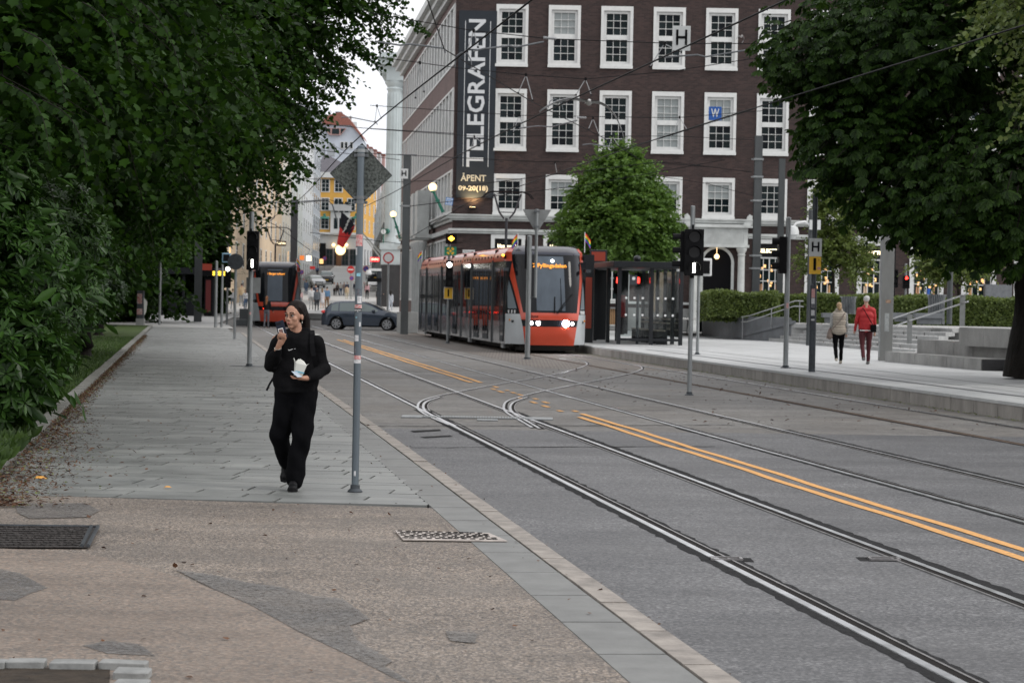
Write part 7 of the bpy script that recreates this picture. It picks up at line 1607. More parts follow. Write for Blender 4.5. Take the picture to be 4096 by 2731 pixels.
# ================================================================= GULLS
def gull(lab,tip0,mid0,body,mid1,tip1,Y,k=1.0):
    c=At(*body,Y); t=T('gull',lab,'gull',c); 
    def q(p): return At(p[0],p[1],Y)-c
    Q=PR(); Q.cap((0,-.16*k,.02*k),.035*k,(0,.02,-.01*k),.062*k); Q.cap((0,.02,-.01),.062*k,(0,.18*k,0),.030*k); Q.ell((0,-.21*k,.02*k),(.035*k,.045*k,.034*k)); Q.cap((0,-.24*k,.015*k),.012*k,(0,-.285*k,.005*k),.005*k)
    Q.fuse('body',[mat('gull_white',(.62,.62,.61),.7)],.01*k,t,3)
    b=MB(); b.ext([(-.05*k,.16*k,0),(.05*k,.16*k,0),(.08*k,.30*k,0),(-.08*k,.30*k,0)],(0,0,.008)); b.build('tail',M('gull_white'),t)
    for s,(m_,tp_) in ((-1,(mid0,tip0)),(1,(mid1,tip1))):
        a,m1,e=Vector((s*.03*k,-.02,.02*k)),q(m_),q(tp_); rows=[]
        for u in np.linspace(0,1,13):
            p_=a*(1-u)**2+m1*2*u*(1-u)*1.0+e*u*u; ch=(.155*(1-u)**.5*.9+.055)*k*(1-.3*u); rows.append([tuple(p_+Vector((0,-ch*.8+.08*u*k,.008))),tuple(p_+Vector((0,0,.020*k))),tuple(p_+Vector((0,ch*.7+.08*u*k,-.004-.05*k*(1-u)*.3)))])
        b=MB(); b.grid(rows); b.grid([[ (x,y,z-.012) for x,y,z in reversed(r_)] for r_ in rows]); b.build('wing',[mat('gull_grey',(.50,.51,.52),.7,ns=8,na=.2)],t,smooth=60)
        b=MB(); b.grid([rows[11],rows[12]]); b.grid([[ (x,y,z+.004) for x,y,z in rows[11]],[(x,y,z+.004) for x,y,z in rows[12]]]); b.build('wing_tip',M('dark_steel'),t)
gull('large gull with long bowed wings gliding in front of the facade',(2158,446),(2255,372),(2356,410),(2462,400),(2500,566),50)
gull('small white gull far off near the upper right window',(2945,158),(2955,138),(2966,146),(2985,150),(2968,172),90,.7)
# ================================================================= TREES, SHRUBS, GRASS, LITTER
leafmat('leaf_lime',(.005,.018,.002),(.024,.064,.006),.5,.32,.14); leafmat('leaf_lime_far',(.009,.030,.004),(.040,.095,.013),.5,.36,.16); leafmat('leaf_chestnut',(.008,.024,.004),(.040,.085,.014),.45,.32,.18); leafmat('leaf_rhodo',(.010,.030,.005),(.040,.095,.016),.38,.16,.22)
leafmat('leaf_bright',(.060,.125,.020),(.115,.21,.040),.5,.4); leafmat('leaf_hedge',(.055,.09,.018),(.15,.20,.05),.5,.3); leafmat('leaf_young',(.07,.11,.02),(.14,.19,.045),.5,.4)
mat('bark',(.030,.026,.020),.9,ns=9,na=.4,bs=14,ba=.9,bd=.04,stretch=(1,1,.25)); mat('bark_dark',(.016,.014,.012),.9,ns=9,na=.4,bs=12,ba=.9,bd=.05,stretch=(1,1,.25))
def norm(a): return a/np.maximum(np.linalg.norm(a,axis=1,keepdims=True),1e-9)
def leaves(name,C,D,N,S,m,parent=None,shape='broad',kind=None,label=None,cat=None,group=None):
    """C centres (leaf base), D direction of the blade, N approximate normal, S length"""
    n=len(C); D=norm(D); Wd=norm(np.cross(N,D)); Nn=np.cross(D,Wd)
    if shape=='broad': prof=[(0,0,0),(.30,.42,.05),(.62,.34,.02),(1.0,0,-.08),(.62,-.34,.02),(.30,-.42,.05)]; faces=[(0,1,2,3),(0,3,4,5)]
    elif shape=='lobed': prof=[(0,0,0),(.18,.40,.03),(.45,.36,.05),(.62,.46,-.02),(.78,.16,.0),(1.0,0,-.08),(.78,-.16,0),(.62,-.46,-.02),(.45,-.36,.05),(.18,-.40,.03)]; faces=[(0,1,2,4,5),(2,3,4),(0,5,6,8,9),(6,7,8)]
    elif shape=='long': prof=[(0,0,0),(.45,.17,.04),(.75,.13,.0),(1,0,-.10),(.75,-.13,0),(.45,-.17,.04)]; faces=[(0,1,2,3),(0,3,4,5)]
    elif shape=='obov': prof=[(0,0,0),(.5,.20,.04),(.80,.26,.0),(1,0,-.10),(.80,-.26,0),(.5,-.20,.04)]; faces=[(0,1,2,3),(0,3,4,5)]
    elif shape=='leaflet': prof=[(0,0,0),(.40,.10,.04),(.70,.175,.0),(.88,.11,-.07),(1,0,-.14),(.88,-.11,-.07),(.70,-.175,.0),(.40,-.10,.04)]; faces=[(0,1,2,3,4),(0,4,5,6,7)]
    elif shape=='blade': prof=[(0,.02,0),(1,0,0),(0,-.02,0)]; faces=[(0,1,2)]
    k=len(prof); V=np.empty((n,k,3))
    for i,(u,w_,h_) in enumerate(prof): V[:,i]=C+D*(u*S)[:,None]+Wd*(w_*S)[:,None]+Nn*(h_*S)[:,None]
    me=bpy.data.meshes.new(name); me.vertices.add(n*k); me.vertices.foreach_set('co',V.ravel())
    fl_=[len(f) for f in faces]; per=sum(fl_); idx=np.array([i for f in faces for i in f]); LI=(np.arange(n)[:,None]*k+idx[None]).ravel()
    me.loops.add(len(LI)); me.loops.foreach_set('vertex_index',LI.astype(np.int32)); st_=np.cumsum([0]+fl_[:-1]); me.polygons.add(n*len(faces)); me.polygons.foreach_set('loop_start',(np.arange(n)[:,None]*per+st_[None]).ravel().astype(np.int32))
    me.materials.append(m); me.update(calc_edges=True); me.validate()
    o=bpy.data.objects.new(name,me); COL.objects.link(o)
    if parent: o.parent=parent; o.location=-Vector(parent.location)
    if kind: o['kind']=kind
    if label: tag(o,label,cat,group)
    return o
def crown(blobs,n_sprays,per,size,droop=.5,spray=.8,shell=(.55,1.0),clip=None,seed=0,up=.35,lump=.26):
    """twig sprays through overlapping ellipsoids; leaves alternate along every twig"""
    r=np.random.default_rng(seed); Bc=np.array([b[:3] for b in blobs],float); Br=np.array([b[3:6] if len(b)>4 else (b[3],)*3 for b in blobs],float); wts=(Br[:,0]*Br[:,2]); wts/=wts.sum()
    bi=r.choice(len(blobs),n_sprays,p=wts); d=norm(r.normal(size=(n_sprays,3))); rad=(shell[0]+(shell[1]-shell[0])*r.random(n_sprays)**.6)
    lumpf=1+lump*np.sin(d[:,0]*7+bi)*np.cos(d[:,2]*6+bi*2)+lump*.6*np.sin(d[:,1]*13+d[:,2]*11)
    P0=Bc[bi]+d*Br[bi]*(rad*lumpf)[:,None]; out=norm(d*Br[bi].mean(1)[:,None]+r.normal(size=d.shape)*.6*Br[bi].mean(1)[:,None]*.5); out[:,2]-=droop*r.random(n_sprays); out=norm(out)
    C=[];D=[];N=[];S=[]; TW=(P0,out)
    ln=spray*(.5+r.random(n_sprays))
    for k in range(per):
        u=(k+.5)/per; pos=P0+out*(ln*u)[:,None]+np.array([0,0,-1.])*(droop*.35*ln*u*u)[:,None]
        side=norm(np.cross(out,[0,0,1.])+1e-6)*(1 if k%2 else -1); dd=norm(out*.55+side*.8+r.normal(size=out.shape)*.35+np.array([0,0,-.45*(1-up)])); nn=norm(np.array([0,0,1.])*.9+r.normal(size=out.shape)*.55-out*.2)
        C.append(pos);D.append(dd);N.append(nn);S.append(size*(.7+.6*r.random(n_sprays)))
    C=np.concatenate(C);D=np.concatenate(D);N=np.concatenate(N);S=np.concatenate(S)
    if clip is not None: k=clip(C); C,D,N,S=C[k],D[k],N[k],S[k]
    return C,D,N,S,TW,ln
def trunk(t,p0,p1,r0,r1,m,limbs=(),name='trunk',flare=1.35):
    b=MB(); p0=Vector(p0);p1=Vector(p1); k=8; pts=[];rr=[]
    for i in range(k+1):
        u=i/k; pts.append(p0.lerp(p1,u)+Vector((random.uniform(-1,1),random.uniform(-1,1),0))*r0*.18*(u>0)); rr.append((r0+(r1-r0)*u)*(1+(flare-1)*max(0,1-u*7)))
    b.tube(pts,rr,14)
    o=b.build(name,m,t,world=True,smooth=60)
    for (a,c,ra,rc) in limbs:
        b=MB(); a=Vector(a);c=Vector(c); mid=a.lerp(c,.5)+Vector((random.uniform(-.2,.2),0,.25)); b.tube([a,mid,c],[ra,(ra+rc)/2,rc],8); b.build('limb',m,t,world=True,smooth=60)
def twigs(t,TW,ln,m,r=.008,frac=.3,nmax=700):
    b=MB(); P0,out=TW; n=min(nmax,int(len(P0)*frac))
    for i in range(n): a=Vector(P0[i]); b.cyl(a-Vector(out[i])*.3,a+Vector(out[i])*float(ln[i]),r,r*.4,4,caps=False)
    b.build('twigs',m,t,world=True,kind='stuff')
def tree(name,lab,base,h1,blobs,ns,per,size,lm,tm,shape='broad',group=None,r0=.3,clip=None,seed=1,droop=.5,spray=.8,shell=(.55,1.0),limbs=True,inner=None,cat='tree'):
    t=T(name,lab,cat,base,group=group); top=Vector((blobs[0][0],blobs[0][1],blobs[0][2])); b0=Vector(base)
    lim=[(b0.lerp(top,.55),Vector(q[:3]),r0*.45,r0*.12) for q in blobs[1:7]] if limbs else []
    trunk(t,b0,top,r0,r0*.4,tm,lim)
    C,D,N,S,TW,ln=crown(blobs,ns,per,size,droop,spray,shell,clip,seed)
    leaves('crown',C,D,N,S,lm,t,shape)
    twigs(t,TW,ln,tm)
    if inner:
        C,D,N,S,TW,ln=crown([(q[0],q[1],q[2],*(tuple(v*.8 for v in (q[3:6] if len(q)>4 else (q[3],)*3)))) for q in blobs],inner,3,size*2.6,.3,.5,(.2,.95),clip,seed+50)
        leaves('inner_leaves',C,D,N,S,lm,t,'broad')
    return t
# ---- the lime avenue on the left
gl='lime trees along the left lawn'
def limeclip(zmin,edge=None): return lambda C:(C[:,2]>zmin+.35*np.sin(C[:,0]*2.1)+.3*np.sin(C[:,1]*1.3))&((C[:,0]<edge+.65*C[:,2]+.35*np.sin(C[:,2]*3.3+C[:,1])+.2*np.sin(C[:,2]*8)) if edge is not None else True)
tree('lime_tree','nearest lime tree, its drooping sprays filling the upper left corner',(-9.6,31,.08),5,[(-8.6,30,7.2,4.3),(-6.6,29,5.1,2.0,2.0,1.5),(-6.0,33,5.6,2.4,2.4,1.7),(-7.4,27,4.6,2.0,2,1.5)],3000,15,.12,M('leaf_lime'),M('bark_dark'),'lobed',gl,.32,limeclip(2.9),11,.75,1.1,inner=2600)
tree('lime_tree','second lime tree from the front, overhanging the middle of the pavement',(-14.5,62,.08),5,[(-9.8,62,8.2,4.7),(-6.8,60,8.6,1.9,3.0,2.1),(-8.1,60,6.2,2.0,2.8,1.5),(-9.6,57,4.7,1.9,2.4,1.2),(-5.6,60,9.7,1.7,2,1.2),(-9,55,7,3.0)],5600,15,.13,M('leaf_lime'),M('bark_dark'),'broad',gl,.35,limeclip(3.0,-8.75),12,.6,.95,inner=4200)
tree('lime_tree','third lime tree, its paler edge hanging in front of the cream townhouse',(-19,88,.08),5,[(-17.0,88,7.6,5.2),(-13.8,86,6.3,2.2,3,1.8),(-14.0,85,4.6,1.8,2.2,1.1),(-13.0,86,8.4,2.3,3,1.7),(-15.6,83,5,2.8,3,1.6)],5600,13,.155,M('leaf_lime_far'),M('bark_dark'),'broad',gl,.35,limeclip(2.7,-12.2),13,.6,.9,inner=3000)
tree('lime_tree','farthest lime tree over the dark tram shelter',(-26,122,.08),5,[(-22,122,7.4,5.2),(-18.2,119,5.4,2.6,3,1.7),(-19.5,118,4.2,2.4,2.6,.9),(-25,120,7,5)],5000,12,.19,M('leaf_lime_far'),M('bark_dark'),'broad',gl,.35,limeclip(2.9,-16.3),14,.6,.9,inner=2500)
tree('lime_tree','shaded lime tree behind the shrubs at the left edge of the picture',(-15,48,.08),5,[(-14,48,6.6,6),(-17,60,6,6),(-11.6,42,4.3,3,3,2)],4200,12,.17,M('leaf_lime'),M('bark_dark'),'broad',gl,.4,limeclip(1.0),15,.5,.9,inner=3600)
# hanging front sprays of the nearest lime: long curved twigs with lobed leaves
t=T('lime_branch','long hanging leafy sprigs of the nearest lime tree crossing the dark foliage','branch',(-6,24,6))
C=[];D=[];N=[];S=[]; tb_=MB(); rd=random.Random(5)
for (x0,y0,x1,y1,Y) in ((530,-20,742,395,27),(330,10,480,320,26),(215,250,440,556,25),(170,400,350,705,25),(620,-30,800,230,30),(90,120,260,430,24),(430,-30,560,150,28),(760,-30,960,330,36),(20,330,200,640,24),(880,60,1040,420,42),(1010,30,1180,360,46)):
    a,c=At(x0,y0,Y),At(x1,y1,Y-1.0); n=int((c-a).length/.055)
    prev=None
    for i in range(n):
        u=i/n; p=a.lerp(c,u)+Vector((.10*math.sin(u*3.1),0,.13*math.sin(u*math.pi))); 
        if prev: tb_.cyl(prev,p,.006*(1-u)+.002,n=4,caps=False)
        prev=p; s_=1 if i%2 else -1
        d=Vector((s_*.55+rd.uniform(-.3,.5),rd.uniform(-.6,.3),-.75+rd.uniform(-.3,.3))); C.append(p); D.append(d); N.append(Vector((rd.uniform(-.5,.9),-.55+rd.uniform(-.5,.5),.7))); S.append(rd.uniform(.085,.145)*(1-.35*u))
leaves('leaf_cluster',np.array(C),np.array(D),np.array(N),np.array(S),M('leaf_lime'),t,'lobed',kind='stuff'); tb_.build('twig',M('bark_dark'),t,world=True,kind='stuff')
t=T('lime_branch','thin outer twigs of the lime reaching across the sky towards the brick building','branch',(-3,46,8)); C=[];D=[];N=[];S=[]; tb_=MB()
for (x0,y0,x1,y1,Y) in ((1380,10,1640,20,60),(1420,30,1720,130,60),(1450,90,1600,160,60),(1350,120,1530,285,60),(1340,200,1500,235,60),(1300,200,1400,415,60),(1330,30,1560,55,60),(1250,330,1300,530,62),(1180,480,1270,560,62),(1150,580,1200,700,64),(1280,260,1385,330,60),(1400,-20,1560,-10,60),(1500,120,1560,250,60)):
    a,c=At(x0,y0,Y),At(x1,y1,Y-1.0); n=int((c-a).length/.03); prev=None
    for i in range(n):
        u=i/n; p=a.lerp(c,u)+Vector((0,0,.16*math.sin(u*math.pi)))
        if prev: tb_.cyl(prev,p,.010*(1-u)+.003,n=4,caps=False)
        prev=p
        for q in range(3):
            w_=.34*(1-u*.7); C.append(p+Vector((rd.uniform(-w_,w_),rd.uniform(-w_,w_),rd.uniform(-w_,w_*.6)))); D.append(Vector((rd.uniform(-1,1),rd.uniform(-1,1),-.6+rd.uniform(-.4,.4)))); N.append(Vector((rd.uniform(-.6,.6),rd.uniform(-.8,.4),.8))); S.append(rd.uniform(.08,.13))
leaves('leaf_cluster',np.array(C),np.array(D),np.array(N),np.array(S),M('leaf_lime'),t,'broad',kind='stuff'); tb_.build('twig',M('bark_dark'),t,world=True,kind='stuff')
# ---- rhododendrons: whorls of long glossy leaves on every shoot tip
def rhodo(lab,base,blobs,ns,size,seed,trunkpts=None):
    t=T('rhododendron',lab,'shrub',base,group='rhododendrons on the lawn'); r=np.random.default_rng(seed)
    Bc=np.array([b[:3] for b in blobs]);Br=np.array([b[3:6] if len(b)>4 else (b[3],)*3 for b in blobs]); bi=r.choice(len(blobs),ns,p=(Br[:,0]**2)/(Br[:,0]**2).sum()); d=norm(r.normal(size=(ns,3))); rad=(.5+.5*r.random(ns)**.45)*(1+.14*np.sin(d[:,0]*9+bi)*np.cos(d[:,2]*8))
    Tp=Bc[bi]+d*Br[bi]*rad[:,None]; k=Tp[:,2]>.22; Tp,d=Tp[k],d[k]; ns=len(Tp); ax=norm(d*.8+np.array([0,0,.55])+r.normal(size=d.shape)*.3)
    a1=norm(np.cross(ax,r.normal(size=ax.shape))); a2=np.cross(ax,a1); C=[];D=[];N=[];S=[]
    for q in range(8):
        an=2*math.pi*q/8+r.random(ns)*.5; rad_=a1*np.cos(an)[:,None]+a2*np.sin(an)[:,None]; C.append(Tp+rad_*.01); D.append(norm(rad_+ax*(.15+.5*r.random(ns))[:,None]-np.array([0,0,.25])*r.random(ns)[:,None])); N.append(norm(ax+rad_*-.2)); S.append(size*(.7+.5*r.random(ns)))
    for q in range(5):
        an=2*math.pi*q/5+r.random(ns); rad_=a1*np.cos(an)[:,None]+a2*np.sin(an)[:,None]; C.append(Tp-ax*.07); D.append(norm(rad_*1.0-np.array([0,0,.55]))); N.append(norm(ax)); S.append(size*(.7+.5*r.random(ns)))
    leaves('foliage',np.concatenate(C),np.concatenate(D),np.concatenate(N),np.concatenate(S),M('leaf_rhodo'),t,'long')
    b=MB(); b0=Vector(base)
    for i in range(9):
        q=Vector(Bc[i%len(blobs)])+Vector((random.uniform(-.5,.5),random.uniform(-.5,.5),random.uniform(-.3,.3))); b.tube([b0+Vector((random.uniform(-.12,.12),random.uniform(-.12,.12),0)),b0.lerp(q,.5)+Vector((random.uniform(-.15,.15),0,.05)),q],[.045,.03,.012],6)
    for i in range(0,min(500,ns)): b.cyl(Tp[i]-ax[i]*.22,Tp[i],.005,.004,4,caps=False)
    b.build('stem',M('bark_dark'),t,world=True)
    # larger leaves added inside to fill the shrub and keep it dark
    C,D,N,S,TW,ln=crown([(q[0],q[1],q[2],*(tuple(v*.78 for v in (q[3:6] if len(q)>4 else (q[3],)*3)))) for q in blobs],int(ns*.45),3,size*1.9,.2,.3,(.1,1.),lambda C:C[:,2]>.35,seed+9); leaves('inner_leaves',C,D,N,S,M('leaf_rhodo'),t,'long')
rhodo('nearest large rhododendron with glossy drooping leaves at the left edge',(-5.9,26.5,.08),[(-5.65,26.6,1.05,.78,.9,.85),(-5.9,27.5,2.0,.95,1,.95),(-6.2,27,2.9,.9,1,.8),(-6.9,26.5,1.3,1.2,1.3,1.1),(-6.7,28,2.3,1.3,1.3,1.3)],2600,.135,21)
rhodo('second rhododendron arching over the lawn behind the nearest one',(-7.2,35,.08),[(-7.2,35,1.5,1.05,1.2,.95),(-7.3,36,2.6,1.2,1.3,1.0),(-6.9,34,.95,.8,.8,.6),(-8.3,35,2,1.4,1.5,1.5)],2300,.14,22)
rhodo('third rhododendron beside the dark shrub trunk on the lawn',(-9.3,47,.08),[(-9.1,47,1.7,1.2,1.5,1.0),(-9.4,49,2.7,1.4,1.5,1.1),(-10.4,47,2,1.6,1.6,1.6)],2000,.16,23)
rhodo('fourth rhododendron further along the lawn',(-12.4,66,.08),[(-12.1,66,1.8,1.5,1.8,1.1),(-12.8,68,3.0,1.8,1.8,1.4),(-13.6,66,2,2,2,1.6)],1900,.2,24)
rhodo('fifth and farthest rhododendron at the end of the lawn',(-17.0,95,.08),[(-17.0,95,1.9,1.9,2.4,1.2),(-18.2,98,3.2,2.3,2.4,1.7),(-19.5,95,2.0,2.4,2.4,1.8),(-22,100,3,3,3,3)],2000,.27,25)
for (px,py,wd,h_,lab) in ((340,1425,.22,1.6,'thick dark twisted shrub stem on the lawn, nearer of two'),(395,1340,.20,1.6,'dark leaning shrub stem farther along the lawn')):
    p=G(px,py,.08); t=T('shrub_trunk',lab,'tree trunk',p); b=MB(); b.tube([(0,0,-.02),(.02,0,.25),(-.05,.05,.7),(.1,.1,1.2),(.3,.2,h_+.4)],[wd*1.25,wd*.95,wd*.8,wd*.6,wd*.4],12); b.build('stem',M('bark_dark'),t,smooth=60); b=MB(); b.tube([(-.05,.05,.6),(-.35,.1,1.1),(-.6,.2,1.9)],[wd*.6,wd*.45,wd*.3],8); b.build('branch',M('bark_dark'),t,smooth=60)
# ---- horse chestnut on the right: palmate leaves
bt=G(4112,1515,PH); t=T('chestnut_tree','large dark horse chestnut overhanging the platform at the right','tree',(bt.x,bt.y,PH))
trunk(t,bt,(bt.x+.25,51.4,8.2),.50,.30,M('bark_dark'),[((11.3,51.3,3.6),(8.0,49.5,6.3),.16,.05),((11.4,51.3,4.2),(9.0,53,7.8),.15,.05),((11.5,51.3,3.3),(13.5,49,5.8),.18,.06),((11.4,51.3,3.2),(8.8,48.5,4.6),.10,.03)],flare=1.1)
def palm_leaves(blobs,ns,size,clip,seed,name='crown',m='leaf_chestnut',shell=(.6,1.0)):
    r=np.random.default_rng(seed); Bc=np.array([b[:3] for b in blobs]);Br=np.array([b[3:6] if len(b)>4 else (b[3],)*3 for b in blobs]); bi=r.choice(len(blobs),ns,p=(Br[:,0]**2)/(Br[:,0]**2).sum()); d=norm(r.normal(size=(ns,3))); d[:,1]-=.25; d=norm(d); rad=(shell[0]+(shell[1]-shell[0])*r.random(ns)**.5)*(1+.10*np.sin(d[:,0]*11+bi*3)*np.cos(d[:,2]*9+bi)+.07*np.sin(d[:,1]*17+d[:,2]*15))
    Tp=Bc[bi]+d*Br[bi]*rad[:,None]; k=clip(Tp); Tp,d=Tp[k],d[k]; ns=len(Tp)
    out=norm(d+r.normal(size=d.shape)*.45); out[:,2]-=.55; out=norm(out); C=[];D=[];N=[];S=[]; nr=norm(np.array([0,0,1.])+d*.5+r.normal(size=d.shape)*.35); side=norm(np.cross(nr,out)); fw=np.cross(side,nr); sz=size*(.75+.5*r.random(ns))
    for an,ks in ((-100,.62),(-52,.85),(0,1.0),(52,.85),(100,.62),(-25,.96),(25,.96))[:7]:
        a=math.radians(an); C.append(Tp); D.append(norm(fw*math.cos(a)+side*math.sin(a)-np.array([0,0,.42]))); N.append(nr); S.append(sz*ks)
    leaves(name,np.concatenate(C),np.concatenate(D),np.concatenate(N),np.concatenate(S),M(m),t,'leaflet'); return Tp,out
def cclip(C): return C[:,2]>2.45-.25*(np.minimum(C[:,0],10.4)-9.8)+.45*np.sin(C[:,0]*2.6)+.3*np.sin(C[:,1]*3)
cb=[(11.8,52,8.4,5.6,6,5.2),(7.9,50,7.0,2.3,2.8,1.7),(7.2,50,5.4,1.5,2.0,1.2),(8.1,49.5,4.2,1.7,2.2,1.3),(6.3,49.8,6.8,1.5,1.6,1.0),(6.8,49.5,4.9,1.2,1.5,1.0),(9.0,48.8,3.7,1.9,2,1.1),(11.2,48.3,3.3,2.5,2.5,1.2),(10.0,48.5,4.1,2.1,2.5,1.6),(12.4,49,3.9,2.4,2.6,1.8),(9.9,49,9.3,2.8,3,2.2)]
Tp,out=palm_leaves(cb,13500,.215,cclip,31); palm_leaves([(q[0],q[1]+.6,q[2],*(v*.82 for v in (q[3:6]))) for q in cb],6500,.27,cclip,32,'inner_leaves',shell=(.2,1))
b=MB()
for i in range(900): a=Vector(Tp[i]); c=Vector((11.8,52,8.4)); b.cyl(a,a+(c-a).normalized()*.5+Vector((0,0,.1)),.008,.014,4,caps=False)
b.build('twigs',M('bark_dark'),t,world=True,kind='stuff')
tree('lime_tree','fine-leaved tree in front of the chestnut at the upper right corner',(13.5,41,PH),6,[(11.3,41,8.0,3.0,3.0,2.6),(9.6,41,7.4,1.5,1.6,1.3),(9.9,41,6.2,1.0,1.2,.8),(9.4,41,5.2,.55,.8,.7),(11.0,40,5.4,1.0,1.0,.6)],2300,13,.10,M('leaf_hedge'),M('bark'),'broad',None,.3,lambda C:C[:,2]>4.4,33,.5,.7,inner=900)
# ---- round green tree by the shelter
s_=FPX/107; f=lambda x,y,Y=107:At(x,y,Y)
def bl(px,py,rx,rz,Y=107,ry=None): p=At(px,py,Y); s=FPX/Y; return (p.x,p.y,p.z,rx/s,(ry or rx)/s,rz/s)
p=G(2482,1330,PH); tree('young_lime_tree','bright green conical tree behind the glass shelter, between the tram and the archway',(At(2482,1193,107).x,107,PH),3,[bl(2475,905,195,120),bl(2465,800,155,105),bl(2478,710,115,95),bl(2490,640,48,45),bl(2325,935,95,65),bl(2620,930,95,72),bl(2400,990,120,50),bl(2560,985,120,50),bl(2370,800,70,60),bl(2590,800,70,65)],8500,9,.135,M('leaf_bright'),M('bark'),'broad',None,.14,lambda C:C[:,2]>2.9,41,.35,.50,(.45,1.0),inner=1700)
# ---- small pale trees in front of the shop windows
for lab,tx,bls,sd in (('slender yellow-green tree in front of the clothes shop windows, left of the pillar',3336,[(3330,890,70,130),(3260,1010,70,35),(3390,1000,90,50),(3300,760,40,70),(3420,1080,60,30),(3250,1080,50,20)],51),
                   ('pale spreading tree right of the steel pillar in front of the last shop windows',3838,[(3830,1040,130,70),(3740,1060,90,30),(3920,1000,80,60),(3860,960,70,50),(3760,1100,50,25)],52)):
    Yt=104; tree('young_tree',lab,(At(tx,1193,Yt).x,Yt,UZ),3,[bl(x,y,rx,rz,Yt) for x,y,rx,rz in bls],1300,8,.12,M('leaf_young'),M('bark'),'broad','young trees before the brick facade',.085,None,sd,.3,.5,(.2,1.0))
# dark distant park trees behind the hedge, right
tree('park_tree','dark tree crown at the far right edge behind the signs',(At(4060,1193,126).x,126,UZ),5,[bl(4080,980,180,110,126),bl(3960,930,120,90,126)],2200,8,.25,M('leaf_chestnut'),M('bark_dark'),'broad',None,.2,None,55,.4,.7,inner=600)
tree('park_tree','dark leafy tree mass right behind the far left tram shelter',(-25,162,.1),5,[(-25,162,5,5,3,6),(-20.6,158,6.5,2.4,2,3.0),(-22.5,158,2.4,4.4,2,2.4)],3600,10,.28,M('leaf_lime'),M('bark_dark'),'broad',None,.3,lambda C:(C[:,2]>.3)&(C[:,0]<-18.6+.3*np.sin(C[:,2]*5)),57,.4,.7,inner=1800)
tree('park_tree','dark tree mass closing the view behind the left lawn',(-30,130,.1),5,[(-30,132,5,7),(-24,135,3,5),(-34,120,4,6),(-26,112,2.4,4)],5200,9,.30,M('leaf_lime'),M('bark_dark'),'broad',None,.3,None,56,.4,.8,inner=2400)
# ---- clipped hedges
def hedge(lab,pts,w_,z0,z1,n,seed):
    p0=Vector((*pts[0],z0)); t=T('hedge',lab,'hedge',p0); r=np.random.default_rng(seed); segs=[(Vector(a),Vector(c)) for a,c in zip(pts,pts[1:])]; Ls=[(c-a).length for a,c in segs]
    b=MB()
    for a,c in segs:
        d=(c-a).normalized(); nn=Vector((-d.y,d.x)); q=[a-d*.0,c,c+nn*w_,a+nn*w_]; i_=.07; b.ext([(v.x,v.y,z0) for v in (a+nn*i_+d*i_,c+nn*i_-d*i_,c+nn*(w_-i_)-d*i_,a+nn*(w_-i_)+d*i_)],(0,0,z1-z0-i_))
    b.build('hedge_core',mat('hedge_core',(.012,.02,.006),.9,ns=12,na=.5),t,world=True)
    C=[];N=[]
    for (a,c),L_ in zip(segs,Ls):
        k=int(n*L_/sum(Ls)); d=(c-a).normalized(); nn=Vector((-d.y,d.x)); 
        for _ in range(k):
            f_=r.random(); u=r.random()*L_
            if f_<.55: C.append((a.x+d.x*u,a.y+d.y*u,z0+(z1-z0)*r.random())); N.append((-nn.x,-nn.y,.3))
            elif f_<.85: v=r.random()*w_; C.append((a.x+d.x*u+nn.x*v,a.y+d.y*u+nn.y*v,z1)); N.append((0,0,1))
            else: v=r.random()*w_; e=a if r.random()<.7 else c; C.append((e.x+nn.x*v,e.y+nn.y*v,z0+(z1-z0)*r.random())); N.append((-d.x,-d.y,.3))
    C=np.array(C);N=np.array(N,float); C+=N*(r.normal(size=len(C))*.035-.02)[:,None]+.05*np.sin(C*3.1)[:,[1,2,0]]*N; D=norm(r.normal(size=C.shape)+N*.8); leaves('foliage',C,D,norm(N+r.normal(size=N.shape)*.5),.07+.05*r.random(len(C)),M('leaf_hedge'),t,'broad')
a=At(2838,1193,101); hz=1.2
hedge('long clipped hedge along the plaza, from the planter to the chestnut',[(a.x,99.0),(At(3110,1193,100).x,100),(At(4120,1193,97).x,97)],1.5,UZ,2.12,30000,61)
hedge('dense end of the hedge standing in the stone planter',[(At(2832,1193,100.5).x,103.5),(At(2836,1193,99).x,98.6),(At(3100,1193,99).x,98.2)],1.2,1.2,2.16,15000,62)
# ---- grass: blades, denser and taller near the camera
r=np.random.default_rng(71); n=60000
Yv=14+(r.random(n)**1.4)*75; Xk=-1.95-TT*Yv; Xv=Xk-r.random(n)**1.2*(2.2+Yv*.09)
C=np.stack([Xv,Yv,np.full(n,.07)],1); D=norm(np.stack([r.normal(size=n)*.35,r.normal(size=n)*.35,np.ones(n)],1)); N=norm(np.stack([r.normal(size=n),-np.ones(n)*.8,np.zeros(n)],1))
tall=np.exp(-((Yv-23)/3.)**2)*.16; S=.045+.035*r.random(n)+tall*r.random(n)
D[:,0]+=.35*tall*6*r.random(n); leafmat('grass_blade',(.020,.048,.008),(.055,.105,.018),.55,.4)
me_=leaves('grass',C,D,N,S*1.0,M('grass_blade'),None,'long',kind='stuff')
# narrow tufts overhanging the kerb
n=5200; Yv=21+r.random(n)**1.5*7; Xv=-1.85-TT*Yv-r.random(n)*.9+.08; C=np.stack([Xv,Yv,np.full(n,.08)],1); D=norm(np.stack([r.normal(size=n)*.4+.35,r.normal(size=n)*.4-.1,np.ones(n)],1)); N=norm(np.stack([r.normal(size=n),-np.ones(n),r.normal(size=n)*.3],1)); leaves('grass_tuft',C,D,N,.10+.13*r.random(n),M('grass_blade'),None,'blade' if False else 'long',kind='stuff')
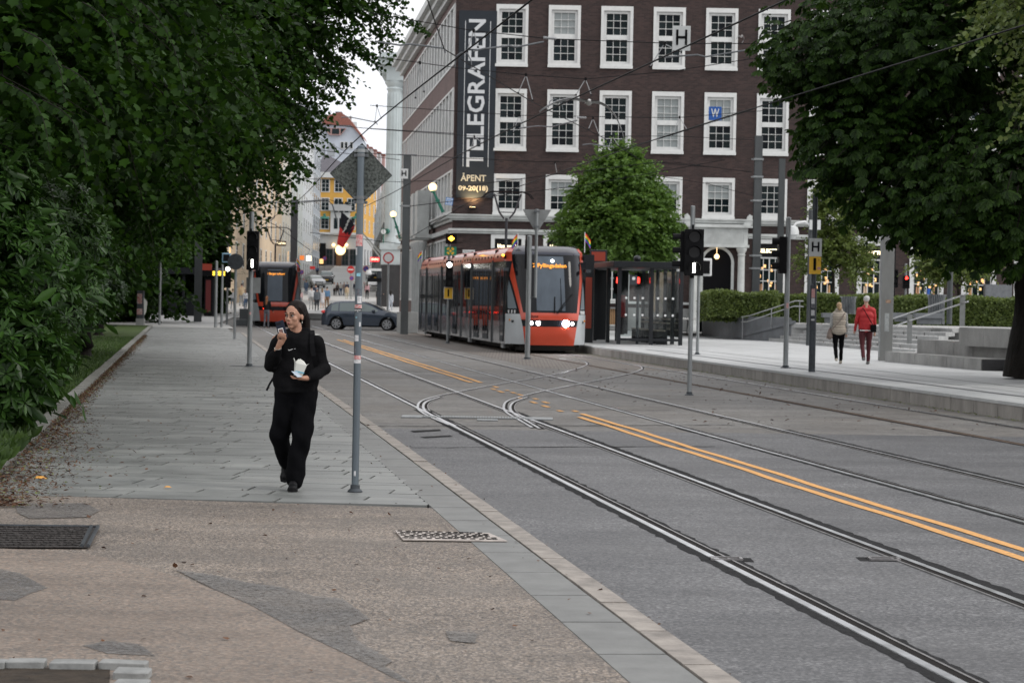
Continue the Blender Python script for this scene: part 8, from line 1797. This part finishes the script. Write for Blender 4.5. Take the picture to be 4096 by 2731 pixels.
# ---- dry leaves, twigs and crumbs
leafmat('dry_leaf',(.025,.014,.009),(.14,.062,.026),.8,.1); leafmat('litter_green',(.08,.11,.03),(.20,.22,.07),.7,.2)
def litter(name,n,fx,m,s0,s1,seed,shape='broad'):
    r=np.random.default_rng(seed); X,Y,Z=fx(r,n); C=np.stack([X,Y,Z],1); D=norm(np.stack([r.normal(size=n),r.normal(size=n),r.random(n)*.5-.05],1)); N=norm(np.stack([r.normal(size=n)*.35,r.normal(size=n)*.35,np.ones(n)],1)); leaves(name,C,D,N,s0+(s1-s0)*r.random(n)**2,m,None,shape,kind='stuff')
def verge(r,n): Y=19+r.random(n)**1.6*75; d=np.abs(r.normal(size=n))*(.10+.25*np.exp(-((Y-24)/8)**2)); return -1.72-TT*Y+d,Y,np.full(n,PZ+.008)+r.random(n)*.012
litter('leaf_litter',12000,verge,M('dry_leaf'),.02,.07,81,'long'); litter('leaf_litter',4200,verge,M('litter_green'),.008,.035,82)
def lkerb(r,n): Y=9+r.random(n)*60; return 2.52-TT*Y-.0012*np.maximum(0,Y-30)+r.normal(size=n)*.05,Y,np.full(n,.012)
litter('leaf_litter',1500,lkerb,M('dry_leaf'),.008,.03,83)
def pkerb(r,n): Y=28+r.random(n)*60; return 13.1-TT*Y-np.abs(r.normal(size=n))*.09,Y,np.full(n,.012)
litter('leaf_litter',2600,pkerb,M('litter_green'),.01,.04,84)
def trk(r,n): Y=34+r.random(n)*28; X0=7.5+r.random(n)*5.2; return X0-TT*Y,Y,np.full(n,.012)
litter('twig_litter',420,trk,M('dry_leaf'),.02,.10,85,'long')
def pav(r,n): Y=10+r.random(n)*40; X0=-1.7+r.random(n)*4.2; return X0-TT*Y,Y,np.full(n,PZ+.006)
litter('leaf_litter',520,pav,M('dry_leaf'),.01,.045,86)
def stp(r,n):
    u=r.random(n); k=r.integers(0,6,n); A=np.array(A0);B=np.array(A1);C_=np.array(B0);E=np.array(B1); f_=(k[:,None]+.25)/6; P_=(A+(C_-A)*f_)*(1-u[:,None])+(B+(E-B)*f_)*u[:,None]; return P_[:,0],P_[:,1],PH+(UZ-PH)*(k+1)/6+.01
litter('leaf_litter',900,stp,M('dry_leaf'),.02,.06,87)
for (px,py,s_,mt_,lab) in ((160,1920,.13,'yellow_leaf','large yellow leaf lying on the slabs at the lower left'),(670,1952,.07,'yellow_leaf','small curled yellow leaf on the slabs left of the woman')):
    mat('yellow_leaf',(.62,.30,.05),.6,ns=20,na=.2); p=G(px,py,PZ+.004); b=MB(); rows=[[(-.5,0,0),(-.5,0,0),(-.5,0,0)]]+[[(u,-w_,.16*(1-u*u)),(u,0,.28*(1-u*u)+.02),(u,w_,.14)] for u,w_ in ((-.25,.2),(0,.27),(.25,.2))]+[[(.55,0,.1)]*3]; b.grid([[tuple(s_*c for c in q) for q in r_] for r_ in rows]); o=b.build('fallen_leaf',M('yellow_leaf')); o.location=p; tag(o,lab,'leaf')
